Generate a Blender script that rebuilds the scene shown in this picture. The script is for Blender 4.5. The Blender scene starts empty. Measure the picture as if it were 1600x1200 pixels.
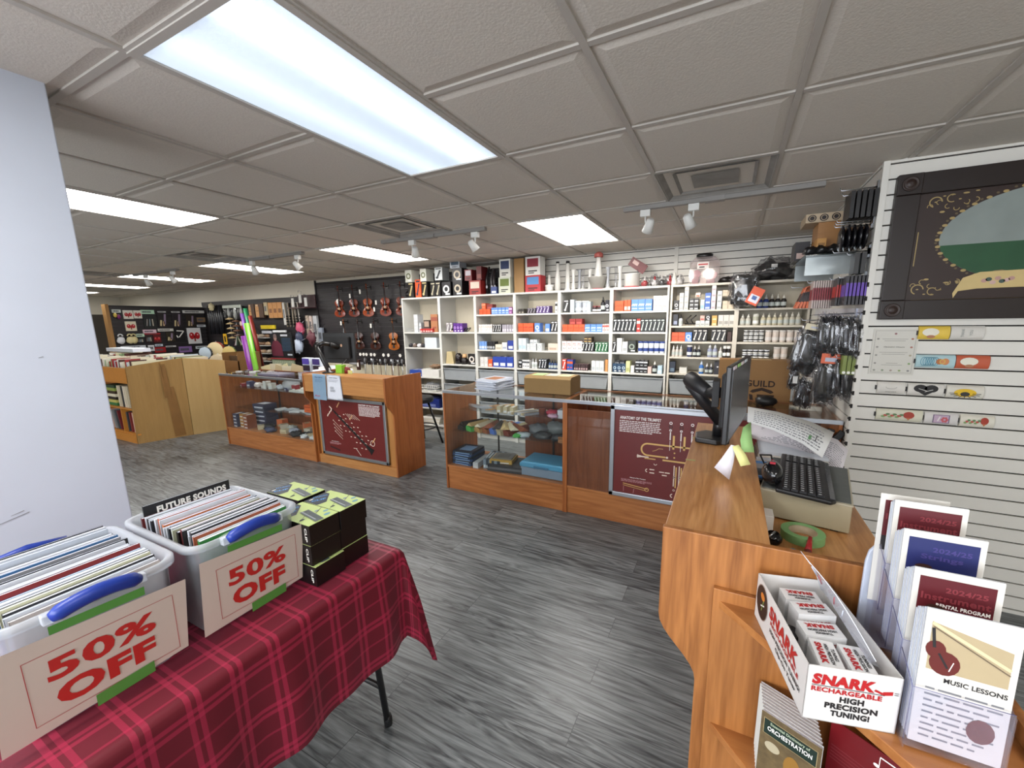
import bpy, bmesh, math, random
from mathutils import Vector, Matrix, noise
sc = bpy.context.scene
COL = sc.collection
PI = math.pi
# ------------------------------------------------------------------ camera, world, exposure
cam_d = bpy.data.cameras.new('camera'); cam = bpy.data.objects.new('camera', cam_d); COL.objects.link(cam)
cam_d.sensor_width = 36; cam_d.lens = 636.2/1600*36; cam_d.clip_start = .02; cam_d.clip_end = 60
cam_d.shift_x = -18.2/1600; cam_d.shift_y = 20.2/1600
_yaw, _pit, _rol = .4665, -.1827, .0134
_M = Matrix.Rotation(_yaw, 3, 'Z') @ Matrix.Rotation(_pit, 3, 'X') @ Matrix.Rotation(_rol, 3, 'Y')
_r, _f, _u = _M.col[0], _M.col[1], _M.col[2]
cam.matrix_world = Matrix(((_r.x, _u.x, -_f.x, 0), (_r.y, _u.y, -_f.y, 0), (_r.z, _u.z, -_f.z, 1.6), (0, 0, 0, 1)))
sc.camera = cam
sc.view_settings.view_transform = 'Standard'; sc.view_settings.look = 'None'
sc.view_settings.gamma = 1; sc.view_settings.exposure = EXPO = 0.45
sc.view_settings.use_curve_mapping = False
w = bpy.data.worlds.new('world'); sc.world = w; w.use_nodes = True
w.node_tree.nodes['Background'].inputs[0].default_value = (.62, .76, 1, 1)
w.node_tree.nodes['Background'].inputs[1].default_value = 1.6
CH = 2.403                       # ceiling height
GX, GY, TS = -1.6655, .708, .6096  # ceiling grid
PANEL = 16                      # radiance of the ceiling light diffusers
_ad = bpy.data.lights.new('shop_window_daylight', 'AREA'); _ad.shape = 'RECTANGLE'; _ad.size = 5.6; _ad.size_y = 1.7
_ad.energy = 190; _ad.color = (.95, .97, 1)
_ao = bpy.data.objects.new('shop_window_daylight', _ad); COL.objects.link(_ao)
_ao.location = (-1.5, -3.42, 1.45); _ao.rotation_euler = (PI/2, 0, 0)
# ------------------------------------------------------------------ materials
def lin(c): return c/12.92 if c <= .04045 else ((c+.055)/1.055)**2.4
def hx(h):
    if isinstance(h, str): h = int(h, 16)
    return (lin((h >> 16 & 255)/255), lin((h >> 8 & 255)/255), lin((h & 255)/255), 1)
_mc = {}
def newmat(name):
    m = bpy.data.materials.new(name); m.use_nodes = True
    return m, m.node_tree.nodes, m.node_tree.links, m.node_tree.nodes['Principled BSDF']
def mat(h, rough=.5, metal=0, var=.06, scale=25, bump=0, emit=0, spec=.5, coat=0):
    """plain procedural paint/plastic/card colour with a little noise variation"""
    k = (h, rough, metal, var, scale, bump, emit, spec, coat)
    if k in _mc: return _mc[k]
    m, n, l, p = newmat('m_%s' % (h if isinstance(h, str) else '%06x' % h))
    p.inputs['Roughness'].default_value = rough; p.inputs['Metallic'].default_value = metal
    p.inputs['Specular IOR Level'].default_value = spec; p.inputs['Coat Weight'].default_value = coat
    c = hx(h)
    tc = n.new('ShaderNodeTexCoord'); no = n.new('ShaderNodeTexNoise'); no.inputs['Scale'].default_value = scale
    no.inputs['Detail'].default_value = 3
    l.new(tc.outputs['Object'], no.inputs['Vector'])
    mx = n.new('ShaderNodeMix'); mx.data_type = 'RGBA'
    mx.inputs[6].default_value = tuple(x*(1-var) for x in c[:3])+(1,)
    mx.inputs[7].default_value = tuple(min(1, x*(1+var)) for x in c[:3])+(1,)
    l.new(no.outputs['Fac'], mx.inputs[0]); l.new(mx.outputs[2], p.inputs['Base Color'])
    if bump:
        b = n.new('ShaderNodeBump'); b.inputs['Strength'].default_value = bump; b.inputs['Distance'].default_value = .01
        l.new(no.outputs['Fac'], b.inputs['Height']); l.new(b.outputs[0], p.inputs['Normal'])
    if emit:
        p.inputs['Emission Color'].default_value = c; p.inputs['Emission Strength'].default_value = emit
    _mc[k] = m; return m
def wood(name, c1, c2, axis='Z', rough=.38, sc1=1.0, ring=1.0):
    """laminate with grain running along axis"""
    m, n, l, p = newmat(name)
    tc = n.new('ShaderNodeTexCoord'); mp = n.new('ShaderNodeMapping')
    s = [9, 9, 9]; s['XYZ'.index(axis)] = .55
    mp.inputs['Scale'].default_value = [v*sc1 for v in s]
    l.new(tc.outputs['Object'], mp.inputs['Vector'])
    no = n.new('ShaderNodeTexNoise'); no.inputs['Scale'].default_value = 1.3; no.inputs['Detail'].default_value = 4
    no.inputs['Distortion'].default_value = .8
    l.new(mp.outputs[0], no.inputs['Vector'])
    ml = n.new('ShaderNodeMath'); ml.operation = 'MULTIPLY'; ml.inputs[1].default_value = 9*ring
    l.new(no.outputs['Fac'], ml.inputs[0])
    fr = n.new('ShaderNodeMath'); fr.operation = 'PINGPONG'; fr.inputs[1].default_value = 1
    l.new(ml.outputs[0], fr.inputs[0])
    n2 = n.new('ShaderNodeTexNoise'); n2.inputs['Scale'].default_value = 14; n2.inputs['Detail'].default_value = 3
    l.new(mp.outputs[0], n2.inputs['Vector'])
    ad = n.new('ShaderNodeMath'); ad.operation = 'MULTIPLY_ADD'; ad.inputs[1].default_value = .5
    l.new(fr.outputs[0], ad.inputs[0])
    m2 = n.new('ShaderNodeMath'); m2.operation = 'MULTIPLY'; m2.inputs[1].default_value = .75
    l.new(n2.outputs['Fac'], m2.inputs[0]); l.new(m2.outputs[0], ad.inputs[2])
    mx = n.new('ShaderNodeMix'); mx.data_type = 'RGBA'; mx.inputs[6].default_value = hx(c1); mx.inputs[7].default_value = hx(c2)
    l.new(ad.outputs[0], mx.inputs[0]); l.new(mx.outputs[2], p.inputs['Base Color'])
    p.inputs['Roughness'].default_value = rough
    return m
def glassy(name, tint, diff=.0, rough=.03, dcol='ffffff', spec=.12):
    """thin clear sheet: transparent + fresnel gloss (+ a little milky diffuse)"""
    m = bpy.data.materials.new(name); m.use_nodes = True; n = m.node_tree.nodes; l = m.node_tree.links; n.clear()
    o = n.new('ShaderNodeOutputMaterial'); t = n.new('ShaderNodeBsdfTransparent'); t.inputs[0].default_value = hx(tint)
    g = n.new('ShaderNodeBsdfGlossy'); g.inputs['Roughness'].default_value = rough
    lw = n.new('ShaderNodeLayerWeight'); lw.inputs[0].default_value = .5   # Schlick reflectance, the same from both sides
    pw = n.new('ShaderNodeMath'); pw.operation = 'POWER'; pw.inputs[1].default_value = 5; l.new(lw.outputs['Facing'], pw.inputs[0])
    fr = n.new('ShaderNodeMath'); fr.operation = 'MULTIPLY_ADD'; fr.inputs[1].default_value = .8; fr.inputs[2].default_value = .02+spec*.15; l.new(pw.outputs[0], fr.inputs[0])
    mx = n.new('ShaderNodeMixShader'); l.new(fr.outputs[0], mx.inputs[0]); l.new(t.outputs[0], mx.inputs[1]); l.new(g.outputs[0], mx.inputs[2])
    out = mx
    if diff:
        no = n.new('ShaderNodeTexNoise'); no.inputs['Scale'].default_value = 12
        tcn = n.new('ShaderNodeTexCoord'); l.new(tcn.outputs['Object'], no.inputs['Vector'])
        d = n.new('ShaderNodeBsdfDiffuse'); d.inputs[0].default_value = hx(dcol)
        ma = n.new('ShaderNodeMath'); ma.operation = 'MULTIPLY_ADD'; ma.inputs[1].default_value = .12; ma.inputs[2].default_value = diff-.06
        l.new(no.outputs['Fac'], ma.inputs[0])
        m2 = n.new('ShaderNodeMixShader'); l.new(ma.outputs[0], m2.inputs[0]); l.new(mx.outputs[0], m2.inputs[1]); l.new(d.outputs[0], m2.inputs[2]); out = m2
    l.new(out.outputs[0], o.inputs[0]); return m
GLASS = glassy('clear_glass', 'fafcfb'); FROST = glassy('milky_plastic', 'f4f7fb', .3, .25, 'f0f4fa')
CLEARP = glassy('clear_plastic', 'f2f2f6', .1, .06, 'e8ecf4'); BAG = glassy('clear_bag', 'f0f0f2', .03, .1, 'dddddd', .3)
ACRY = glassy('acrylic', 'fafaff', .03, .03, 'eceef8', .2)
GREYBIN = glassy('grey_plastic', '9aa0a6', .75, .3, 'a6acb0')
WX = wood('cherry_laminate_x', 'b87a46', '90562b', 'X'); WY = wood('cherry_laminate_y', 'cf8a48', 'b06c31', 'Y'); WZ = wood('cherry_laminate_z', 'b06c38', '864a22', 'Z')
HZ = wood('honey_laminate_z', 'bd874e', 'a6713c', 'Z'); HX = wood('honey_laminate_x', 'bf8a52', 'a57040', 'X')
BZ = wood('brown_laminate_z', '8a4f2c', '683419', 'Z'); BX = wood('brown_laminate_x', '7d4c2a', '5c351b', 'X')
PLY = wood('raw_plywood', 'a07c44', '8c6a38', 'Z', .6, .6, .6); PLY2 = wood('raw_plywood_pale', 'ac8e5a', 'a0804c', 'Z', .6, .6, .5)
WHT = mat('dcdcd8', .5, var=.03); CREAM = mat('d8d2c2', .6, var=.03); BLK = mat('141416', .35); MBLK = mat('101012', .6)
STEEL = mat('b8bcc2', .28, 1, .05); ALU = mat('aeb2b8', .35, .9, .05); PAPER = mat('e4e2dc', .7, var=.03); PAPERB = mat('d6dde8', .7, var=.04)
PAGES = mat('dcdde0', .8, var=.12, scale=260); CARD = mat('9c7848', .75, var=.08); RED = mat('b01c22', .45); INK = mat('1c1a1c', .6)
MAROON = mat('641c1a', .45, var=.12, scale=8); GREEN = mat('4f8a3c', .5); TAPEG = mat('7fae72', .6); BLUEH = mat('1c3690', .35, var=.1)
# ------------------------------------------------------------------ mesh builder
class MB:
    def __init__(s): s.v = []; s.f = []; s.m = []; s.mats = []; s.sm = []; s.T = Matrix.Identity(4); s.uv = None
    def mi(s, m):
        if m not in s.mats: s.mats.append(m)
        return s.mats.index(m)
    def add(s, vs, fs, m, smooth=False):
        b = len(s.v); T = s.T; s.v += [T @ Vector(p) for p in vs]; i = s.mi(m)
        for f in fs: s.f.append([b+k for k in f]); s.m.append(i); s.sm.append(smooth)
        return s
    def box(s, x0, x1, y0, y1, z0, z1, m):
        if x0 > x1: x0, x1 = x1, x0
        if y0 > y1: y0, y1 = y1, y0
        if z0 > z1: z0, z1 = z1, z0
        return s.add([(x0,y0,z0),(x1,y0,z0),(x1,y1,z0),(x0,y1,z0),(x0,y0,z1),(x1,y0,z1),(x1,y1,z1),(x0,y1,z1)],
              [(0,3,2,1),(4,5,6,7),(0,1,5,4),(1,2,6,5),(2,3,7,6),(3,0,4,7)], m)
    def prism(s, pts, a, b, m, axis='Y', smooth=False):
        """2D outline extruded from a to b along axis; pts are (x,z) for Y, (y,z) for X, (x,y) for Z"""
        f = {'Y': lambda p, t: (p[0], t, p[1]), 'X': lambda p, t: (t, p[0], p[1]), 'Z': lambda p, t: (p[0], p[1], t)}[axis]
        n = len(pts); ar = sum(pts[i][0]*pts[(i+1) % n][1]-pts[(i+1) % n][0]*pts[i][1] for i in range(n))
        if (ar < 0) != (axis == 'Y'): pts = pts[::-1]
        if b < a: a, b = b, a
        vs = [f(p, a) for p in pts]+[f(p, b) for p in pts]
        s.add(vs, [tuple(range(n))[::-1], tuple(range(n, 2*n))], m)
        b0 = len(s.v)-2*n; i = s.mi(m)
        for k in range(n):
            q = (k+1) % n; s.f.append([b0+k, b0+q, b0+n+q, b0+n+k]); s.m.append(i); s.sm.append(smooth)
        return s
    def lathe(s, prof, c, m, n=16, axis='Z', smooth=True, cap=True):
        vs = []; fs = []
        for r, z in prof:
            for k in range(n):
                a = 2*PI*k/n; x, y = r*math.cos(a), r*math.sin(a)
                vs.append({'Z': (x, y, z), 'Y': (x, z, -y), 'X': (z, x, y)}[axis])
        for j in range(len(prof)-1):
            for k in range(n): q = (k+1) % n; fs.append((j*n+k, j*n+q, (j+1)*n+q, (j+1)*n+k))
        vs = [(p[0]+c[0], p[1]+c[1], p[2]+c[2]) for p in vs]
        s.add(vs, fs, m, smooth)
        if cap:
            L = len(s.v)-len(vs); i = s.mi(m)
            s.f.append([L+k for k in range(n)][::-1]); s.m.append(i); s.sm.append(False)
            s.f.append([L+(len(prof)-1)*n+k for k in range(n)]); s.m.append(i); s.sm.append(False)
        return s
    def tube(s, pts, r, m, n=8, closed=False):
        pts = [Vector(p) for p in pts]; N = len(pts); vs = []; fs = []
        rr = r if isinstance(r, (list, tuple)) else [r]*N
        up = Vector((0, 0, 1)); prev = None
        for i, p in enumerate(pts):
            if closed: t = pts[(i+1) % N]-pts[i-1]
            else: t = pts[min(i+1, N-1)]-pts[max(i-1, 0)]
            if t.length < 1e-9: t = Vector((0, 0, 1))
            t.normalize()
            a = prev if prev is not None else (up if abs(t.z) < .95 else Vector((1, 0, 0)))
            x = (a-t*a.dot(t))
            if x.length < 1e-5: x = t.orthogonal()
            x.normalize(); prev = x; y = t.cross(x)
            for k in range(n):
                g = 2*PI*k/n; vs.append(tuple(p+(x*math.cos(g)+y*math.sin(g))*rr[i]))
        for j in range(N if closed else N-1):
            q = (j+1) % N
            for k in range(n): e = (k+1) % n; fs.append((j*n+k, j*n+e, q*n+e, q*n+k))
        if not closed: fs += [tuple(range(n))[::-1], tuple((N-1)*n+k for k in range(n))]
        return s.add(vs, fs, m, True)
    def blob(s, c, r, m, seed=0, amp=.18, fr=2.2, n=14, flat=None, sq=1, fold=0):
        """lumpy closed ellipsoid"""
        vs = []; fs = []; nn = n//2+1
        for j in range(nn+1):
            th = PI*j/nn
            for k in range(n):
                ph = 2*PI*k/n; d = Vector((math.sin(th)*math.cos(ph), math.sin(th)*math.sin(ph), math.cos(th)))
                q = 1+amp*noise.noise(d*fr+Vector((seed*3.7, seed*1.3, 0)))*2
                if fold: q *= 1+fold*math.sin(ph*7+seed+3*d.z)*math.sin(th)+fold*.6*math.sin(d.z*11+ph*3+seed)
                if sq != 1: d = Vector([math.copysign(abs(t)**sq, t) for t in d])
                z = d.z*r[2]*q
                vs.append((c[0]+d.x*r[0]*q, c[1]+d.y*r[1]*q, c[2]+(max(z, flat) if flat is not None else z)))
        for j in range(nn):
            for k in range(n): e = (k+1) % n; fs.append((j*n+k, (j+1)*n+k, (j+1)*n+e, j*n+e))
        return s.add(vs, fs, m, True)
    def rect(s, F, x0, x1, y0, y1, m, off=.0006):
        """flat print on a surface frame F (columns right, up, normal)"""
        return s.add([F @ Vector((x, y, off)) for x, y in ((x0, y0), (x1, y0), (x1, y1), (x0, y1))], [(0, 1, 2, 3)], m)
    def poly(s, F, pts, m, off=.0006):
        return s.add([F @ Vector((x, y, off)) for x, y in pts], [tuple(range(len(pts)))], m)
    def disc(s, F, cx, cy, rx, ry, m, off=.0006, n=20, a0=0):
        return s.poly(F, [(cx+rx*math.cos(2*PI*k/n+a0), cy+ry*math.sin(2*PI*k/n+a0)) for k in range(n)], m, off)
    def ring(s, F, cx, cy, r, w, m, off=.0006, n=24, ry=None, a=0, b=2*PI):
        ry = ry or r; vs = []; full = abs(b-a-2*PI) < 1e-6
        for k in range(n+1):
            t = a+(b-a)*k/n
            for q in (0, 1): vs.append(F @ Vector((cx+(r-w*q)*math.cos(t), cy+(ry-w*q)*math.sin(t), off)))
        return s.add(vs, [(2*k+1, 2*k, 2*k+2, 2*k+3) for k in range(n)], m)
    def line(s, F, x0, y0, x1, y1, wd, m, off=.0007):
        d = Vector((x1-x0, y1-y0)); d.normalize(); nx, ny = -d.y*wd/2, d.x*wd/2
        return s.poly(F, [(x0-nx, y0-ny), (x1-nx, y1-ny), (x1+nx, y1+ny), (x0+nx, y0+ny)], m, off)
    def text(s, F, t, cx, cy, wd, ht, m, off=.001, bold=.02, rot=0, shear=0):
        me = textmesh(t, bold, shear)
        xs = [p[0] for p in me[0]]; ys = [p[1] for p in me[0]]
        if not xs: return s
        x0, x1, y0, y1 = min(xs), max(xs), min(ys), max(ys)
        sx = wd/max(x1-x0, 1e-6); sy = ht/max(y1-y0, 1e-6)
        c, q = math.cos(rot), math.sin(rot); vs = []
        for p in me[0]:
            x = (p[0]-(x0+x1)/2)*sx; y = (p[1]-(y0+y1)/2)*sy
            vs.append(F @ Vector((cx+x*c-y*q, cy+x*q+y*c, off)))
        return s.add(vs, me[1], m)
    def mesh(s, name, o=(0, 0, 0)):
        me = bpy.data.meshes.new(name); o = Vector(o)
        me.from_pydata([tuple(p-o) for p in s.v], [], s.f)
        for m in s.mats: me.materials.append(m)
        me.polygons.foreach_set('material_index', s.m); me.polygons.foreach_set('use_smooth', s.sm); me.update()
        if s.uv:
            ul = me.uv_layers.new(name='UVMap')
            for lp in me.loops: ul.data[lp.index].uv = s.uv[lp.vertex_index]
        return me
_tx = {}
def textmesh(t, bold, shear):
    k = (t, bold, shear)
    if k not in _tx:
        cu = bpy.data.curves.new('t', 'FONT'); cu.body = t; cu.size = 1; cu.offset = bold; cu.shear = shear; cu.resolution_u = 3; cu.space_character = 1+bold*1.6
        ob = bpy.data.objects.new('t', cu); COL.objects.link(ob)
        dg = bpy.context.evaluated_depsgraph_get(); me = bpy.data.meshes.new_from_object(ob.evaluated_get(dg))
        _tx[k] = ([tuple(v.co) for v in me.vertices], [tuple(p.vertices) for p in me.polygons])
        bpy.data.objects.remove(ob); bpy.data.curves.remove(cu); bpy.data.meshes.remove(me)
    return _tx[k]
def frame(o, r, u):
    r = Vector(r).normalized(); u = Vector(u).normalized(); nn = r.cross(u)
    return Matrix(((r.x, u.x, nn.x, o[0]), (r.y, u.y, nn.y, o[1]), (r.z, u.z, nn.z, o[2]), (0, 0, 0, 1)))
def FY(x, y, z): return frame((x, y, z), (1, 0, 0), (0, 0, 1))     # faces -Y
def FXp(x, y, z): return frame((x, y, z), (0, 1, 0), (0, 0, 1))    # faces +X
def FXm(x, y, z): return frame((x, y, z), (0, -1, 0), (0, 0, 1))   # faces -X
def FU(x, y, z): return frame((x, y, z), (1, 0, 0), (0, 1, 0))     # faces up
# ------------------------------------------------------------------ objects
def tag(o, label=None, cat=None, group=None, kind=None):
    if label: o['label'] = label
    if cat: o['category'] = cat
    if group: o['group'] = group
    if kind: o['kind'] = kind
    return o
def thing(name, label, cat, loc, rz=0, group=None):
    o = bpy.data.objects.new(name, None); o.empty_display_size = .05; COL.objects.link(o); o.location = loc; o.rotation_euler = (0, 0, rz)
    return tag(o, label, cat, group)
def bev(o, b, seg=2):
    if b:
        md = o.modifiers.new('bevel', 'BEVEL'); md.width = b; md.segments = seg; md.limit_method = 'ANGLE'; md.angle_limit = .7
    return o
def part(par, name, mb, bevel=0, label=None, local=False):
    """mesh child; its geometry is in world coordinates unless local"""
    o0 = (0, 0, 0) if local else wloc(par)
    o = bpy.data.objects.new(name, mb.mesh(name, o0)); COL.objects.link(o); o.parent = par
    if label: o['label'] = label
    return bev(o, bevel)
def wloc(o):
    v = Vector(o.location)
    while o.parent: o = o.parent; v += Vector(o.location)
    return v
def solo(name, label, cat, mb, loc=(0, 0, 0), rz=0, group=None, bevel=0, local=False):
    o = bpy.data.objects.new(name, mb.mesh(name, (0, 0, 0) if local else loc)); COL.objects.link(o); o.location = loc; o.rotation_euler = (0, 0, rz)
    return bev(tag(o, label, cat, group), bevel)
def struct(name, mb, bevel=0):
    o = bpy.data.objects.new(name, mb.mesh(name)); COL.objects.link(o); o['kind'] = 'structure'; return bev(o, bevel)
def copy_tree(o, parent=None):
    c = o.copy(); COL.objects.link(c); c.parent = parent
    for ch in list(o.children): copy_tree(ch, c)
    return c
# ------------------------------------------------------------------ the room shell
def floor_mat():
    m, n, l, p = newmat('grey_wood_planks')
    tc = n.new('ShaderNodeTexCoord'); mp = n.new('ShaderNodeMapping'); l.new(tc.outputs['Object'], mp.inputs['Vector'])
    br = n.new('ShaderNodeTexBrick'); br.offset = .37; br.inputs['Scale'].default_value = 1
    br.inputs['Brick Width'].default_value = 1.22; br.inputs['Row Height'].default_value = .152; br.inputs['Mortar Size'].default_value = .0012
    br.inputs['Color1'].default_value = (0, 0, 0, 1); br.inputs['Color2'].default_value = (1, 1, 1, 1); br.inputs['Mortar'].default_value = (0, 0, 0, 1)
    l.new(mp.outputs[0], br.inputs['Vector'])
    # per plank offset drives the grain so that it breaks at plank ends
    m2 = n.new('ShaderNodeMapping'); m2.inputs['Scale'].default_value = (1.1, 13, 1); l.new(tc.outputs['Object'], m2.inputs['Vector'])
    cx = n.new('ShaderNodeVectorMath'); cx.operation = 'MULTIPLY_ADD'; cx.inputs[1].default_value = (7, 5, 3)
    l.new(br.outputs['Color'], cx.inputs[0]); l.new(m2.outputs[0], cx.inputs[2])
    no = n.new('ShaderNodeTexNoise'); no.inputs['Scale'].default_value = 1.1; no.inputs['Detail'].default_value = 6; no.inputs['Distortion'].default_value = 1.2
    l.new(cx.outputs[0], no.inputs['Vector'])
    ml = n.new('ShaderNodeMath'); ml.operation = 'MULTIPLY'; ml.inputs[1].default_value = 11; l.new(no.outputs['Fac'], ml.inputs[0])
    pp = n.new('ShaderNodeMath'); pp.operation = 'PINGPONG'; pp.inputs[1].default_value = 1; l.new(ml.outputs[0], pp.inputs[0])
    n2 = n.new('ShaderNodeTexNoise'); n2.inputs['Scale'].default_value = 6; n2.inputs['Detail'].default_value = 5; l.new(cx.outputs[0], n2.inputs['Vector'])
    a1 = n.new('ShaderNodeMath'); a1.operation = 'MULTIPLY_ADD'; a1.inputs[1].default_value = .28; l.new(pp.outputs[0], a1.inputs[0])
    a0 = n.new('ShaderNodeMath'); a0.operation = 'MULTIPLY'; a0.inputs[1].default_value = .6; l.new(n2.outputs['Fac'], a0.inputs[0]); l.new(a0.outputs[0], a1.inputs[2])
    sp = n.new('ShaderNodeSeparateColor'); l.new(br.outputs['Color'], sp.inputs[0])
    a2 = n.new('ShaderNodeMath'); a2.operation = 'MULTIPLY_ADD'; a2.inputs[1].default_value = .16; l.new(sp.outputs[0], a2.inputs[0]); l.new(a1.outputs[0], a2.inputs[2])
    rp = n.new('ShaderNodeValToRGB'); e = rp.color_ramp.elements; e[0].position = .27; e[0].color = hx('2c2e31'); e[1].position = .82; e[1].color = hx('868b8c')
    l.new(a2.outputs[0], rp.inputs[0])
    mx = n.new('ShaderNodeMix'); mx.data_type = 'RGBA'; mx.inputs[7].default_value = hx('303235'); l.new(br.outputs['Fac'], mx.inputs[0]); l.new(rp.outputs[0], mx.inputs[6])
    l.new(mx.outputs[2], p.inputs['Base Color'])
    p.inputs['Roughness'].default_value = .36
    b = n.new('ShaderNodeBump'); b.inputs['Strength'].default_value = .25; b.inputs['Distance'].default_value = .004
    l.new(a1.outputs[0], b.inputs['Height']); l.new(b.outputs[0], p.inputs['Normal'])
    return m
XR, XL, YF, YB = 3.0, -15.0, -3.5, 5.28
fl = MB().box(XL, XR, YF, YB+.1, -.06, 0, floor_mat()); struct('floor', fl)
TILE = mat('cbc4ba', .9, var=.09, scale=140, bump=.12); TBAR = mat('b4aea6', .6, var=.05)
cl = MB().box(XL, XR, YF, YB+.1, CH+.02, CH+.08, TILE)
LIGHTS = [(0, 0), (-4, 0), (0, 4), (-4, 4), (-8, 4), (-12, 4), (-16, 4), (-20, 4), (0, -3), (4, -3), (-4, -4), (-8, -4), (-12, -2), (-16, -2)]  # entries behind the camera are unseen panels, added to brighten the foreground
LIT = {}
for i, j in LIGHTS: LIT[(i, j)] = LIT[(i, j+1)] = 1
VENTS = [(-2, 3), (2, 3), (-7, 3), (-12, 3)]
for v_ in VENTS: LIT[v_] = 1
rt = random.Random(5)
for i in range(-22, 8):
    for j in range(-7, 8):
        x, y = GX+i*TS, GY+j*TS
        if (i, j) in LIT or x+TS < XL or y > YB or x > XR or y+TS < YF: continue
        g = .0115; s1 = [rt.uniform(-.003, .0) for _ in range(4)]
        x0, x1, y0, y1 = x+g, x+TS-g, y+g, min(y+TS-g, YB)
        # slightly warped lay-in tile with a sloping pressed edge
        e = .04; zc = CH+.002; zs = CH+.008
        vs = [(x0, y0, zs), (x1, y0, zs), (x1, y1, zs), (x0, y1, zs),
              (x0+e, y0+e, zc+s1[0]), (x1-e, y0+e, zc+s1[1]), (x1-e, y1-e, zc+s1[2]), (x0+e, y1-e, zc+s1[3])]
        cl.add(vs, [(1, 0, 4, 5), (2, 1, 5, 6), (3, 2, 6, 7), (0, 3, 7, 4), (5, 4, 7, 6)][::1], TILE)
for i in range(-22, 9):
    x = GX+i*TS
    if XL < x < XR: cl.box(x-.0115, x+.0115, YF, YB, CH, CH+.02, TBAR)
for j in range(-7, 9):
    y = GY+j*TS
    if YF < y < YB:
        for i in range(-22, 8):
            if not any((i, j) == (a, b+1) for a, b in LIGHTS): cl.box(GX+i*TS+.012, GX+(i+1)*TS-.012, y-.012, y+.012, CH+.0005, CH+.0195, TBAR)
struct('ceiling', cl)
WALLW = mat('cfc9ba', .7, var=.04, scale=4); PWHITE = mat('c0c7d4', .55, var=.04, scale=6)
struct('wall_left', MB().box(XL-.1, XL, YF, YB, 0, CH+.1, WALLW))
struct('wall_back', MB().box(XL, XR, YB, YB+.1, 0, CH+.1, WALLW))
struct('wall_far_right', MB().box(XR, XR+.1, YF, YB, 0, CH+.1, WALLW))
wf = MB(); wf.box(XL, -4.4, YF-.1, YF, 0, CH+.1, WALLW).box(1.4, XR, YF-.1, YF, 0, CH+.1, WALLW).box(-4.4, 1.4, YF-.1, YF, 0, .5, WALLW).box(-4.4, 1.4, YF-.1, YF, 2.35, CH+.1, WALLW)
struct('wall_front', wf)
wn = MB()
for x in (-4.4, -2.47, -.54, 1.36): wn.box(x, x+.04, YF-.07, YF-.02, .5, 2.35, ALU)
wn.box(-4.4, 1.4, YF-.07, YF-.02, .5, .54, ALU).box(-4.4, 1.4, YF-.07, YF-.02, 2.31, 2.35, ALU).box(-4.38, 1.38, YF-.05, YF-.044, .53, 2.32, GLASS)
struct('window_1', wn)
# slatwall: boards with real grooves
def slat(mb, F, x0, x1, z0, z1, board, groove, off=0, pitch=.0762, gap=.008, t=.013, base=.634):
    mb.add([F @ Vector((x, y, 0)) for x, y in ((x0, z0), (x1, z0), (x1, z1), (x0, z1))], [(0, 1, 2, 3)], groove)
    k = math.floor((z0-base)/pitch)
    while True:
        a, b = base+k*pitch+gap/2, base+(k+1)*pitch-gap/2; k += 1
        a = max(a, z0); b = min(b, z1)
        if a >= z1: break
        if b-a < .01: continue
        vs = []
        for d in (0, t):
            for x, y in ((x0, a), (x1, a), (x1, b), (x0, b)): vs.append(F @ Vector((x, y, d)))
        mb.add(vs, [(4, 5, 6, 7), (0, 1, 5, 4), (1, 2, 6, 5), (2, 3, 7, 6), (3, 0, 4, 7)], board)
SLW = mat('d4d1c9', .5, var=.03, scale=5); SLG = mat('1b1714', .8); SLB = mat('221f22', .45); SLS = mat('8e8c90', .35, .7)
wr = MB(); wr.box(.68, XR, 2.955, YB, 0, CH+.01, SLW)
slat(wr, FY(0, 2.9545, 0), .685, XR, 0, CH, SLW, SLG); slat(wr, FXm(.6795, 0, 0), -5.05, -2.96, 0, CH, SLW, SLG)
wr.box(.662, .69, 2.935, 2.965, 0, CH, SLW)
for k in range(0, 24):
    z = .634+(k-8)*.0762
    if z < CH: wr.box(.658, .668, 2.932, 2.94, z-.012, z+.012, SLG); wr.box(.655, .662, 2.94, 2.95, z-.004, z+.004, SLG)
struct('wall_right', wr)
wb = MB(); wb.box(-2.2, .68, 5.075, YB, 0, CH+.01, SLW); slat(wb, FY(0, 5.0745, 0), -2.2, .67, 0, CH, SLW, SLG, pitch=.0762)
wb.box(-.62, -.58, 5.05, 5.062, 0, CH, SLW)
struct('wall_back_slats', wb)
vb = MB(); slat(vb, FY(0, 5.2795, 0), -6.95, -2.2, .88, 2.36, SLB, SLS, gap=.005); slat(vb, FY(0, 5.2790, 0), -10.9, -6.95, .3, 2.09, SLB, mat('3a383a', .4), gap=.004)
vb.box(-6.97, -6.945, 5.25, 5.28, .3, 2.4, SLB).box(-10.9, -6.95, 5.26, 5.28, 2.06, 2.13, SLB)
struct('wall_back_black_slats', vb)
# pillar at the left
pm = PWHITE
struct('wall_pillar', MB().box(-2.55, -2.1, -.9, .655, 0, CH+.005, pm), .004)
sw = MB(); F = FXp(-2.0985, 0, 0)
for yy, zz, ww in ((.3, .96, .1), (.36, .985, .03), (.22, .93, .02), (.5, 1.5, .012), (.1, 1.12, .05)):
    sw.poly(F, [(yy, zz), (yy+ww, zz+ww*.22), (yy+ww, zz+ww*.22+.0025), (yy, zz+.0015)], mat('7c7c80', .7), .0006)
struct('trim_pillar_scuffs', sw)
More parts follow.
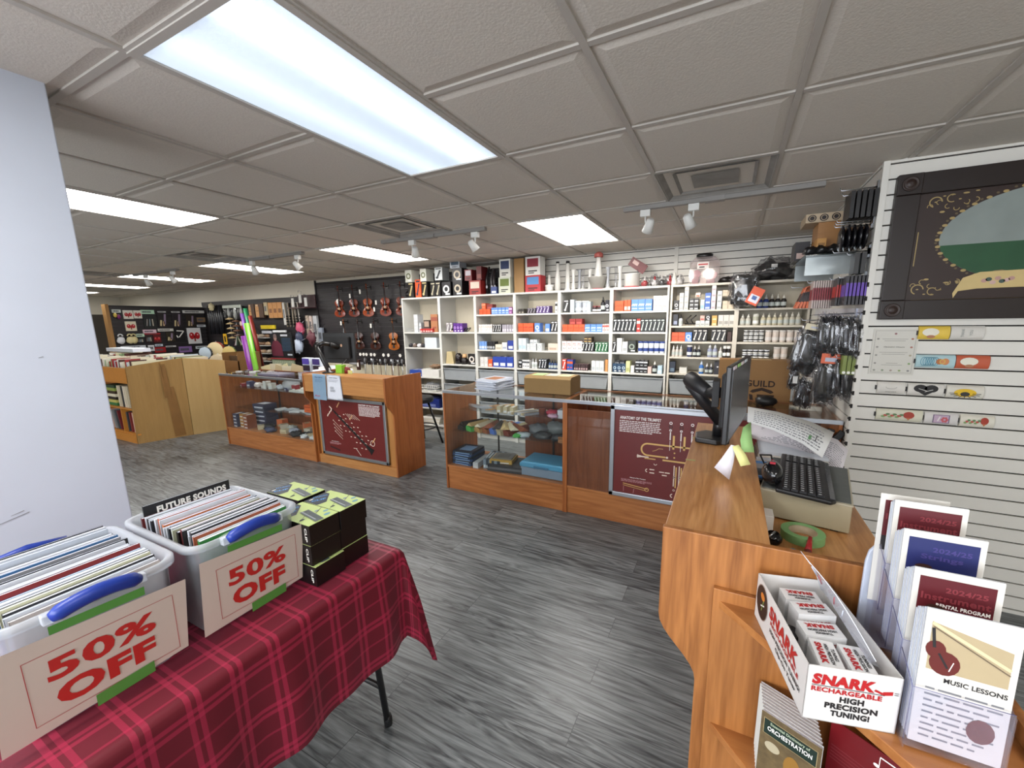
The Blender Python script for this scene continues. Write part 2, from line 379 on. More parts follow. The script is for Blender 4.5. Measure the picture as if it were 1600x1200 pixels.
# ------------------------------------------------------------------ ceiling fixtures
def panel_mat(k, tube=False):
    m, n, l, p = newmat('diffuser%d' % k)
    tc = n.new('ShaderNodeTexCoord'); sx = n.new('ShaderNodeSeparateXYZ'); l.new(tc.outputs['Object'], sx.inputs[0])
    # two tubes behind the prismatic lens: brighter bands along Y
    def band(c, w_):
        a = n.new('ShaderNodeMath'); a.operation = 'SUBTRACT'; a.inputs[1].default_value = c; l.new(sx.outputs[0], a.inputs[0])
        b = n.new('ShaderNodeMath'); b.operation = 'MULTIPLY'; l.new(a.outputs[0], b.inputs[0]); l.new(a.outputs[0], b.inputs[1])
        d = n.new('ShaderNodeMath'); d.operation = 'MULTIPLY'; d.inputs[1].default_value = -1/(w_*w_); l.new(b.outputs[0], d.inputs[0])
        e = n.new('ShaderNodeMath'); e.operation = 'EXPONENT'; l.new(d.outputs[0], e.inputs[0]); return e
    b1, b2 = band(.15, .06), band(-.13, .07)
    ad = n.new('ShaderNodeMath'); ad.operation = 'ADD'; l.new(b1.outputs[0], ad.inputs[0])
    h = n.new('ShaderNodeMath'); h.operation = 'MULTIPLY'; h.inputs[1].default_value = .22; l.new(b2.outputs[0], h.inputs[0]); l.new(h.outputs[0], ad.inputs[1])
    vo = n.new('ShaderNodeTexVoronoi'); vo.inputs['Scale'].default_value = 150; l.new(tc.outputs['Object'], vo.inputs['Vector'])
    vm = n.new('ShaderNodeMath'); vm.operation = 'MULTIPLY_ADD'; vm.inputs[1].default_value = -.25; vm.inputs[2].default_value = 1.1; l.new(vo.outputs['Distance'], vm.inputs[0])
    ms = n.new('ShaderNodeMath'); ms.operation = 'MULTIPLY_ADD'; ms.inputs[1].default_value = k*1.3; ms.inputs[2].default_value = k*.5; l.new(ad.outputs[0], ms.inputs[0])
    mm = n.new('ShaderNodeMath'); mm.operation = 'MULTIPLY'; l.new(ms.outputs[0], mm.inputs[0]); l.new(vm.outputs[0], mm.inputs[1])
    p.inputs['Base Color'].default_value = (.8, .85, .9, 1); p.inputs['Emission Color'].default_value = (.66, .82, 1, 1) if k < 5 else (1, .97, .93, 1)
    l.new(mm.outputs[0], p.inputs['Emission Strength']); return m
PM = {}
hid = 0
place = {(0, 0): 'large glowing ceiling light panel nearest the camera', (-4, 0): 'glowing ceiling light panel beside the white pillar', (0, 4): 'square-looking ceiling light panel above the white bookcases',
         (-4, 4): 'ceiling light panel above the violins', (-8, 4): 'ceiling light panel above the hanging packets on the back wall', (-12, 4): 'thin bright ceiling light panel over the sheet music bins',
         (-16, 4): 'short bright ceiling light panel next to the pillar edge, far left', (-20, 4): 'farthest tiny ceiling light panel at the pillar edge'}
for q, (i, j) in enumerate(LIGHTS):
    x, y = GX+i*TS+TS/2, GY+j*TS+TS
    t = thing('ceiling_light', place.get((i, j), 'added unseen ceiling light panel behind the camera'), 'ceiling light', (x, y, CH), 0, None if (i, j) in place else 'added ceiling lights behind the camera')
    f = MB()
    for a, b, c, d in ((-.305, -.28, -.61, .61), (.28, .305, -.61, .61), (-.28, .28, -.61, -.585), (-.28, .28, .585, .61)): f.box(x+a, x+b, y+c, y+d, CH-.004, CH+.02, TBAR)
    part(t, 'frame', f)
    key = (i, j) == (0, 0)
    if key not in PM: PM[key] = panel_mat(1.0 if key else PANEL)
    d = MB(); d.add([(-.28, -.585, .003), (-.28, .585, .003), (.28, .585, .003), (.28, -.585, .003)], [(0, 1, 2, 3)], PM[key]); part(t, 'diffuser', d, local=True)
VL = ['square air vent in the ceiling left of the track lights over the glass counter', 'large dusty air vent in the ceiling at the right', 'dark air vent in the ceiling nearer the pillar', 'small dark air vent in the ceiling at the pillar edge']
DUST = mat('8a8782', .8, var=.35, scale=9); VD = mat('1c1a19', .9)
for (i, j), lb in zip(VENTS, VL):
    x, y = GX+i*TS+TS/2, GY+j*TS+TS/2; t = thing('ceiling_vent', lb, 'air vent', (x, y, CH))
    part(t, 'backing', MB().box(x-.3, x+.3, y-.3, y+.3, CH+.085, CH+.09, VD))
    for a, (r0, r1, z0, z1) in enumerate(((.30, .23, .0, .05), (.215, .14, .008, .062), (.125, .0, .012, .04))):
        f = MB(); vs = []
        for r, z in ((r0, z0), (r1, z1)):
            for sx_, sy_ in ((-1, -1), (1, -1), (1, 1), (-1, 1)): vs.append((x+sx_*r, y+sy_*r, CH+z-.004*(a == 0)))
        fs = [(k, 4+k, 4+(k+1) % 4, (k+1) % 4) for k in range(4)]
        if a == 2: vs = [(x+sx_*.125, y+sy_*.125, CH+.012) for sx_, sy_ in ((-1, -1), (-1, 1), (1, 1), (1, -1))]; fs = [(0, 1, 2, 3)]
        f.add(vs, fs, DUST); part(t, 'louver', f)
def spot(x, y, aim, lab, grp=None, watt=0):
    t = thing('track_spotlight', lab, 'spotlight', (x, y, CH-.03), 0, grp)
    part(t, 'adapter', MB().box(x-.035, x+.035, y-.018, y+.018, CH-.075, CH-.03, WHT), .003)
    part(t, 'arm', MB().tube([(x, y, CH-.075), (x, y, CH-.11), (x+.03*aim, y, CH-.125)], .006, WHT))
    b = MB(); b.T = Matrix.Translation((x+.03*aim, y, CH-.13)) @ Matrix.Rotation(.55, 4, 'X') @ Matrix.Rotation(.35*aim, 4, 'Y')
    b.lathe([(.018, .04), (.028, .03), (.032, -.01), (.04, -.055), (.036, -.055), (.028, -.02)], (0, 0, 0), WHT, 16); part(t, 'lamp_head', b)
    l_ = MB(); l_.T = b.T; l_.lathe([(.0, -.02), (.034, -.045)], (0, 0, 0), mat('e8e8e8', .2, emit=.3), 16, cap=False); part(t, 'bulb', l_)
    if watt:
        sd = bpy.data.lights.new('spot_beam', 'SPOT'); sd.energy = watt; sd.spot_size = 1.5; sd.spot_blend = .8; sd.color = (1, .92, .82); sd.shadow_soft_size = .03
        so = bpy.data.objects.new('spot_beam', sd); COL.objects.link(so); so.parent = t; so.location = (.03*aim, .05, -.17); so.rotation_euler = (.95, 0, -.1*aim)
for n_, (x0, x1, ss) in enumerate(((-3.14, -1.94, (-2.76, -2.05)), (-.755, .45, (-.6, -.28)), (-5.6, -4.34, (-5.3, -4.44)), (-8.36, -7.05, (-8.0, -7.2)))):
    nm = ['between the vent and the violin wall light', 'beside the dusty vent at the right', 'over the far showcase', 'over the sheet music bins'][n_]
    t = MB().box(x0, x1, 3.15, 3.19, CH-.028, CH, mat('85827e', .5)); t.box((x0+x1)/2-.06, (x0+x1)/2+.06, 3.14, 3.2, CH-.032, CH, mat('85827e', .5))
    solo('lighting_track', 'ceiling lighting track '+nm, 'lighting track', t, ((x0+x1)/2, 3.17, CH-.03))
    for q, x in enumerate(ss): spot(x, 3.17, -1 if q else 1, ('left' if q == 0 else 'right')+' white spotlight on the ceiling track '+nm, watt=(30, 38, 25, 15)[n_])
# ------------------------------------------------------------------ glass showcases
def showcase(lab, X0, X1, Y0, Y1, shelves, backs, H=.968, glassfront=True, ins=None, kick=.22):
    t = thing('glass_showcase', lab, 'display case', ((X0+X1)/2, (Y0+Y1)/2, 0))
    for x in (X0, X1-.02): part(t, 'side_panel', MB().box(x, x+.02, Y0, Y1, 0, H, WZ), .002)
    part(t, 'base_panel', MB().box(X0+.02, X1-.02, Y0+.012, Y0+.03, 0, kick, WX).box(X0+.02, X1-.02, Y0+.002, Y0+.03, kick, kick+.022, WX), .002)
    part(t, 'deck', MB().box(X0+.02, X1-.02, Y0+.03, Y1-.01, kick, kick+.018, WX))
    part(t, 'top_glass', MB().box(X0+.004, X1-.004, Y0+.012, Y1-.012, H, H+.007, GLASS))
    tr = MB().box(X0, X1, Y0-.002, Y0+.014, H-.018, H+.009, ALU).box(X0, X1, Y1-.012, Y1, H-.01, H+.009, WX)
    part(t, 'top_rail', tr, .001)
    if glassfront: part(t, 'front_glass', MB().box(X0+.02, X1-.02, Y0+.004, Y0+.009, kick+.022, H-.018, GLASS))
    if ins:
        part(t, 'front_insert', MB().box(ins[0], .2, Y0+.014, Y0+.024, kick+.022, .9, BZ)); part(t, 'front_insert', MB().box(.2, ins[1], Y0+.014, Y0+.024, kick+.022, .9, WZ))
    for a, b, m in backs: part(t, 'back_door', MB().box(a, b, Y1-.03+(.008 if m else 0), Y1-.018+(.008 if m else 0), kick+.02, H-.04, BZ))
    br = mat('1c1a18', .6)
    for z, d in shelves:
        part(t, 'glass_shelf', MB().box(X0+.025, X1-.025, Y1-.04-d, Y1-.04, z, z+.007, GLASS))
    for x in (X0+.25*(X1-X0), X0+.75*(X1-X0)):
        if shelves: part(t, 'shelf_upright', MB().box(x-.007, x+.007, Y1-.045, Y1-.032, kick+.02, H-.05, br))
    return t
showcase('glass and wood display case holding papers, straps and a light blue case', -2.39, -1.157, 3.04, 3.58, [(.56, .4), (.745, .27)], [(-1.78, -1.18, 1)])
showcase('glass display case right of centre with the trumpet chart leaning on its front', -1.157, .66, 3.04, 3.58, [(.6, .35)], [(-1.13, -.3, 1), (-.35, .64, 0)], ins=(-1.137, .64))
showcase('far left glass display case full of boxes and small parts, beside the plywood bin ends', -6.065, -4.25, 3.0, 3.53, [(.49, .36), (.77, .34)], [(-6.04, -5.1, 1), (-5.15, -4.27, 0)])
# ------------------------------------------------------------------ laminate cash stands (end panels with a curved apron)
def prof(d0, d1, H, zc=.83, n=8):
    """outline of the end panel: d0 apron front, +.1 leg front, d1 back"""
    p = [(d0, H), (d0, zc)]
    for k in range(1, n+1):
        a = k/n; p.append((d0+.1*(.5-.5*math.cos(PI*a)), zc-.17*a))
    return p+[(d0+.1, 0), (d1, 0), (d1, H)]
# left stand: front faces -Y
t = thing('cash_stand', 'honey laminate sales counter with two flyers taped on its apron and a clarinet chart below', 'counter', (-3.63, 3.2, 0))
for x in (-4.25, -3.03): part(t, 'end_panel', MB().prism(prof(2.93, 3.47, 1.067), x, x+.02, WZ, 'X'), .002)
part(t, 'apron', MB().box(-4.23, -3.03, 2.935, 2.955, .865, 1.04, HX), .001)
part(t, 'counter_top', MB().box(-4.23, -3.03, 2.93, 3.2, 1.04, 1.06, HX), .002)
part(t, 'front_panel', MB().box(-4.23, -3.03, 3.06, 3.075, .1, 1.04, HZ))
part(t, 'kick_panel', MB().box(-4.23, -3.03, 3.032, 3.06, 0, .1, HX))
part(t, 'work_surface', MB().box(-4.23, -3.03, 3.2, 3.47, .93, .95, HX))
# register counter in the foreground: front faces -X
WZf = wood('cherry_foreground_z', 'b27640', '7c4a20', 'Z', .36, 1.1); WYf = wood('cherry_foreground_top', 'cf9a64', 'a06a38', 'Y', .32, 1.1); WDf = wood('cherry_foreground_shelf', 'b47a45', '90582c', 'X', .35, .8)
t = thing('cash_stand', 'foreground orange laminate register counter with a curved end panel at the right', 'counter', (.15, 1.66, 0))
part(t, 'end_panel', MB().prism(prof(-.121, .44, 1.072, .82), 1.035, 1.053, WZf, 'Y'), .002)
part(t, 'end_panel', MB().box(-.118, .125, 2.25, 2.268, .82, 1.067, WYf).box(-.02, .432, 2.25, 2.268, 0, .93, WZf), .002)
part(t, 'counter_top', MB().box(-.118, .122, 1.053, 2.25, 1.047, 1.067, WYf), .002)
part(t, 'apron', MB().box(-.118, -.1, 1.053, 2.25, .82, 1.047, WYf))
part(t, 'front_panel', MB().box(-.02, -.005, 1.053, 2.25, .0, .82, WZf))
part(t, 'divider', MB().box(.104, .122, 1.053, 2.25, .95, 1.047, WYf))
part(t, 'work_surface', MB().box(.122, .432, 1.053, 2.25, .93, .95, WYf), .002)
# corner shelf unit fixed to its end
t = thing('corner_shelf_unit', 'open triangular corner shelves joined to the end of the register counter', 'shelf', (.2, .85, 0))
for z in (.912, .555, .2):
    part(t, 'shelf', MB().prism([(.01, 1.034), (.45, .575), (.47, .575), (.47, 1.034)], z-.02, z, WDf, 'Z'), .0015)
part(t, 'back_panel', MB().box(.008, .47, 1.02, 1.0345, 0, .943, WZf), .001)
part(t, 'side_panel', MB().box(.47, .488, .575, 1.034, 0, .943, WZf), .001)
# ------------------------------------------------------------------ posters in aluminium frames
def poster(title, lab, X0, X1, Z0, Z1, Y, draw):
    t = thing('framed_chart', lab, 'poster', ((X0+X1)/2, Y, Z0))
    f = MB(); w_ = .034
    for a, b, c, d in ((X0, X1, Z0, Z0+w_), (X0, X1, Z1-w_, Z1), (X0, X0+w_, Z0, Z1), (X1-w_, X1, Z0, Z1)):
        f.box(a, b, Y-.02, Y, c, d, ALU)
    part(t, 'frame', f, .004)
    m = MB(); m.box(X0+.02, X1-.02, Y-.008, Y-.001, Z0+.02, Z1-.02, MAROON)
    F = FY(0, Y-.0085, 0); draw(m, F); part(t, 'print', m)
GOLD = mat('cfa866', .4, .3); CRM = mat('e2cfc0', .6); WT = mat('e8e0de', .6); PINK = mat('b8868a', .6)
def paragraph(m, F, x0, x1, z1, n, dz, c, h=.0062, seed=1):
    r = random.Random(seed)
    for k in range(n):
        x = x0; z = z1-k*dz; xe = x1 if k < n-1 else x0+(x1-x0)*.8
        while x < xe-.01:
            w_ = min(r.uniform(.008, .03), xe-x); m.rect(F, x, x+w_, z-h, z, c); x += w_+.004
def trumpet(m, F):
    m.text(F, 'ANATOMY OF THE TRUMPET', -.553, .878, .3, .024, WT, bold=.03)
    paragraph(m, F, -.705, -.4, .855, 7, .0135, WT)
    for k, x in enumerate((-.335, -.262, -.19)):
        m.ring(F, x, .866, .011, .005, WT).ring(F, x, .838, .013, .004, INK).ring(F, x, .813, .009, .005, WT)
        m.rect(F, x-.004, x+.004, .74, .8, WT).rect(F, x+.018, x+.032, .672, .775, GOLD).line(F, x, .66, x, .735, .003, WT)
    # leadpipe and tuning slide loops
    def arc(cx, cz, r, a, b, w_): m.ring(F, cx, cz, r, w_, GOLD, a=a, b=b)
    m.rect(F, -.49, .16, .688, .70, GOLD).rect(F, -.49, -.36, .598, .61, GOLD); arc(-.49, .649, .051, PI/2, 1.5*PI, .012)
    m.disc(F, -.35, .604, .008, .008, CRM); m.rect(F, -.38, -.1, .575, .587, GOLD).rect(F, -.51, -.43, .575, .583, GOLD)
    m.line(F, -.455, .64, -.43, .65, .003, GOLD).line(F, -.43, .65, -.41, .665, .003, GOLD).line(F, -.41, .665, -.38, .665, .003, GOLD)
    m.poly(F, [(-.56, .60), (-.56, .578), (-.53, .584), (-.48, .585), (-.48, .593), (-.53, .594)], CRM).disc(F, -.562, .589, .005, .013, CRM)
    m.disc(F, -.3, .645, .006, .006, GOLD).disc(F, -.3, .61, .006, .006, GOLD)
    m.ring(F, -.43, .545, .012, .004, CRM, a=PI, b=2*PI)
    m.ring(F, -.487, .484, .014, .006, CRM, a=PI/2, b=1.5*PI)
    for x, z in ((-.47, .492), (-.4, .482), (-.36, .482), (-.47, .466), (-.38, .46)): m.rect(F, x, x+.035, z, z+.008, CRM)
    for k in range(3):
        x = -.3+k*.035
        m.rect(F, x, x+.007, .39, .55, CRM).rect(F, x+.013, x+.022, .38, .54, GOLD).ring(F, x+.008, .46, .01, .004, CRM).ring(F, x+.008, .36, .008, .003, CRM)
    m.ring(F, -.3, .315, .016, .007, CRM, a=PI/2, b=1.5*PI)
    for q in range(4): m.rect(F, -.28+q*.03, -.265+q*.03, .31+.004*q, .32+.004*q, GOLD)
    for k in range(6): m.rect(F, -.05+.05*k, -.035+.05*k, .35+.05*(k % 3), .55, GOLD)
    m.text(F, 'History of the Trumpet', -.555, .408, .12, .012, WT, shear=.3)
    paragraph(m, F, -.68, -.45, .392, 3, .008, PINK, .004)
    m.line(F, -.665, .355, -.48, .335, .006, GOLD).line(F, -.665, .34, -.49, .32, .004, GOLD).ring(F, -.485, .33, .016, .005, GOLD)
    m.line(F, -.66, .33, -.66, .29, .003, PINK).line(F, -.58, .32, -.585, .285, .003, PINK)
def clarinet(m, F):
    a = Vector((-3.995, .69)); b = Vector((-3.365, .225)); d = (b-a).normalized(); nn = Vector((-d.y, d.x)); L = (b-a).length
    DK = mat('171314', .35)
    def P(s, o): q = a+d*s+nn*o; return (q.x, q.y)
    m.poly(F, [P(0, .004), P(.09, .008), P(.1, .013), P(L-.12, .015), P(L-.03, .03), P(L, .042), P(L, -.042), P(L-.03, -.03), P(L-.12, -.015), P(.1, -.013), P(.09, -.008), P(0, -.004)], DK, .0008)
    m.line(F, *P(0, 0), *P(.05, 0), .014, CRM, .001)
    r = random.Random(3)
    for k in range(17):
        s_ = .14+k*.033; m.disc(F, *P(s_, r.uniform(-.01, .012)), .009, .009, mat('5b5350', .3, .6), .0012, 10)
        if k % 2: m.line(F, *P(s_, .012), *P(s_+.03, .02), .004, CRM, .0012)
    for s_, o in ((.1, .07), (.33, .08), (.72, .09)): m.line(F, *P(s_, o), *P(s_+.002, o+.075), .011, mat('d0a070', .5))
    for k in range(4):
        m.line(F, *P(.13+.03*k, -.1-.03*k), *P(.3+.02*k, -.1-.03*k), .0035, CRM); m.disc(F, *P(.13+.03*k, -.1-.03*k), .006, .006, CRM)
    for k in range(5): m.line(F, *P(.24+.025*k, .1+.018*k), *P(.33+.03*k, .1+.02*k), .0035, CRM)
    for k in range(22):
        s_ = .2+.024*k; o = (.05+.02*(k % 3)) if k % 2 else -(.04+.017*(k % 4)); m.disc(F, *P(s_, o), .007, .006, CRM, n=8); m.line(F, *P(s_, o), *P(s_+.015, o+.008), .006, CRM)
    m.ring(F, -3.36, .33, .033, .006, CRM); m.ring(F, -3.87, .715, .02, .003, mat('8a4a48', .6))
    m.line(F, -3.66, .24, -3.6, .24, .005, CRM).line(F, -3.62, .24, -3.55, .165, .005, CRM)
    for k in range(3): m.line(F, -4.04+.03*k, .57+.03*k, -4.02+.03*k, .6+.03*k, .013, CRM)
    m.text(F, 'ANATOMY OF THE CLARINET', -3.375, .742, .31, .018, WT, bold=.03); paragraph(m, F, -3.53, -3.22, .725, 8, .0135, WT, seed=4)
    paragraph(m, F, -4.04, -3.86, .27, 3, .008, PINK, .004); m.text(F, 'History of the Clarinet', -3.95, .284, .12, .01, WT, shear=.3)
    m.line(F, -4.04, .215, -3.88, .185, .018, mat('2a1416', .5))
poster('trumpet', 'maroon trumpet anatomy chart in a silver frame leaning on the glass case', -.775, .255, .243, .968, 3.03, trumpet)
poster('clarinet', 'maroon clarinet anatomy chart in a silver frame on the front of the sales counter', -4.165, -3.135, .115, .80, 3.05, clarinet)
# flyers on the apron
for x0, x1, z0, c, lab in ((-4.07, -3.86, .785, 'a9cbe8', 'pale blue flyer taped on the sales counter apron'), (-3.845, -3.63, .80, 'd4d8e2', 'white flyer with small drawings taped on the sales counter apron')):
    m = MB(); F = FY(0, 2.9275, 0); m.add([(x0, 2.9285, 1.072), (x1, 2.9285, 1.068), (x1+.02 if x0 > -3.9 else x1-.01, 2.925, z0), (x0-.01, 2.925, z0+.004)], [(0, 1, 2, 3), (3, 2, 1, 0)], mat(c, .7)); F = FY(0, 2.9245, 0)
    if c[0] == 'a': m.text(F, 'Piano Lessons', (x0+x1)/2, 1.035, .12, .014, mat('3f6aa0', .6)); paragraph(m, F, x0+.04, x1-.05, 1.01, 3, .012, mat('5c86b4', .6), .003); m.text(F, 'Music', x0+.06, .83, .08, .02, mat('c06a90', .6))
    else:
        m.text(F, 'Guitar & Bass', (x0+x1)/2, 1.04, .13, .011, INK); paragraph(m, F, x0+.03, x1-.03, 1.02, 3, .011, mat('8a8c94', .6), .003)
        for k in range(7): m.ring(F, x0+.06+.018*(k % 4), .9+.03*(k//4), .012, .003, INK, n=10)
    solo('paper_flyer', lab, 'flyer', m, ((x0+x1)/2, 2.926, z0))
# ------------------------------------------------------------------ white bookcases
XS = [-4.335, -3.657, -3.062, -2.466, -1.856, -1.223, -.603]
ORD = ['first', 'second', 'third', 'fourth', 'fifth', 'sixth', 'seventh', 'eighth']
BW = mat('cbcbc6', .45, var=.02); BWC = mat('c9c0ac', .5, var=.03)
def bookcase(n, X0, X1, zs, drawers, m=BW, Y=4.668, D=.38, H=1.96, feet=.06):
    t = thing('white_bookcase', 'white melamine bookcase, %s from the left in the row along the back wall' % ORD[n], 'bookcase', ((X0+X1)/2, Y+D/2, 0))
    for x in (X0, X1-.02): part(t, 'side_panel', MB().box(x, x+.02, Y, Y+D, 0, H, m), .001)
    part(t, 'top_panel', MB().box(X0+.02, X1-.02, Y, Y+D, H-.022, H, m), .001)
    part(t, 'back_panel', MB().box(X0+.02, X1-.02, Y+D-.008, Y+D, feet, H-.022, BWC))
    part(t, 'plinth', MB().box(X0+.02, X1-.02, Y+.03, Y+.045, 0, feet, m))
    for z in zs: part(t, 'shelf', MB().box(X0+.02, X1-.02, Y+.003, Y+D-.008, z-.02, z, m), .0008)
    for z0, z1 in drawers:
        d = MB(); a, b = X0+.024, X1-.024
        d.prism([(a, z1), (b, z1), (b-.02, z0), (a+.02, z0)], Y+.012, Y+.02, GREYBIN, 'Y').box(a, b, Y-.002, Y+.02, z1-.012, z1, GREYBIN)
        d.box(a+.02, b-.02, Y+.02, Y+D-.04, z0, z0+.005, GREYBIN).box(a+.015, a+.02, Y+.02, Y+D-.04, z0, z1-.02, GREYBIN).box(b-.02, b-.015, Y+.02, Y+D-.04, z0, z1-.02, GREYBIN)
        part(t, 'drawer', d)
    return t
Z4 = [1.70, 1.47, 1.24, 1.01]; DR = [(.80, .965), (.58, .745), (.36, .525), (.12, .3)]
bookcase(0, XS[0], XS[1], [1.47, 1.247, .82, .6, .36, .1], [])
bookcase(1, XS[1], XS[2], [1.47, 1.024, .1], DR[:3])
for k in (2, 3, 4, 5): bookcase(k, XS[k], XS[k+1], Z4+[.1], DR)
Z7 = [1.70, 1.535, 1.37, 1.207, 1.03]
BW7 = mat('c6c0b2', .45, var=.02)
bookcase(6, -.59, .045, Z7+[.1], DR, BW7); bookcase(7, .045, .655, Z7+[.1], DR, BW7)
# ------------------------------------------------------------------ sheet music bins, far left
t = thing('music_browser_bin', 'plywood-ended sheet music bin with an orange board front and books in its cubbies', 'record bin', (-8.6, 2.75, 0))
OB = mat('b9792e', .5, var=.08)
part(t, 'end_panel', MB().add([(-7.255, 2.46, 0), (-7.235, 2.46, 0), (-7.085, 3.05, 0), (-7.105, 3.05, 0), (-7.205, 2.46, 1.075), (-7.185, 2.46, 1.075), (-7.065, 3.05, 1.15), (-7.085, 3.05, 1.15)],
    [(0, 3, 2, 1), (4, 5, 6, 7), (0, 1, 5, 4), (1, 2, 6, 5), (2, 3, 7, 6), (3, 0, 4, 7)], PLY))
m = MB(); ST = mat('7c5626', .7, var=.2, scale=8)
def pp(a, z): return (-7.2345+.15*a+.0008+.04*z/1.1, 2.46+.59*a, z)
for a0_, a1_, z0_, z1_ in ((.6, .68, .02, 1.08), (.7, .78, .02, .75), (.56, .6, .6, 1.1)): m.add([pp(a0_+.06*(1-z0_), z0_), pp(a1_+.09*(1-z0_), z0_), pp(a1_-.02, z1_), pp(a0_, z1_)], [(0, 1, 2, 3)], ST)
part(t, 'stain', m)
part(t, 'front_board', MB().box(-10.2, -7.2, 2.46, 2.48, .86, 1.055, OB)); part(t, 'kick_board', MB().box(-10.2, -7.24, 2.46, 2.48, 0, .12, OB))
part(t, 'shelf', MB().box(-10.2, -7.22, 2.47, 3.0, .12, .14, OB)); part(t, 'shelf', MB().box(-10.2, -7.22, 2.47, 3.0, .47, .49, OB)); part(t, 'tray', MB().box(-10.2, -7.2, 2.47, 3.04, .84, .86, OB))
part(t, 'divider', MB().box(-7.62, -7.6, 2.47, 3.0, .14, .47, OB)); part(t, 'back_board', MB().box(-10.2, -7.1, 3.0, 3.03, 0, .9, OB))
t = thing('music_browser_bin', 'second sheet music bin behind the first with a pale plywood end', 'record bin', (-8.6, 3.35, 0))
part(t, 'end_panel', MB().add([(-7.10, 3.056, 0), (-7.08, 3.056, 0), (-6.90, 3.52, 0), (-6.92, 3.52, 0), (-7.08, 3.056, 1.15), (-7.06, 3.056, 1.15), (-6.90, 3.52, 1.08), (-6.92, 3.52, 1.08)],
    [(0, 3, 2, 1), (4, 5, 6, 7), (0, 1, 5, 4), (1, 2, 6, 5), (2, 3, 7, 6), (3, 0, 4, 7)], PLY2))
part(t, 'tray', MB().box(-10.2, -7.1, 3.06, 3.52, .84, .86, OB)); part(t, 'back_board', MB().box(-10.2, -6.95, 3.5, 3.52, 0, 1.0, OB)); part(t, 'side_board', MB().box(-10.2, -10.18, 3.06, 3.5, 0, 1.0, OB))
# black slat partition at the far left with a wooden end post
t = thing('slat_partition', 'black slatted partition with a wooden end post, far left, hung with percussion packets', 'display wall', (-10.9, 4.5, 0))
m = MB(); m.box(-10.95, -10.84, 3.62, 5.24, 0, 2.02, MBLK); slat(m, FXp(-10.839, 0, 0), 3.62, 5.24, .4, 2.0, SLB, mat('4a484a', .4), gap=.004); part(t, 'panel', m)
part(t, 'end_post', MB().box(-10.96, -10.8, 3.57, 3.62, 0, 2.04, mat('9b7340', .6)))
# ------------------------------------------------------------------ table with the plaid cloth
TZ = .737
t = thing('folding_table', 'folding table under the plaid cloth, its black leg showing at the front corner', 'table', (-1.46, .15, 0))
part(t, 'tabletop', MB().box(-1.84, -1.09, -.75, 1.065, TZ-.03, TZ, mat('8c8a86', .5)), .004)
for y, dy in ((.96, 1), (-.65, -1)):
    for x in (-1.77, -1.13): part(t, 'leg', MB().tube([(x, y-.04*dy, TZ-.03), (x, y+.02*dy, .02)], .0125, BLK, 10).lathe([(.016, 0), (.017, .03), (.014, .045)], (x, y+.023*dy, 0), MBLK, 10))
    part(t, 'crossbar', MB().tube([(-1.77, y, .2), (-1.13, y, .2)], .01, BLK)); part(t, 'brace', MB().tube([(-1.45, y, .2), (-1.45, y-.45*dy, TZ-.04)], .009, BLK))
def plaid():
    m, n, l, p = newmat('plaid_damask_cloth'); uv = n.new('ShaderNodeUVMap'); sx = n.new('ShaderNodeSeparateXYZ'); l.new(uv.outputs[0], sx.inputs[0])
    def M(op, a, b=None, c=None):
        q = n.new('ShaderNodeMath'); q.operation = op
        for i, v in enumerate((a, b, c)):
            if v is None: continue
            if isinstance(v, (int, float)): q.inputs[i].default_value = v
            else: l.new(v, q.inputs[i])
        return q.outputs[0]
    def bands(x, off, per=.096, bb=((.2, .06, 1), (.42, .06, 1))):
        f = M('FRACT', M('MULTIPLY_ADD', x, 1/per, off)); tot = None
        for c, w_, a in bb:
            q = M('MULTIPLY', M('LESS_THAN', M('ABSOLUTE', M('SUBTRACT', f, c)), w_), a); tot = q if tot is None else M('ADD', tot, q)
        return tot
    tot = M('MINIMUM', M('ADD', M('MULTIPLY', bands(sx.outputs[0], .13, .15, ((.2, .04, 1), (.33, .04, 1), (.75, .025, .8))), .62), M('MULTIPLY', bands(sx.outputs[1], .4), .62)), 1)
    no = n.new('ShaderNodeTexNoise'); no.inputs['Scale'].default_value = 900; l.new(uv.outputs[0], no.inputs['Vector'])
    t2 = M('ADD', tot, M('MULTIPLY_ADD', no.outputs['Fac'], .22, -.11))
    mx = n.new('ShaderNodeMix'); mx.data_type = 'RGBA'; mx.inputs[6].default_value = hx('5c0719'); mx.inputs[7].default_value = hx('9c2240'); l.new(t2, mx.inputs[0]); l.new(mx.outputs[2], p.inputs['Base Color'])
    rr = M('MULTIPLY_ADD', tot, -.18, .55); l.new(rr, p.inputs['Roughness']); p.inputs['Sheen Weight'].default_value = .18; p.inputs['Sheen Tint'].default_value = (1, .35, .5, 1); p.inputs['Specular IOR Level'].default_value = .35
    return m
m = MB(); x0, x1, y0, y1 = -1.845, -1.083, -.76, 1.072; OV = .37; st = .0185; zt = TZ+.004
us = [x0-OV+st*k for k in range(int((x1-x0+2*OV)/st)+2)]; vs_ = [y0-OV+st*k for k in range(int((y1-y0+2*OV)/st)+2)]
m.uv = []
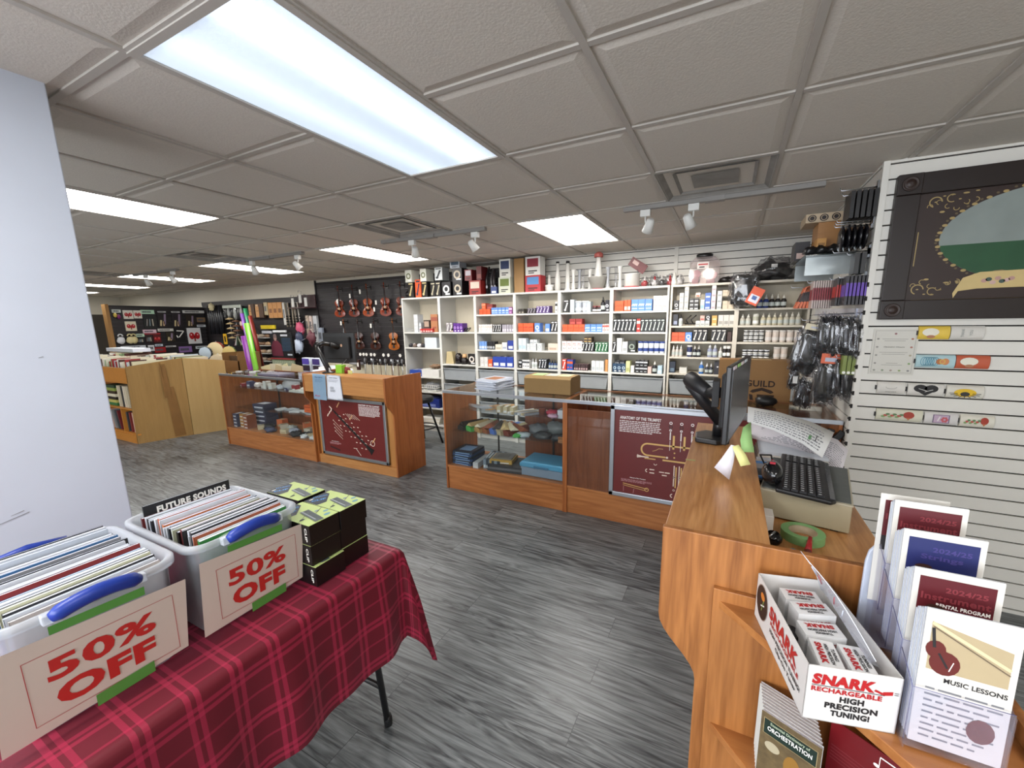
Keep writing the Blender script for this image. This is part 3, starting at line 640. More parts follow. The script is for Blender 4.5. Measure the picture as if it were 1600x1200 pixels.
for v in vs_:
    for u in us:
        dx = max(u-x1, x0-u, 0); dy = max(v-y1, y0-v, 0); sx_ = 1 if u > x1 else -1; sy_ = 1 if v > y1 else -1
        bx = min(max(u, x0), x1); by = min(max(v, y0), y1)
        if dx == 0 and dy == 0: p = (u, v, zt+.0012*noise.noise(Vector((u*9, v*9, 0))))
        else:
            r_ = math.hypot(dx, dy); ph = math.atan2(dy, dx)
            cr = math.sin(2*ph)*.17*r_ if dx and dy else 0
            s_ = by if dx >= dy else bx
            fade = min(1, r_/.25)
            wv = (.010*math.sin(s_*21+1)+.008*math.sin(s_*34))*fade
            o = .006+.012*fade+wv
            dr = math.sqrt(max(r_*r_-cr*cr, 0)); o = max(.004, o)
            p = (bx+sx_*(o*math.cos(ph)+cr*math.cos(ph)), by+sy_*(o*math.sin(ph)+cr*math.sin(ph)), zt-max(0, dr-.004))
        m.v.append(Vector(p)); m.uv.append((u, v))
W_ = len(us); i_ = m.mi(plaid())
for b in range(len(vs_)-1):
    for a in range(W_-1): m.f.append([b*W_+a, b*W_+a+1, (b+1)*W_+a+1, (b+1)*W_+a]); m.m.append(i_); m.sm.append(True)
solo('tablecloth', 'crimson plaid cloth draped over the folding table', 'tablecloth', m, (-1.46, .15, TZ))
# framed sign on the right wall
t = thing('painted_sign', 'large dark wooden framed sign with a painted oval landscape on the right slatwall', 'sign', (1.38, 2.93, 1.585))
a0, a1, c0, c1 = .722, 2.05, 1.585, 2.315; DW = mat('190c08', .45, var=.2, scale=10); DW2 = mat('2a1a15', .5, var=.15)
f = MB()
for a, b, c, d in ((a0, a1, c0, c0+.1), (a0, a1, c1-.1, c1), (a0, a0+.1, c0+.1, c1-.1), (a1-.1, a1, c0+.1, c1-.1)): f.box(a, b, 2.9, 2.941, c, d, DW)
for a, c in ((a0, c0), (a0, c1-.1), (a1-.1, c0), (a1-.1, c1-.1)):
    f.box(a, a+.1, 2.893, 2.9, c, c+.1, DW); f.lathe([(.036, .0), (.034, -.008), (.022, -.004), (.018, -.008), (.006, -.012)], (a+.05, 2.892, c+.05), DW2, 20, 'Y')
part(t, 'frame', f, .004)
m = MB(); m.box(a0+.09, a1-.09, 2.925, 2.935, c0+.09, c1-.09, DW2); F = FY(0, 2.9245, 0); cx, cz, rx, rz = 1.4, 1.985, .475, .235; YL = mat('a08a58', .5)
sky, grn = mat('7f8884', .5, var=.25, scale=6), mat('1d4a2c', .6, var=.3, scale=8)
m.disc(F, cx, cz, rx, rz, sky, .0006, 48); hz = cz-.03
m.poly(F, [(cx+rx*math.cos(t_), cz+rz*math.sin(t_)) for t_ in [PI+.13+(PI-.26)*k/24 for k in range(25)]], grn, .0009)
for k in range(44):
    t_ = 2*PI*k/44; m.disc(F, cx+(rx+.006)*math.cos(t_), cz+(rz+.006)*math.sin(t_), .011, .007, YL, .0012, 8, t_).disc(F, cx+(rx+.012)*math.cos(t_+.06), cz+(rz+.012)*math.sin(t_+.06), .006, .005, mat('5c4d34', .5), .001, 8)
for k in range(26): m.disc(F, 1.32+.05*math.sin(k*2.1), 1.83+.012*k, .022, .014, mat(('2f3d28', '6d6844', '3c4a30')[k % 3], .7), .0011+.00005*k, 9)
m.poly(F, [(1.29, 1.8), (1.32, 1.8), (1.315, 2.05), (1.295, 2.05)], mat('8f8552', .6), .0013)
for k in range(12): m.disc(F, 1.12+.05*k, 1.795+.01*math.sin(k*2), .04, .018, mat(('6b5a52', '7a6a4c', '4a4a38')[k % 3], .7), .0013, 9)
BN = mat('c2ab74', .5)
m.poly(F, [(1.01, 1.715), (1.04, 1.79), (1.1, 1.815), (1.75, 1.83), (1.78, 1.74), (1.1, 1.735), (1.03, 1.725), (1.015, 1.69)], BN, .0016)
m.text(F, 'Thank', 1.42, 1.775, .32, .07, mat('4a1d18', .5), .002, .03, 0, .3)
for k in range(7): m.disc(F, 1.12+.016*k, 1.772+.01*math.sin(k*2.5), .012, .01, mat(('b08a80', '3e4f48', 'c0a098')[k % 3], .6), .002, 8)
for cx_, cz_, s_ in ((.89, 2.17, 1), (.87, 1.74, -1)):
    for q in range(6): a_ = q*.9; m.ring(F, cx_-.02+.034*q, cz_-.02*s_+.018*math.sin(q*1.7), .012, .003, YL, a=a_, b=a_+3.6, n=10).disc(F, cx_+.0+.03*q, cz_+.03*s_*math.sin(q), .006, .003, YL, n=8)
    m.ring(F, cx_, cz_, .026, .005, YL, a=0, b=4.4).ring(F, cx_+.06, cz_+.012*s_, .02, .004, YL, a=1, b=5.2).disc(F, cx_+.03, cz_-.05*s_, .01, .005, YL).disc(F, cx_+.11, cz_+.03, .012, .004, YL).disc(F, cx_+.15, cz_+.035, .008, .003, YL)
m.rect(F, .838, .842, 1.86, 2.03, YL); m.rect(F, .85, 1.95, c0+.098, c0+.101, YL)
part(t, 'painting', m)
# ------------------------------------------------------------------ small shop goods
_me = {}
def cached(key, fn):
    if key not in _me: mb = fn(); _me[key] = mb.mesh('goods')
    return _me[key]
def put(me, name, label, cat, loc, rz=0, group=None, kids=(), rot=None):
    o = bpy.data.objects.new(name, me); COL.objects.link(o); o.location = loc; o.rotation_euler = rot or (0, 0, rz); tag(o, label, cat, group)
    for kn, km in kids:
        c = bpy.data.objects.new(kn, km); COL.objects.link(c); c.parent = o
    return o
def G(c, rough=.5): return mat(c, rough)
def pbox(w, d, h, c, c2, style):
    def fn():
        m = MB(); e = .0008; m.box(-w/2+e, w/2-e, -d/2, d/2, 0, h, G(c, .45)); F = FY(0, -d/2, 0); A = G(c2, .5); o = .0006
        if style == 'lab': m.rect(F, -w*.36, w*.36, h*.12, h*.42, A)
        elif style == 'band': m.rect(F, -w*.5, w*.5, h*.62, h*.84, A); m.rect(F, -w*.3, w*.3, h*.2, h*.3, A)
        elif style == 'reed':
            for k in range(5): m.line(F, -w*.4+w*.16*k, h*.42+h*.06*(k % 2), -w*.27+w*.16*k, h*.62, h*.07, A)
            m.rect(F, -w*.4, w*.4, h*.18, h*.25, A)
        elif style == 'script':
            for k in range(3): m.ring(F, -w*.26+w*.24*k, h*.68, w*.14, w*.06, A, n=10, ry=h*.14, a=.6*k, b=.6*k+5)
            for k in range(2): m.line(F, -w*.2+w*.3*k, h*.2, -w*.08+w*.3*k, h*.36, w*.09, INK)
        elif style == 'inst':
            m.line(F, -w*.18, h*.2, w*.2, h*.72, w*.22, A); m.disc(F, -w*.2, h*.2, w*.2, h*.09, A, n=8); m.rect(F, -w*.36, w*.36, h*.85, h*.93, A)
            m.disc(F, w*.2, h*.72, w*.15, h*.06, A, n=8)
        elif style == 'ring': m.ring(F, 0, h*.5, min(w, h)*.36, min(w, h)*.16, A, n=14); m.rect(F, -w*.1, w*.4, h*.1, h*.2, G('e8e8e8'))
        elif style == 'pic': m.rect(F, -w*.38, w*.38, h*.45, h*.9, A); m.rect(F, -w*.3, w*.3, h*.2, h*.26, INK); m.rect(F, -w*.3, w*.1, h*.1, h*.15, INK)
        elif style == 'dots':
            for k in range(3): m.disc(F, -w*.25+w*.25*k, h*.6, w*.07, w*.07, A, n=8)
        m.rect(FU(0, 0, h), -w*.3, w*.3, -d*.3, d*.3, A)
        return m
    return cached(('b', w, d, h, c, c2, style), fn)
def bottle(r, h, c, cap, style):
    def body():
        m = MB()
        if style == 'jar': m.lathe([(r*.94, 0), (r, .004), (r, h*.74), (r*.95, h*.78)], (0, 0, 0), G(c), 12)
        elif style == 'tub': m.lathe([(r*.85, 0), (r*.88, .003), (r, h*.86), (r*.98, h*.88)], (0, 0, 0), G(c), 12)
        else: m.lathe([(r*.9, 0), (r, .004), (r, h*.52), (r*.85, h*.6), (r*.42, h*.68)], (0, 0, 0), G(c), 12)
        lab = 'e8e8e4' if style == 'jar' else cap
        m.lathe([(r*1.02, h*.15), (r*1.02, h*.42)], (0, 0, 0), G(lab if style != 'drop' else 'b8c0bc'), 12, cap=False)
        return m
    def top():
        m = MB()
        if style == 'jar': m.lathe([(r*1.0, h*.76), (r*1.02, h*.78), (r*1.02, h), (r*.9, h)], (0, 0, 0), G(cap), 12)
        elif style == 'tub': m.lathe([(r*1.04, h*.86), (r*1.04, h), (r*.98, h)], (0, 0, 0), G(cap), 12)
        else: m.lathe([(r*.5, h*.66), (r*.5, h*.8), (r*.3, h*.84), (r*.12, h)], (0, 0, 0), G(cap), 10)
        return m
    return cached(('o', r, h, c, cap, style), body), cached(('oc', r, h, c, cap, style), top)
NAMES = {'b': ('small_box', 'box'), 'j': ('jar', 'jar'), 'o': ('bottle', 'bottle'), 't': ('tub', 'tub')}
PL = {'box': 'boxes', 'jar': 'jars', 'bottle': 'bottles', 'tub': 'tubs'}
def row(X0, X1, Y, z, where, items, dep=.1):
    """items: (kind, u, w, n, h, colour, colour2, style, description[, stacked])"""
    for it in items:
        k, u, w_, n, h, c, c2, st, desc = it[:9]; stack = it[9] if len(it) > 9 else 1
        nm, cat = NAMES[k]; x = X0+.022+u*(X1-X0-.044)+w_/2; tot = n*stack
        lab = '%s %s %s' % (desc, cat, where); grp = None
        if tot > 1: grp = '%s %s %s' % (desc, PL[cat], where)
        if stack > 1: lab = 'stacked %s %s %s' % (desc, cat, where)
        for a in range(n):
            jit = ((a*37+int(u*100)) % 7-3)*.0012
            for s in range(stack):
                zz = z+s*(h+.0005)+.0006
                if k == 'b': put(pbox(w_-.002, dep, h, c, c2, st), nm, lab, cat, (x, Y+dep/2+.02+jit, zz), 0, grp)
                else:
                    b, t_ = bottle(w_/2-.001, h, c, c2, {'j': 'jar', 'o': st or 'drop', 't': 'tub'}[k]); put(b, nm, lab, cat, (x, Y+w_/2+.02+jit, zz), 0, grp, (('lid' if k in 'jt' else 'cap', t_),))
            x += w_
O1, O2, B1, B2, W1, K1, R1, P1 = 'd8572b', 'b23a20', '5b86cf', '3559a8', 'dcdcd8', '1a1a1c', 'c43a34', '4a2f6a'
def S(u, r): return 'on the %s of the %s bookcase' % (r, ORD[u])
R4 = ['top shelf', 'second shelf', 'third shelf', 'fourth shelf']
Yb = 4.668
row(XS[0], XS[1], Yb, 1.47, S(0, 'top shelf'), [('b', .28, .075, 1, .05, 'b9bcbf', 'e6e6e6', 'lab', 'light grey', 5), ('b', .42, .045, 1, .045, 'a2a6aa', 'e6e6e6', 'lab', 'small grey', 3), ('b', .55, .11, 1, .17, '3a2c2a', 'a08a7a', 'pic', 'dark brown'),
    ('b', .76, .12, 1, .25, 'a4704c', '8a4a3a', 'band', 'tall tan'), ], .12)
row(XS[0], XS[1], 4.63, 1.47, S(0, 'top shelf'), [('b', .5, .045, 5, .05, 'b03030', 'e8c8c0', 'lab', 'small red and white')], .05)
row(XS[0], XS[1], Yb, 1.247, S(0, 'second shelf'), [('b', .56, .22, 1, .145, 'c3cad0', 'dfe6ea', 'plain', 'translucent white storage')], .2)
row(XS[0], XS[1], Yb, .82, S(0, 'third shelf'), [('b', .05, .12, 2, .09, '2848a0', 'c8ccd8', 'lab', 'blue'), ('b', .42, .32, 1, .11, W1, 'c8c4b8', 'plain', 'open white cardboard')], .2)
row(XS[0], XS[1], Yb, .36, S(0, 'fifth shelf'), [('b', .1, .5, 1, .13, '1f2f78', '6c7ab0', 'lab', 'navy blue plastic')], .25)
row(XS[1], XS[2], Yb, 1.47, S(1, 'top shelf'), [('b', .16, .12, 1, .05, '20181a', 'c8b0a8', 'lab', 'flat black'), ('b', .14, .055, 2, .13, '8a8488', 'e0dcd8', 'inst', 'silver and red'), ('b', .36, .05, 3, .12, '5a2c86', 'b89ad0', 'ring', 'purple')], .12)
row(XS[1], XS[2], Yb, 1.024, S(1, 'second shelf'), [('b', .76, .12, 1, .15, '191616', 'd8d0c8', 'ring', 'black framed')], .12)
row(XS[2], XS[3], Yb, 1.70, S(2, R4[0]), [('b', .07, .055, 3, .07, O1, O2, 'reed', 'orange'), ('b', .40, .052, 5, .085, B1, 'c8d8f4', 'reed', 'blue'), ('b', .87, .05, 1, .085, '8a4a8a', 'e8c8e8', 'band', 'mauve')])
row(XS[2], XS[3], Yb, 1.77, S(2, R4[0]), [('b', .14, .06, 1, .075, O1, 'e89070', 'band', 'orange upper'), ('b', .27, .09, 1, .06, '7a2a2a', 'b05040', 'lab', 'dark red upper')])
row(XS[2], XS[3], Yb, 1.47, S(2, R4[1]), [('b', .03, .035, 6, .10, 'e4dcd8', O1, 'script', 'white and orange'), ('b', .43, .033, 4, .10, K1, 'e4e4e4', 'inst', 'black instrument'), ('b', .68, .035, 5, .095, '9a96a0', 'c8c4cc', 'lab', 'grey')])
row(XS[2], XS[3], Yb, 1.24, S(2, R4[2]), [('b', .03, .03, 4, .105, '6c94d0', 'd8e4f4', 'lab', 'slim blue'), ('b', .25, .03, 4, .105, '1c1c20', 'b0b4b8', 'lab', 'slim black'), ('b', .48, .1, 1, .07, 'cfc8b8', 'a8a090', 'lab', 'cream'), ('b', .67, .075, 1, .095, 'dcdcdc', '9aa0b0', 'lab', 'white'), ('b', .82, .09, 1, .12, '23388c', 'd0d4e0', 'lab', 'blue plastic')])
row(XS[2], XS[3], Yb, 1.01, S(2, R4[3]), [('b', .04, .06, 2, .125, 'd4d0cc', 'b8bcc0', 'ring', 'white'), ('b', .27, .065, 1, .095, O1, 'e8b8a0', 'lab', 'orange'), ('b', .40, .105, 3, .135, '24409c', 'd8dce8', 'lab', 'deep blue plastic')], .16)
row(XS[3], XS[4], Yb, 1.70, S(3, R4[0]), [('b', .04, .04, 2, .06, '2a2622', '8a8478', 'lab', 'small dark'), ('b', .26, .04, 3, .065, '28222a', '9a94a0', 'inst', 'flat black and grey'), ('b', .48, .045, 4, .085, '47306a', 'd0c4e0', 'inst', 'purple and white'), ('b', .93, .03, 1, .13, 'dcdcdc', '303030', 'band', 'white standing')])
row(XS[3], XS[4], Yb, 1.47, S(3, R4[1]), [('b', .03, .072, 3, .11, O1, O2, 'reed', 'orange'), ('b', .44, .075, 1, .11, B1, 'd8e4f4', 'ring', 'blue'), ('b', .70, .06, 1, .1, B1, 'e8eef8', 'lab', 'second blue'), ('b', .83, .045, 2, .13, '1c1a1c', 'e0e0e0', 'inst', 'black')])
row(XS[3], XS[4], Yb, 1.24, S(3, R4[2]), [('b', .03, .055, 2, .15, 'ccd6dc', 'a8c0cc', 'lab', 'tall pale'), ('b', .24, .045, 3, .085, 'c4c8ca', 'a0a8ac', 'dots', 'pale grey'), ('b', .5, .065, 1, .09, 'd4d8d8', 'a8b0b0', 'ring', 'white'), ('b', .76, .13, 1, .09, 'c8bfb0', 'b09888', 'lab', 'long cream')])
row(XS[3], XS[4], Yb, 1.325, S(3, R4[2]), [('b', .32, .05, 2, .05, 'c8ccce', '98a0a4', 'lab', 'small upper')])
row(XS[3], XS[4], Yb, 1.01, S(3, R4[3]), [('b', .03, .045, 1, .1, K1, 'c8ccd0', 'band', 'black'), ('b', .12, .035, 3, .105, 'dcdcdc', '484c50', 'band', 'white slim'), ('o', .35, .04, 2, .13, 'dadcdc', 'b8bcbe', 'drop', 'white'), ('b', .53, .038, 3, .12, '20242c', 'd4d8dc', 'inst', 'navy and white'), ('o', .76, .036, 4, .12, '2c4470', '1c2430', 'drop', 'dark blue')])
row(XS[4], XS[5], Yb, 1.70, S(4, R4[0]), [('b', .04, .07, 1, .15, '191919', 'd4d4d4', 'inst', 'tall black'), ('b', .18, .05, 1, .15, 'c8d0d4', 'e8ecee', 'plain', 'clear'), ('t', .27, .085, 2, .13, 'aab0b8', 'd4d8dc', '', 'silver'), ('b', .53, .05, 1, .12, 'a8b0b4', 'd0d4d8', 'plain', 'clear narrow'), ('j', .64, .055, 2, .07, '2c1c1c', '6a3030', '', 'small dark red'), ('o', .80, .06, 1, .17, '15151a', '0f0f12', 'drop', 'tall black'), ('b', .9, .05, 1, .13, '1c1a22', 'd8d8e0', 'ring', 'black logo')])
row(XS[4], XS[5], Yb, 1.47, S(4, R4[1]), [('b', .02, .07, 4, .09, O1, O2, 'reed', 'orange'), ('b', .5, .07, 3, .09, B1, 'c8d8f4', 'reed', 'blue'), ('b', .86, .026, 3, .09, 'd4c8c4', 'c05048', 'band', 'slim pink')])
row(XS[4], XS[5], Yb, 1.56, S(4, R4[1]), [('b', .17, .08, 2, .065, '8c2420', 'c05048', 'lab', 'dark red upper')])
row(XS[4], XS[5], Yb, 1.24, S(4, R4[2]), [('b', .01, .065, 4, .12, 'e0d8d4', R1, 'script', 'white and red'), ('b', .44, .038, 4, .11, '15171a', 'd8dcd8', 'inst', 'black'), ('b', .72, .038, 4, .11, '1c5a34', 'd0e0d0', 'inst', 'green')])
row(XS[4], XS[5], Yb, 1.351, S(4, R4[2]), [('b', .48, .05, 2, .03, '3a2c1c', 'c8a868', 'lab', 'small gold and black', 2)])
row(XS[4], XS[5], Yb, 1.01, S(4, R4[3]), [('b', .02, .05, 1, .13, 'd04030', 'e8e8e8', 'inst', 'red'), ('b', .12, .04, 2, .125, '3050a0', O1, 'band', 'blue and orange'), ('b', .27, .03, 6, .075, '3c2a2c', 'a89090', 'lab', 'small brown'), ('b', .65, .05, 3, .12, 'd8dcdc', 'b0b8bc', 'lab', 'white'), ('b', .93, .035, 1, .14, 'c08850', 'a87040', 'plain', 'tan')])
row(XS[5], XS[-1], Yb, 1.70, S(5, R4[0]), [('b', .02, .1, 1, .115, O1, 'c04020', 'reed', 'wide orange'), ('b', .2, .038, 2, .12, O1, 'f0e0d8', 'lab', 'slim orange'), ('b', .34, .075, 3, .125, B1, 'c8d8f4', 'reed', 'blue'), ('b', .75, .048, 3, .155, 'e0dcd4', R1, 'script', 'tall white and red')])
row(XS[5], XS[-1], Yb, 1.47, S(5, R4[1]), [('b', .0, .043, 6, .145, '1a1c20', 'e0e0dc', 'inst', 'tall black instrument'), ('b', .455, .042, 1, .145, 'a42c24', 'd8c8c0', 'band', 'tall red'), ('b', .53, .043, 6, .14, '24282a', 'c8d4c8', 'inst', 'tall charcoal instrument')])
row(XS[5], XS[-1], Yb, 1.24, S(5, R4[2]), [('b', .0, .04, 1, .12, K1, 'dcdcdc', 'inst', 'black instrument'), ('b', .08, .06, 1, .16, 'd8dad8', 'b0b4b4', 'plain', 'tall white'), ('b', .19, .06, 1, .12, 'd8dad8', 'a0a4a4', 'lab', 'white'), ('b', .25, .0, 0, .1, K1, K1, 'plain', 'x'), ('b', .3, .09, 1, .13, '262a26', '8a9488', 'ring', 'dark patterned'), ('t', .49, .058, 5, .125, 'd4dae4', '2c4488', '', 'white and blue')])
row(XS[5], XS[-1], Yb, 1.01, S(5, R4[3]), [('b', .01, .05, 3, .1, '24405c', 'b8ccd8', 'ring', 'teal'), ('b', .01+.001, .0, 0, .1, K1, K1, 'plain', 'x'), ('b', .27, .05, 1, .13, 'c8cc98', 'a8ac70', 'lab', 'pale yellow'), ('b', .37, .04, 1, .08, 'd8d8d8', 'b0b0b0', 'plain', 'small white'), ('b', .46, .045, 3, .07, '18181a', 'c8ccd0', 'band', 'black and white', 2), ('b', .7, .04, 1, .075, 'd0b8b0', 'a08080', 'plain', 'small pink'), ('o', .78, .05, 1, .14, '1c1e22', 'd4d0c4', 'drop', 'black'), ('b', .88, .05, 1, .09, 'b0c8d4', 'd8e4ec', 'lab', 'light blue')])
row(XS[5], XS[-1], Yb, 1.11, S(5, R4[3]), [('b', .04, .06, 2, .03, '1c1c20', '888c90', 'lab', 'flat dark upper')])
A, B_ = -.59, .045
row(A, B_, Yb, 1.70, S(6, R4[0]), [('b', .02, .05, 1, .1, K1, 'd8d8d8', 'ring', 'black'), ('b', .11, .043, 1, .058, 'c8c8c4', 'a0a09c', 'lab', 'light grey', 3), ('b', .19, .043, 1, .06, 'd0d0cc', 'a0a09c', 'lab', 'pale', 4), ('b', .28, .045, 2, .038, '1c1c1e', 'd8d8d8', 'lab', 'black and white', 3), ('b', .46, .04, 1, .1, 'bcd0d4', '8ab0b8', 'lab', 'pale teal'),
    ('b', .53, .055, 1, .055, '2f5eb0', 'c8d8f0', 'lab', 'blue', 3), ('b', .63, .042, 1, .06, 'd4ccd0', 'a898a0', 'lab', 'pinkish white', 4), ('b', .72, .045, 1, .06, 'ccd0d0', '9aa0a0', 'lab', 'whitish', 3), ('b', .81, .05, 2, .08, 'c8b8a0', 'a88c70', 'dots', 'tan'), ])
row(A, B_, Yb, 1.826, S(6, R4[0]), [('b', .37, .05, 1, .045, 'd0c0b4', O1, 'lab', 'pink and orange upper'), ('b', .8, .05, 2, .06, 'c8b8a0', 'a88c70', 'dots', 'tan upper')])
row(A, B_, Yb, 1.535, S(6, R4[1]), [('b', .02, .05, 1, .12, '20222c', '8890a8', 'lab', 'dark blue'), ('o', .11, .045, 1, .12, 'c8ccd0', '1c1c20', 'drop', 'white and black'), ('b', .4, .045, 3, .05, 'c8ccc8', '989c98', 'lab', 'low white'), ('b', .66, .05, 1, .05, 'c49a48', 'e0d0a0', 'lab', 'amber', 2), ('b', .76, .05, 3, .105, 'ccc8c0', '9a968e', 'lab', 'white')])
row(A, B_, Yb, 1.587, S(6, R4[1]), [('b', .47, .045, 1, .05, 'cca498', 'b05048', 'lab', 'pink upper'), ('b', .56, .045, 1, .06, K1, 'd8d8d8', 'ring', 'black upper')])
row(A, B_, Yb, 1.37, S(6, R4[2]), [('b', .01, .068, 2, .095, O1, O2, 'reed', 'orange'), ('b', .24, .068, 1, .095, B1, 'c8d8f4', 'ring', 'blue'), ('b', .37, .046, 3, .125, '17171a', 'dcd8d0', 'inst', 'left black instrument'), ('b', .67, .046, 3, .125, '17171a', 'dcd8d0', 'inst', 'right black instrument'), ('b', .92, .04, 1, .1, '3a2018', '604030', 'plain', 'dark brown')])
row(A, B_, Yb, 1.207, S(6, R4[3]), [('o', .02, .038, 3, .12, 'c8c0b8', 'e4e4e0', 'drop', 'small dropper'), ('t', .28, .055, 1, .12, '2c345c', 'd8d8d8', '', 'navy label'), ('o', .38, .04, 2, .12, '1c1e28', 'd0d0cc', 'drop', 'black dropper'), ('o', .62, .05, 2, .14, '8a90a8', 'd8dce0', 'drop', 'lilac spray'), ('o', .80, .04, 1, .11, 'd0ccc8', 'd8d4d0', 'drop', 'white'), ('j', .87, .036, 2, .12, '221c1c', 'd8d8d4', '', 'black and white')])
row(A, B_, Yb, 1.03, S(6, 'fifth shelf'), [('b', .0, .06, 1, .12, '1c2434', '5c7080', 'lab', 'navy'), ('b', .17, .08, 1, .06, 'c8c8c0', 'a0a098', 'plain', 'cream'), ('o', .5, .05, 1, .14, '2e68b0', 'c8d4e4', 'drop', 'bright blue'), ('o', .6, .04, 2, .11, '303440', 'd8d8d8', 'drop', 'grey dropper'), ('b', .75, .13, 1, .13, '24242c', 'd8d8dc', 'dots', 'bottle carton')])
A, B_ = .045, .655
row(A, B_, Yb, 1.70, S(7, R4[0]), [('o', .26, .052, 2, .13, '283c7c', 'd4d4d0', 'drop', 'dark blue'), ('o', .44, .05, 3, .13, '24201e', 'd0ccc0', 'drop', 'dark')])
row(A, B_, Yb, 1.535, S(7, R4[1]), [('o', .02, .05, 2, .11, 'b8b4a8', 'd8d8d0', 'drop', 'clear capped'), ('j', .22, .055, 1, .11, 'a8a898', 'c8c8c0', '', 'clear'), ('o', .34, .048, 4, .115, 'c0b89c', 'd8d4c4', 'drop', 'cream valve oil'), ('o', .68, .048, 3, .12, 'c4c0b0', 'dcd8cc', 'drop', 'second cream oil')])
row(A, B_, Yb, 1.37, S(7, R4[2]), [('j', .1, .045, 4, .038, '17171a', 'd8d8d8', '', 'tiny black', 3), ('t', .43, .06, 5, .115, 'c8bdb4', 'd0ccc8', '', 'beige')])
row(A, B_, Yb, 1.207, S(7, R4[3]), [('j', .1, .048, 5, .042, '15151a', 'd0d4dc', '', 'little dark', 2), ('t', .58, .06, 2, .115, 'c8bdb4', 'd0ccc8', '', 'pale')])
# odd things in the first two bookcases
m = MB()
for k in range(3): m.tube([(-4.28+.03*k+.035*math.cos(a/3), 4.71, 1.5+.025*math.sin(a/3)) for a in range(18)], .003, STEEL, 5)
solo('wire_coil', 'small silver wire coils at the left of the first bookcase top shelf', 'coil', m, (-4.26, 4.71, 1.47))
for k in range(7):
    m = MB(); m.blob((0, 0, .025), (.035, .03, .028), G(('26242a', 'cfcdd0', '6a5a50')[k % 3]), k, .25, flat=-.024); solo('parts_bag', 'lumpy small parts bag on the second shelf of the first bookcase', 'parts bag', m, (-4.25+.04*k, 4.72+.03*(k % 2), 1.2485), 0, 'small parts bags on the second shelf of the first bookcase', local=True)
m = MB().blob((0, 0, .02), (.1, .06, .03), G('7a6048'), 3, .3, 4, 18); solo('cable_heap', 'brown tangle of cords on the white carton in the first bookcase', 'cords', m, (-3.85, 4.78, .95), local=True)
t = thing('wire_basket', 'white wire basket of crumpled plastic on the fourth shelf of the first bookcase', 'basket', (-3.95, 4.8, .6)); m = MB()
for z, s in ((.61, .85), (.65, .93), (.69, 1)): m.tube([(-3.95+sx_*.16*s, 4.8+sy_*.1*s, z) for sx_, sy_ in ((-1, -1), (1, -1), (1, 1), (-1, 1))], .004, WHT, 6, True)
for k in range(9): m.tube([(-4.09+.035*k, 4.715, .61), (-4.11+.04*k, 4.70, .69)], .003, WHT, 5)
m.box(-4.08, -3.82, 4.72, 4.88, .6, .612, WHT); part(t, 'basket', m); part(t, 'contents', MB().blob((-3.95, 4.8, .67), (.12, .07, .05), FROST, 2, .4, 3, 20))
for k in range(5): solo('paper_stack', 'flat stack of papers on the bottom shelf of the first bookcase', 'papers', MB().box(-.16, .16, -.1, .1, 0, .02, (PAPER, CREAM)[k % 2]), (-3.95, 4.8, .1005+.0205*k), .04*k, 'papers on the bottom shelf of the first bookcase', local=True)
m = MB().lathe([(.03, 0), (.055, .005), (.05, .12), (.025, .15)], (0, 0, 0), G('1a1416', .25), 18); solo('black_horn_bell', 'black oval bell shape on the second shelf of the second bookcase', 'mute', m, (-3.42, 4.76, 1.0245), local=True)
m = MB().prism([(-.07, 0), (.07, 0), (.045, .17), (-.045, .17)], -.04, .04, G('b7a880', .5), 'Y'); solo('metronome', 'cream tapered metronome on the second shelf of the second bookcase', 'metronome', m, (-3.55, 4.76, 1.0245), local=True)
t = thing('straight_mute', 'black mute with a tan cork top in the second bookcase', 'mute', (-3.31, 4.75, 1.0245)); part(t, 'body', MB().lathe([(.05, 0), (.05, .06), (.03, .09)], (0, 0, 0), G('16100f', .4), 16), local=True); part(t, 'cork_top', MB().lathe([(.03, .09), (.034, .1), (.028, .14)], (0, 0, 0), G('c49a6c'), 16), local=True)
m = MB()
for k in range(3): m.tube([(-3.32+.05*k+.04*math.cos(a/2), 4.73, 1.5+.028*math.sin(a/2+k)) for a in range(14)], .006, MBLK, 6)
solo('black_strap', 'coiled black straps at the right of the second bookcase top shelf', 'strap', m, (-3.25, 4.73, 1.47))
m = MB(); 
for x in (-.0, .05): m.tube([(x, 0, 0), (x-.03, 0, .05), (x+.02, 0, .1)], .006, BLK, 6)
m.tube([(-.04, 0, .01), (.08, 0, .01)], .008, MBLK, 6); solo('tool_clamp', 'black metal clamp on the second shelf of the seventh bookcase', 'clamp', m, (-.4, 4.74, 1.5445), local=True)
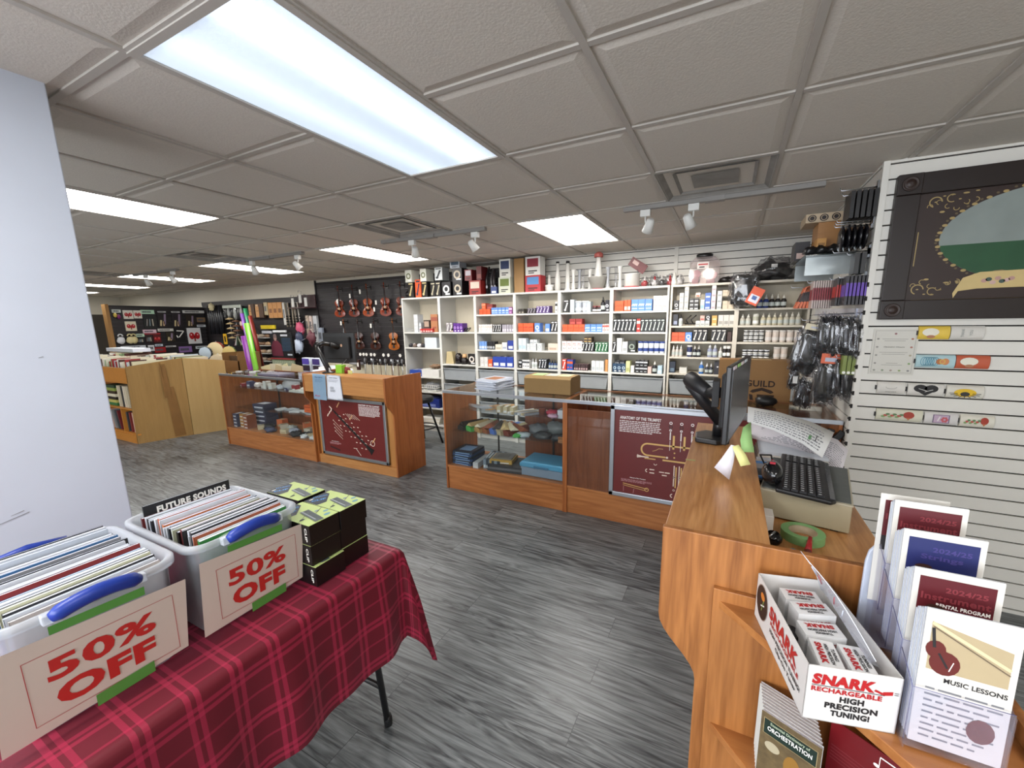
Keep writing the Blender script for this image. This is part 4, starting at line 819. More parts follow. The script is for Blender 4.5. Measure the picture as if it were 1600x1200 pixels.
# ------------------------------------------------------------------ goods standing on top of the bookcases
ZT = 1.9605
def topbox(x, w_, h, c, c2, st, lab, z=ZT, d=.16, y=4.70, c3='box'):
    put(pbox(w_, d, h, c, c2, st), 'carton', lab, c3, (x, y+d/2, z))
TB = 'standing on top of the white bookcases'
for k, (x, w_, h, c, c2, st, d_, z) in enumerate((
    (-4.17, .10, .22, '1c1916', 'b8a878', 'inst', 'black carton with a pale shaker picture, leftmost', 0), (-4.20, .12, .17, 'cfd0c4', '6c7050', 'ring', 'white carton with a green egg, leftmost', .2205),
    (-4.035, .1, .25, 'd0532a', '2a3448', 'inst', 'tall orange carton', 0), (-3.92, .1, .22, '1c1916', 'b8a878', 'inst', 'black carton right of the orange one', 0), (-3.93, .11, .17, 'cfd0c4', '6c7050', 'ring', 'white carton with a green egg, second', .2205),
    (-3.77, .085, .2, '181616', 'a8a088', 'inst', 'narrow black carton, left of a pair', 0), (-3.68, .085, .2, '181616', 'a8a088', 'inst', 'narrow black carton, right of a pair', 0), (-3.66, .13, .17, 'b8bcbc', '26282c', 'inst', 'silver grey carton with dark jingles', .2205),
    (-3.54, .15, .19, '161418', 'c8c8c8', 'ring', 'black carton with a silver tambourine ring', 0), (-3.35, .15, .19, '161418', 'b8ac98', 'ring', 'black carton with a pale tambourine ring, lower', 0), (-3.35, .16, .17, '17151a', 'b8ac98', 'ring', 'black carton with a pale tambourine ring, upper', .1905),
    (-3.38, .16, .09, 'a8b0b8', '3c5060', 'pic', 'low grey picture carton at the top of a pile', .3615), (-3.17, .11, .14, '7a2226', 'c8c0c8', 'pic', 'small maroon and white carton', .19), (-3.07, .18, .185, '962824', 'd8c8b8', 'pic', 'wide red carton with a pale label', 0), (-3.0, .08, .17, '5e1a1c', '8a4a44', 'lab', 'dark red carton behind the pale label one', .19),
    (-2.78, .09, .09, '3a4a80', 'd0d4e0', 'lab', 'little blue and white carton', 0), (-2.62, .17, .2, 'c0c4b4', '5c6e28', 'pic', 'white carton with a green picture', 0), (-2.61, .16, .22, 'd0d0c8', '24345c', 'pic', 'white carton with a blue picture', .2005),
    (-2.22, .21, .2, 'a81c28', '4a80b8', 'pic', 'bright red carton with a blue picture', 0), (-2.22, .2, .22, 'd0d0cc', '7c1c2c', 'pic', 'white carton with a dark red pennant', .2005))):
    topbox(x, w_, h, c, c2, st, (d_+', on top of the bookcases') if len((d_+' on top of the bookcases').split()) <= 16 else d_, ZT+z)
topbox(-2.43, .14, .42, '95703f', '7a5a30', 'plain', 'tall plain brown carton beside the blue picture carton atop the bookcases', d=.2, y=4.74)
m = MB().box(-3.6, -2.5, 5.1, 5.16, 1.6, 2.36, MBLK)
solo('black_backboard', 'black board behind the cartons on the bookcases', 'board', MB().box(-2.76, -2.24, 5.0, 5.03, 1.97, 2.35, MBLK), (-2.5, 5.0, 1.97))
for k in range(6):
    m = MB(); m.tube([(0, 0, 0), (.01*k-.02, .0, .2), (.02, .02, .36-.02*k)], [.025, .018, .012], G(('1f1c1e', '4a4648', '2a2226')[k % 3], .3), 8); m.disc(FY(0, -.027, 0), 0, .1, .014, .02, G('b8b8c0'))
    solo('folded_stand', 'dark folded stand part in the clutter on top of the third bookcase', 'stand part', m, (-2.93+.05*k, 4.8+.03*(k % 2), ZT), .4*k, 'dark stand parts on top of the third bookcase', local=True)
# white swabs, cones and mouthpieces
CW = mat('d4d2cc', .45); GM = G('b02c2c')
def cone(x, prof_, lab, extra=None, y=4.8):
    t = thing('cleaning_swab', lab, 'cone', (x, y, ZT)); part(t, 'cone', MB().lathe(prof_, (0, 0, 0), CW, 16), local=True)
    if extra: part(t, 'collar', MB().lathe(extra[0], (0, 0, 0), extra[1], 16), local=True)
    return t
cone(-2.04, [(.05, 0), (.05, .07), (.02, .09), (.015, .2)], 'small white cone left of the row on the bookcases', ([(.053, .06), (.053, .08)], G('e8e8e8')))
cone(-1.93, [(.035, 0), (.035, .15), (.02, .22), (.018, .33)], 'tall white bottle-shaped cone, first of two', ([(.02, .33), (.02, .35)], INK)); cone(-1.80, [(.05, 0), (.03, .03), (.022, .33)], 'tall white cone with a dark tip, second of two', ([(.024, .32), (.02, .35)], INK))
cone(-1.42, [(.04, .13), (.05, .15), (.025, .33), (.03, .38)], 'tallest white cone with a red bow standing in the grey basket', ([(.052, .36), (.05, .4), (.02, .42)], G('b86058')))
cone(-1.03, [(.085, 0), (.085, .14), (.09, .15)], 'short wide white cylinder with a red base', ([(.088, 0), (.09, .014)], GM)); cone(-.55-.02, [(.03, 0), (.03, .03), (.012, .13)], 'small white pointed cone beside the sweet jar', None, 4.74)
t = thing('grey_basket', 'grey tapered basket with a red base in the middle of the cones', 'basket', (-1.42, 4.78, ZT)); part(t, 'bowl', MB().lathe([(.07, .01), (.115, .13), (.12, .135), (.11, .13), (.065, .02)], (0, 0, 0), G('a8a49c'), 18), local=True); part(t, 'base', MB().lathe([(.06, 0), (.07, .004), (.068, .014)], (0, 0, 0), GM, 18), local=True)
rg = random.Random(11)
for k, x in enumerate((-1.72, -1.66, -1.6, -1.53, -1.3, -1.22, -1.16)):
    m = MB().lathe([(.028, 0), (.022, .02), (.014, .12), (.02, .2+.02*(k % 3)), (.03, .24)], (0, 0, 0), (CW, G('9a9ca0', .3), BAG)[k % 3], 14)
    m.lathe([(.03, 0), (.03, .02)], (0, 0, 0), G('b8b4b0'), 14); solo('brass_mute', 'slim metal or white mute in the cluster on top of the fifth bookcase', 'mute', m, (x, 4.78+.05*(k % 2), ZT), 0, 'slim mutes on top of the fifth bookcase', local=True)
solo('price_card', 'tilted dark red price card above the white cylinder on the bookcases', 'card', MB().box(-.1, .1, -.003, .003, -.05, .05, MAROON).rect(FY(0, -.003, 0), -.07, .0, -.01, .03, G('c8a8a0')), (-.97, 4.8, ZT+.24), 0, local=True).rotation_euler = (0, .6, 0)
m = MB().tube([(-.97, 4.8, ZT), (-.97, 4.8, ZT+.2)], .004, STEEL); solo('card_stem', 'thin metal stem holding the tilted price card', 'stem', m, (-.97, 4.8, ZT))
for k, x in enumerate((-.88, -.78, -.7, -.62, -.52)):
    b = MB(); b.blob((0, 0, .05), (.05, .05, .055+.02*(k % 2)), BAG, k+20, .25, 3, 16, -.05+.0); t = thing('gift_bag', 'clear bag of red and white trinkets on the sixth bookcase', 'gift bag', (x, 4.76+.03*(k % 2), ZT), 0, 'clear gift bags on the sixth bookcase'); part(t, 'wrapper', b, local=True)
    c_ = MB().blob((0, 0, .035), (.035, .035, .035), G(('a82028', 'd4d0cc', '2a2022')[k % 3]), k, .2, 2, 12, -.034); c_.lathe([(.015, .05), (.008, .11)], (0, 0, 0), (CW, RED)[k % 2], 10); part(t, 'contents', c_, local=True)
m = MB(); m.box(-.14, .14, -.09, .09, .0, .004, GLASS)
t = thing('sweet_jar', 'big clear square jar with a black lid and pink pot covers inside on the bookcases', 'jar', (-.28, 4.8, ZT)); JB = glassy('jar_plastic', 'f0eaea', .1, .08, 'e8dcdc', .3)
f = MB(); pr = [(-.13, .0), (-.14, .02), (-.14, .22), (-.09, .265), (.09, .265), (.14, .22), (.14, .02), (.13, 0)]; f.prism(pr, -.09, .09, JB, 'Y'); part(t, 'jar_body', f, local=True)
part(t, 'lid', MB().lathe([(.075, .265), (.08, .27), (.08, .3), (.07, .304)], (-.01, 0, 0), BLK, 24), local=True)
part(t, 'label', MB().rect(FY(0, -.0915, 0), -.07, .04, .15, .215, G('d8d0cc')).rect(FY(0, -.092, 0), -.06, .03, .185, .2, RED).rect(FY(0, -.092, 0), -.05, .0, .16, .172, INK), local=True)
for k, (x, z) in enumerate(((-.08, .06), (-.08, .13), (-.02, .05), (.06, .05), (.08, .11), (0, .12))): part(t, 'pink_pad', MB().lathe([(.04, 0), (.042, .01), (.04, .03)], (x, -.02+.03*(k % 2), z-.02), G(('8c4a58', 'a86070', 'c8b8b0')[k % 3]), 16, 'Y'), local=True)
part(t, 'white_tube', MB().tube([(-.03, -.03, .07), (.09, -.03, .14)], .02, CW, 12), local=True)
# ------------------------------------------------------------------ violins
VWs = [wood('violin_varnish_%d' % k, a, b, 'Z', .22, .8) for k, (a, b) in enumerate((('a4431c', '6d2412'), ('8c3a1a', '54190e'), ('b85420', '7e3012'), ('4a2015', '2c110c'), ('c0702a', '8f4a18')))]
def vhalf(s):
    """half width of a violin body at s in 0..1 (bottom to shoulder)"""
    P = [(0, 0), (.03, .055), (.1, .092), (.2, .104), (.32, .095), (.42, .07), (.47, .058), (.58, .056), (.65, .066), (.72, .078), (.82, .083), (.92, .068), (.98, .035), (1, .012)]
    for (a, b), (c, d) in zip(P, P[1:]):
        if a <= s <= c: return b+(d-b)*(s-a)/(c-a)
    return 0
def violin(var):
    r = thing('violin', 'x', 'violin', (0, 0, 0)); W = VWs[var]; L = .31
    for nm, k in (('body', 1),):
        m = MB(); n = 26; out = [(vhalf(i/n)*.92, i/n*L) for i in range(n+1)]
        pts = [(x, z) for x, z in out]+[(-x, z) for x, z in out[::-1]][1:-1]
        m.prism(pts, -.016, .016, W, 'Y', True)
        c = len(pts)
        for sgn, y0 in ((-1, -.016), (1, .016)):   # arched plates
            vs = [(x*q, y0+sgn*.011*(1-q*q), (z-L*.48)*q+L*.48) for q in (1.0, .75, .4) for x, z in pts]+[(0, y0+sgn*.012, L*.48)]
            fs = []
            for j in range(2):
                for i in range(c): e = (i+1) % c; f_ = (j*c+i, j*c+e, (j+1)*c+e, (j+1)*c+i); fs.append(f_ if sgn > 0 else f_[::-1])
            for i in range(c): e = (i+1) % c; fs.append((2*c+i, 2*c+e, 3*c))
            m.add(vs, fs, W, True)
        F = FY(0, -.0285, 0)
        for sx_ in (-1, 1): m.line(F, sx_*.035, .115, sx_*.028, .165, .004, INK, .001).disc(F, sx_*.035, .112, .005, .005, INK, .001, 8).disc(F, sx_*.027, .168, .004, .004, INK, .001, 8)
        part(r, 'body', m, local=True)
    m = MB(); m.prism([(-.012, .19), (.012, .19), (.009, .46), (-.009, .46)], -.038, -.032, INK, 'Y'); part(r, 'fingerboard', m, local=True)
    m = MB(); m.prism([(-.012, .3), (.012, .3), (.009, .46), (-.009, .46)], -.032, -.014, W, 'Y'); m.tube([(0, -.024, .45), (0, -.024, .5), (0, -.03, .525), (0, -.022, .54), (0, -.014, .53)], [.01, .009, .009, .009, .006], W, 8); part(r, 'neck', m, local=True)
    m = MB()
    for k in range(4): z = .47+.014*k; s_ = 1 if k % 2 else -1; m.tube([(0, -.024, z), (s_*.032, -.026, z)], [.003, .005], INK, 6)
    part(r, 'pegs', m, local=True)
    m = MB().prism([(-.02, .04), (.02, .04), (.012, .1), (-.012, .1)], -.04, -.034, INK, 'Y'); part(r, 'tailpiece', m, local=True)
    m = MB().prism([(-.022, 0), (.022, 0), (.018, .03), (-.018, .03)], -.002, .002, mat('c8a070', .5), 'Y'); m.v = [Vector((p.x, p.y-.033, p.z+.135)) for p in m.v]; part(r, 'bridge', m, local=True)
    m = MB()
    for k in range(4): m.tube([(-.009+.006*k, -.04, .09), (-.009+.006*k, -.046, .15), (-.006+.004*k, -.039, .47)], .0007, STEEL, 4)
    part(r, 'strings', m, local=True)
    return r
protos = {}
VX = [(-6.27, 0), (-5.91, 1), (-5.57, 2), (-5.17, 0), (-4.82, 1)]; VX2 = [(-6.2, 4), (-5.85, 3), (-5.46, 3), (-5.04, 4)]
pos = ['leftmost', 'second from the left', 'middle', 'fourth from the left', 'rightmost']
def vplace(x, z, var, lab, s):
    if var not in protos: o = protos[var] = violin(var)
    else: o = copy_tree(protos[var])
    o.location = (x, 5.19, z); o['label'] = lab; o.scale = (s, s, s); o.rotation_euler = (0, 0, .5)
for k, (x, v_) in enumerate(VX): vplace(x, 1.72, v_, 'reddish violin in the upper row on the black slatwall, '+pos[k], 1.0)
for k, (x, v_) in enumerate(VX2): vplace(x, 1.155, v_, ('honey orange' if v_ == 4 else 'dark brown')+' violin in the lower row, '+['leftmost behind the black monitor', 'second', 'third', 'rightmost'][k], .97)
# hangers and small white price tags
hm = MB(); hm.tube([(0, .08, 0), (0, -.03, 0)], .006, BLK, 6).tube([(-.03, -.05, .006), (-.02, -.02, 0), (.02, -.02, 0), (.03, -.05, .006)], .006, BLK, 6).box(-.02, .02, .07, .085, -.04, .03, BLK); hme = hm.mesh('hanger')
for k, (x, z) in enumerate([(x, 2.21) for x, _ in VX]+[(x, 1.645) for x, _ in VX2]): put(hme, 'violin_hanger', 'black wall hanger holding a violin on the black slatwall', 'hanger', (x, 5.19, z), 0, 'violin hangers')
for k, (x, z) in enumerate(((-6.22, 2.0), (-5.9, 2.08), (-5.65, 2.14), (-5.35, 1.84), (-6.18, 1.62), (-5.46, 1.57), (-5.3, 1.95))):
    m = MB().box(-.018, .018, -.001, .001, -.04, .03, PAPER); m.tube([(0, 0, .03), (0, 0, .1), (0, .16, .11)], .001, INK, 4); solo('price_tag', 'white paper price tag hanging among the violins', 'price tag', m, (x, 5.11, z), 0, 'violin price tags', local=True)
for k, (x, z) in enumerate(((-4.55, 2.18), (-4.5, 2.0), (-4.62, 2.05))): solo('shoulder_rest', 'black coiled gear hanging right of the violins', 'violin gear', MB().blob((0, 0, 0), (.09, .05, .08), G('17161c', .35), k, .3, 3, 14), (x, 5.2, z), 0, 'black gear right of the violins', local=True)
# row of round white tags, hanging brushes and sticks under the violins
for k, x in enumerate((-5.78, -5.7, -5.63, -5.52, -5.44, -5.23, -5.12, -4.86)):
    solo('round_tag', 'round white tag on a hook below the violins', 'tag', MB().lathe([(.028, 0), (.028, .004)], (0, 0, 0), PAPER, 14, 'Y').tube([(0, 0, 0), (0, .14, 0)], .003, STEEL, 5), (x, 5.12, 1.075), 0, 'round white tags below the violins', local=True)
for k, x in enumerate((-5.7, -5.62, -5.54, -5.47, -5.4, -5.3, -5.22, -5.15, -5.08, -5.02, -4.96, -4.9, -4.84, -4.78, -4.72)):
    m = MB().tube([(0, 0, 0), (0, .13+.03*(k % 2), .0)], .002, STEEL, 4).tube([(0, 0, 0), (.01*((k*5) % 3-1), 0, -.42)], .006, (STEEL, G('c8bfae'), G('5a3a2c'))[k % 3], 6); m.blob((0, 0, .02), (.022, .022, .045), (G('7a7c80'), G('2a2422'), STEEL)[k % 3], k, .2, 4, 8)
    solo('cleaning_rod', 'thin rod with a brush head hanging under the violins', 'cleaning rod', m, (x, 5.14-.03*(k % 2), .95), 0, 'brushes and rods under the violins', local=True)
struct('trim_1', MB().box(-6.95, -4.34, 5.255, 5.28, 0, .88, mat('d2cbb4', .6)))
solo('dark_case', 'small dark red case hanging left of the rods under the violins', 'case', MB().tube([(0, 0, 0), (0, .17, .01)], .003, STEEL, 4).box(-.035, .035, -.015, .015, -.18, 0, G('3a1c16')).rect(FY(0, -.0155, 0), -.02, .02, -.12, -.05, PAPER), (-5.82, 5.1, .98), local=True, bevel=.004)
solo('silver_roll', 'silver wrapped roll lying on the ledge under the violins', 'roll', MB().tube([(-.16, 0, 0), (.16, 0, 0)], .025, G('a8a8b0', .3), 10), (-5.98, 5.2, .9), local=True)
# ------------------------------------------------------------------ packets on the far-left partition (faces +X)
PX = -10.822
def wallpack(y0, y1, z0, z1, c, lab, name='hanging_packet', cat='packet', draw=None, th=.02):
    m = MB(); m.box(PX, PX+th, y0, y1, z0, z1, G(c, .5)); F = FXp(PX+th, 0, 0)
    if draw: draw(m, F, (y0+y1)/2, (z0+z1)/2, y1-y0, z1-z0)
    solo(name, lab, cat, m, (PX, (y0+y1)/2, z0))
def dred(m, F, cx, cz, w_, h_):
    for s in (-1, 1): m.disc(F, cx+s*w_*.2, cz, w_*.2, h_*.22, RED, n=14).disc(F, cx+s*w_*.24, cz+h_*.07, w_*.05, h_*.05, G('e8c0c0'), .001, 8)
    m.rect(F, cx-w_*.06, cx+w_*.06, cz-h_*.35, cz, G('8a3028'))
def dlab(m, F, cx, cz, w_, h_): paragraph(m, F, cx-w_*.42, cx+w_*.42, cz+h_*.2, 1, .02, G('50545a'), h_*.4)
def dstick(m, F, cx, cz, w_, h_):
    m.line(F, cx-w_*.3, cz-h_*.4, cx-w_*.2, cz-h_*.02, .03, G('c8b88c')); m.line(F, cx+w_*.1, cz-h_*.3, cx+w_*.25, cz+h_*.38, .035, G('8a7a90')); m.line(F, cx+w_*.0, cz-h_*.4, cx+w_*.05, cz-h_*.1, .03, G('c8a888'))
def dshine(m, F, cx, cz, w_, h_):
    for k in range(3): m.line(F, cx-w_*.3+w_*.25*k, cz-h_*.3, cx-w_*.2+w_*.2*k, cz+h_*.2, .018, (STEEL, G('7a8a90'), G('b8b0a0'))[k])
for a in ((3.82, 3.97, 1.76, 1.93, 'dcd8cc', 'white card with a red pair of maracas, upper left on the far partition', dred), (3.98, 4.11, 1.77, 1.93, 'dcd8cc', 'white card with red maracas, second in the upper row of the partition', dred), (3.82, 3.99, 1.52, 1.71, 'd8d0b8', 'white card with red maracas, middle left on the far partition', dred),
    (4.85, 5.11, 1.21, 1.56, 'd8d8d8', 'largest white card with two red shaker balls, right on the far partition', dred), (4.12, 4.33, 1.56, 1.84, '1c2020', 'black packet of clear bells under the green label', dshine), (4.36, 4.54, 1.58, 1.90, '201c1e', 'dark packet with pale handled shakers, left of two', dstick),
    (4.61, 4.80, 1.57, 1.90, '221c22', 'dark packet with pale handled shakers, right of two', dstick), (4.87, 5.04, 1.58, 1.86, '2a221c', 'dark packet with a pale gourd shaker', dstick), (5.08, 5.24, 1.69, 1.79, '8a6f52', 'tan flat carton right of the gourd packet', dlab),
    (4.10, 4.22, 1.27, 1.43, '2a1c1c', 'dark packet with a silver whistle under the red strip', dshine), (4.23, 4.36, 1.27, 1.43, '5a1418', 'red packet with dark bells', dred), (4.46, 4.60, 1.28, 1.48, '2c2618', 'packet with gold bell strap', dstick), (4.63, 4.80, 1.3, 1.55, '111113', 'black packet with a white zigzag of sticks', lambda m, F, cx, cz, w_, h_: m.line(F, cx-.06, cz+.08, cx+.07, cz+.07, .02, PAPER).line(F, cx+.07, cz+.07, cx-.03, cz-.06, .02, PAPER).line(F, cx-.07, cz-.02, cx-.05, cz-.07, .02, PAPER)),
    (4.12, 4.22, 1.10, 1.22, 'd4d8dc', 'white packet low on the partition', dlab), (4.22, 4.41, 1.06, 1.17, 'a01820', 'red packet low on the partition', dlab), (4.65, 4.89, 1.03, 1.16, '8a6aa8', 'lilac packet low on the partition', dlab), (3.96, 4.08, 1.27, 1.38, '14181a', 'black packet with a white tag low on the partition', dshine)):
    wallpack(*a[:6], draw=a[6])
for k, (y0, y1, z0, z1, c) in enumerate(((3.66, 3.79, 1.88, 1.94, 'c8d0c8'), (4.10, 4.32, 1.86, 1.94, 'b4d8bc'), (4.38, 4.52, 1.89, 1.92, 'b8b8b8'), (4.62, 4.77, 1.89, 1.92, 'b8b8b8'), (4.83, 5.24, 1.885, 1.945, 'd0d0cc'), (5.06, 5.23, 1.58, 1.63, 'c8ccd0'), (4.08, 4.30, 1.47, 1.54, 'd8bcc8'),
    (4.33, 4.60, 1.5, 1.555, 'd4d4cc'), (4.1, 4.36, 1.44, 1.465, 'b02028'), (3.96, 4.09, 1.4, 1.46, 'bcd8c0'), (3.69, 4.08, 1.175, 1.225, 'ccd4dc'), (4.24, 4.37, 1.19, 1.235, 'c8d4e0'), (4.42, 4.6, 1.16, 1.19, 'd0d0d0'), (4.97, 5.23, 1.09, 1.15, 'ccd4d8'))):
    wallpack(y0, y1, z0, z1, c, 'pale label strip among the packets on the far-left partition', 'label_strip', 'label strip', dlab, .024)
    COL.objects[-1]['group'] = 'label strips on the partition'
for y, c in ((3.7, 'd8dce0'), (3.84, 'd8cc9c'), (3.9, 'd0c490')):
    t = thing('castanet_toy', {'d8dce0': 'white', 'd8cc9c': 'cream left', 'd0c490': 'cream right'}[c]+' rounded shaker toy low on the far-left partition', 'shaker', (PX+.06, y, 1.28)); part(t, 'body', MB().blob((0, 0, .06), (.04, .06, .07), G(c), 2, .1), local=True); part(t, 'handle', MB().tube([(0, .035*math.cos(a/8*PI), .14+.04*math.sin(a/8*PI)) for a in range(9)], .012, G(c), 6), local=True)
for y, z, c, n in ((3.74, 1.8, '7a2a6a', 'purple'), (3.69, 1.83, 'c8b050', 'yellow')): solo('egg_shaker', 'small %s egg shaker at the left of the partition' % n, 'shaker', MB().blob((0, 0, 0), (.03, .03, .045), G(c, .3), 1, .02), (PX+.035, y, z), local=True)
struct('wall_far_shelving', MB().box(-13.5, -13.4, 3.0, 5.2, 0, 1.9, mat('3a342c', .8)))
# ------------------------------------------------------------------ back wall goods left of the violins
YW = 5.235
def bp(x0, x1, z0, z1, c, lab, grp=None, d=.05, y=None, name='hanging_packet', cat='packet', draw=None):
    y = YW if y is None else y; m = MB(); m.box(x0, x1, y-d, y, z0, z1, G(c, .5))
    if draw: draw(m, FY(0, y-d, 0), (x0+x1)/2, (z0+z1)/2, x1-x0, z1-z0)
    o = solo(name, lab, cat, m, ((x0+x1)/2, y-d/2, z0)); 
    if grp: o['group'] = grp
def dbrown(m, F, cx, cz, w_, h_):
    m.rect(F, cx-w_*.45, cx-w_*.05, cz-h_*.45, cz+h_*.3, G('b88a58')).rect(F, cx-w_*.4, cx-w_*.1, cz-h_*.02, cz+h_*.01, INK).rect(F, cx-w_*.4, cx-w_*.1, cz+h_*.32, cz+h_*.45, G('c8a880'))
bp(-9.0, -8.8, 1.75, 2.03, '4a3222', 'brown boxed packet, first in the row hanging on the back wall', draw=dbrown); bp(-8.77, -8.5, 1.75, 2.03, '4a3222', 'brown boxed packet, second in the row on the back wall', draw=dbrown); bp(-8.47, -8.35, 1.8, 2.05, 'a89878', 'narrow tan packet between the brown ones', draw=dlab)
for k in range(3): bp(-8.33+.145*k, -8.195+.145*k, 1.74, 2.04, 'b5824c', 'light brown carton hanging on the back wall', 'light brown hanging cartons', draw=lambda m, F, cx, cz, w_, h_: m.rect(F, cx-.045, cx+.045, cz-.05, cz+.03, G('7a5030')))
bp(-7.88, -7.8, 1.6, 2.03, 'c4c4c0', 'long white packet beside the drumsticks', draw=dlab)
rd = random.Random(4)
for k in range(14):
    x = -7.76+.032*k; m = MB(); m.tube([(0, 0, 0), (rd.uniform(-.03, .03), -.01, .46)], [.011, .008], G(('cfc4ac', 'd8d4cc', 'a09484')[k % 3]), 6); m.tube([(0, 0, .46), (0, .05+.03*(k % 3), .47)], .003, STEEL, 4)
    for q in range(4): m.lathe([(.014, .04+.05*q), (.014, .062+.05*q)], (0, 0, 0), INK, 6)
    solo('drumstick_pair', 'pale drumsticks with dark bands hanging on the back wall', 'drumsticks', m, (x, YW-.05-.03*(k % 3), 1.56), 0, 'hanging drumsticks', local=True)
for x0, x1, z0, z1, c, lb in ((-7.24, -7.16, 1.42, 1.77, 'b8a898', 'long beige packet left, right of the drumsticks'), (-7.14, -7.07, 1.42, 1.76, 'c8b8b0', 'long pale packet right, right of the drumsticks'), (-7.03, -6.93, 1.27, 1.76, 'b4b8bc', 'long white sleeve packet near the violin wall'), (-6.92, -6.81, 1.24, 1.54, '9aa4b4', 'blue grey packet near the violin wall')): bp(x0, x1, z0, z1, c, lb, d=.04, draw=dlab, y=YW-.0)
bp(-8.72, -8.1, 1.48, 1.52, '131313', 'black rack top shelf under the brown packets', name='rack_shelf', cat='shelf', d=.25)
t = thing('basket_rack', 'black rack with baskets of small tan parts on its shelves, back left', 'rack', (-8.4, 5.0, .3)); part(t, 'back_board', MB().box(-8.75, -8.08, 5.2, 5.22, .3, 1.5, MBLK))
for k in range(6):
    z = 1.36-.155*k; part(t, 'shelf', MB().box(-8.72, -8.1, 4.95, 5.2, z-.012, z, G('c8c8c4')))
    for q in range(3): solo('parts_tray', 'tray of small tan parts on the black rack', 'tray', MB().blob((0, 0, .03), (.085, .06, .035), G(('b89878', 'c8b8a4', '8a6a50')[(q+k) % 3]), k*3+q, .35, 4, 12, -.028), (-8.6+.2*q, 5.03, z+.0005), 0, 'trays of tan parts on the black rack', local=True)
bp(-8.48, -8.02, 1.525, 1.6, 'd8c020', 'yellow strip card above the black rack', d=.02, y=5.1, name='yellow_card', cat='card')
bp(-8.3, -8.0, 1.44, 1.49, 'c0c4cc', 'left pale shelf label above the portrait board', d=.02, y=5.0, name='shelf_label', cat='label'); bp(-7.95, -7.55, 1.46, 1.5, 'd0d4d8', 'right pale shelf label above the portrait board', d=.02, y=5.0, name='shelf_label', cat='label')
m = MB(); m.box(-8.09, -7.42, 5.0, 5.012, .95, 1.45, G('101216')); F = FY(0, 5.0-.0005, 0)
m.poly(F, [(-8.07, 1.0), (-8.08, 1.2), (-8.0, 1.29), (-7.94, 1.31), (-7.85, 1.3), (-7.76, 1.22), (-7.73, 1.0)], G('5e2233')); m.disc(F, -7.93, 1.36, .05, .065, G('9a7a70'), .001).disc(F, -7.93, 1.39, .055, .04, G('6a5a58'), .0012)
m.rect(F, -7.76, -7.55, 1.385, 1.42, G('b8bcc4')); paragraph(m, F, -7.74, -7.46, 1.35, 10, .026, G('3a5a78'), .01); m.rect(F, -7.6, -7.46, 1.02, 1.05, G('b8c0c8'))
solo('promo_board', 'black board with a maroon clad figure and rows of small text, back left', 'poster', m, (-7.75, 5.0, .95))
t = thing('wall_clip_shelf', 'small shelf of metal clip hooks and cards at the violin wall corner', 'shelf', (-7.2, 5.1, 1.9)); part(t, 'board', MB().box(-7.45, -6.95, 5.0, 5.24, 1.9, 1.915, G('4a3034'))); part(t, 'back', MB().box(-7.45, -6.95, 5.225, 5.24, 1.915, 2.15, G('3a2226')))
for x, z in ((-7.42, 2.05), (-7.2, 2.12), (-7.05, 2.05)):
    m = MB(); m.box(-.035, .035, -.004, .004, -.09, .07, G('d0d0cc')); m.tube([(-.04, 0, .1), (-.0, -.03, .13), (.05, 0, .11), (0, .02, .07)], .004, STEEL, 5); solo('clip_card', 'white card with a metal clip at the violin wall corner', 'clip', m, (x, 5.1, z-.03), 0, 'clip cards at the violin wall corner', local=True)
for k in range(7): solo('hanging_strap', 'black strap bundle hanging at the left of the back wall', 'strap', MB().tube([(0, 0, 0), (.02, -.03, -.3), (-.01, -.02, -.62)], [.03, .035, .02], G(('151518', '23242a')[k % 2], .35), 8).tube([(0, .055, 0), (0, 0, 0)], .004, STEEL, 4), (-10.45+.085*k, YW-.06, 2.04), 0, 'black straps hanging at the left of the back wall', local=True)
solo('cream_tassel', 'cream tassel knot above the black straps', 'tassel', MB().blob((0, 0, 0), (.08, .05, .07), G('cfc49c'), 5, .3), (-10.2, YW-.13, 2.0), local=True)
for k in range(9): solo('percussion_packet', 'clear packet with dark and silver percussion parts on the back wall', 'packet', MB().blob((0, 0, 0), (.05, .03, .13), (BAG, G('2a2c2c', .3), G('a8aca8', .3))[k % 3], k, .35, 4, 12).box(-.04, .04, -.02, -.015, .11, .17, G('c4ccc0')), (-9.86+.075*k, YW-.05, 1.86), 0, 'percussion packets on the back wall', local=True)
for k in range(10): solo('cymbal_cap', 'tan scalloped shaker piece stacked on a rod', 'shaker', MB().lathe([(.01, .03), (.08, .0), (.075, -.012)], (0, 0, 0), G(('c8b080', '6a4a34')[k % 2]), 12), (-9.6+.22*(k % 2), 5.12, 1.74-.05*k), 0, 'scalloped pieces on the back wall', local=True)
m = MB(); m.tube([(-9.6, 5.12, 1.26), (-9.6, 5.12, 1.8)], .006, STEEL).tube([(-9.38, 5.12, 1.26), (-9.38, 5.12, 1.8)], .006, STEEL); solo('display_rod', 'thin metal rods carrying the scalloped shaker pieces', 'rod', m, (-9.5, 5.12, 1.26))
solo('red_mask', 'red and white round faced maraca toy on the back wall', 'toy', MB().blob((0, 0, 0), (.1, .05, .12), G('b83038'), 3, .1).disc(FY(0, -.056, 0), 0, .04, .05, .05, G('d8c0b0')), (-9.2, 5.17, 1.6), local=True)
solo('yellow_whistle_card', 'tall bright yellow card left of the coloured tubes', 'card', MB().box(-.06, .06, -.004, .004, 0, .22, G('d8a818')).rect(FY(0, -.0045, 0), -.03, .03, .05, .17, G('403010')).tube([(0, .004, .215), (0, .28, .22)], .003, STEEL, 4), (-9.64, 5.0, 1.21), local=True)
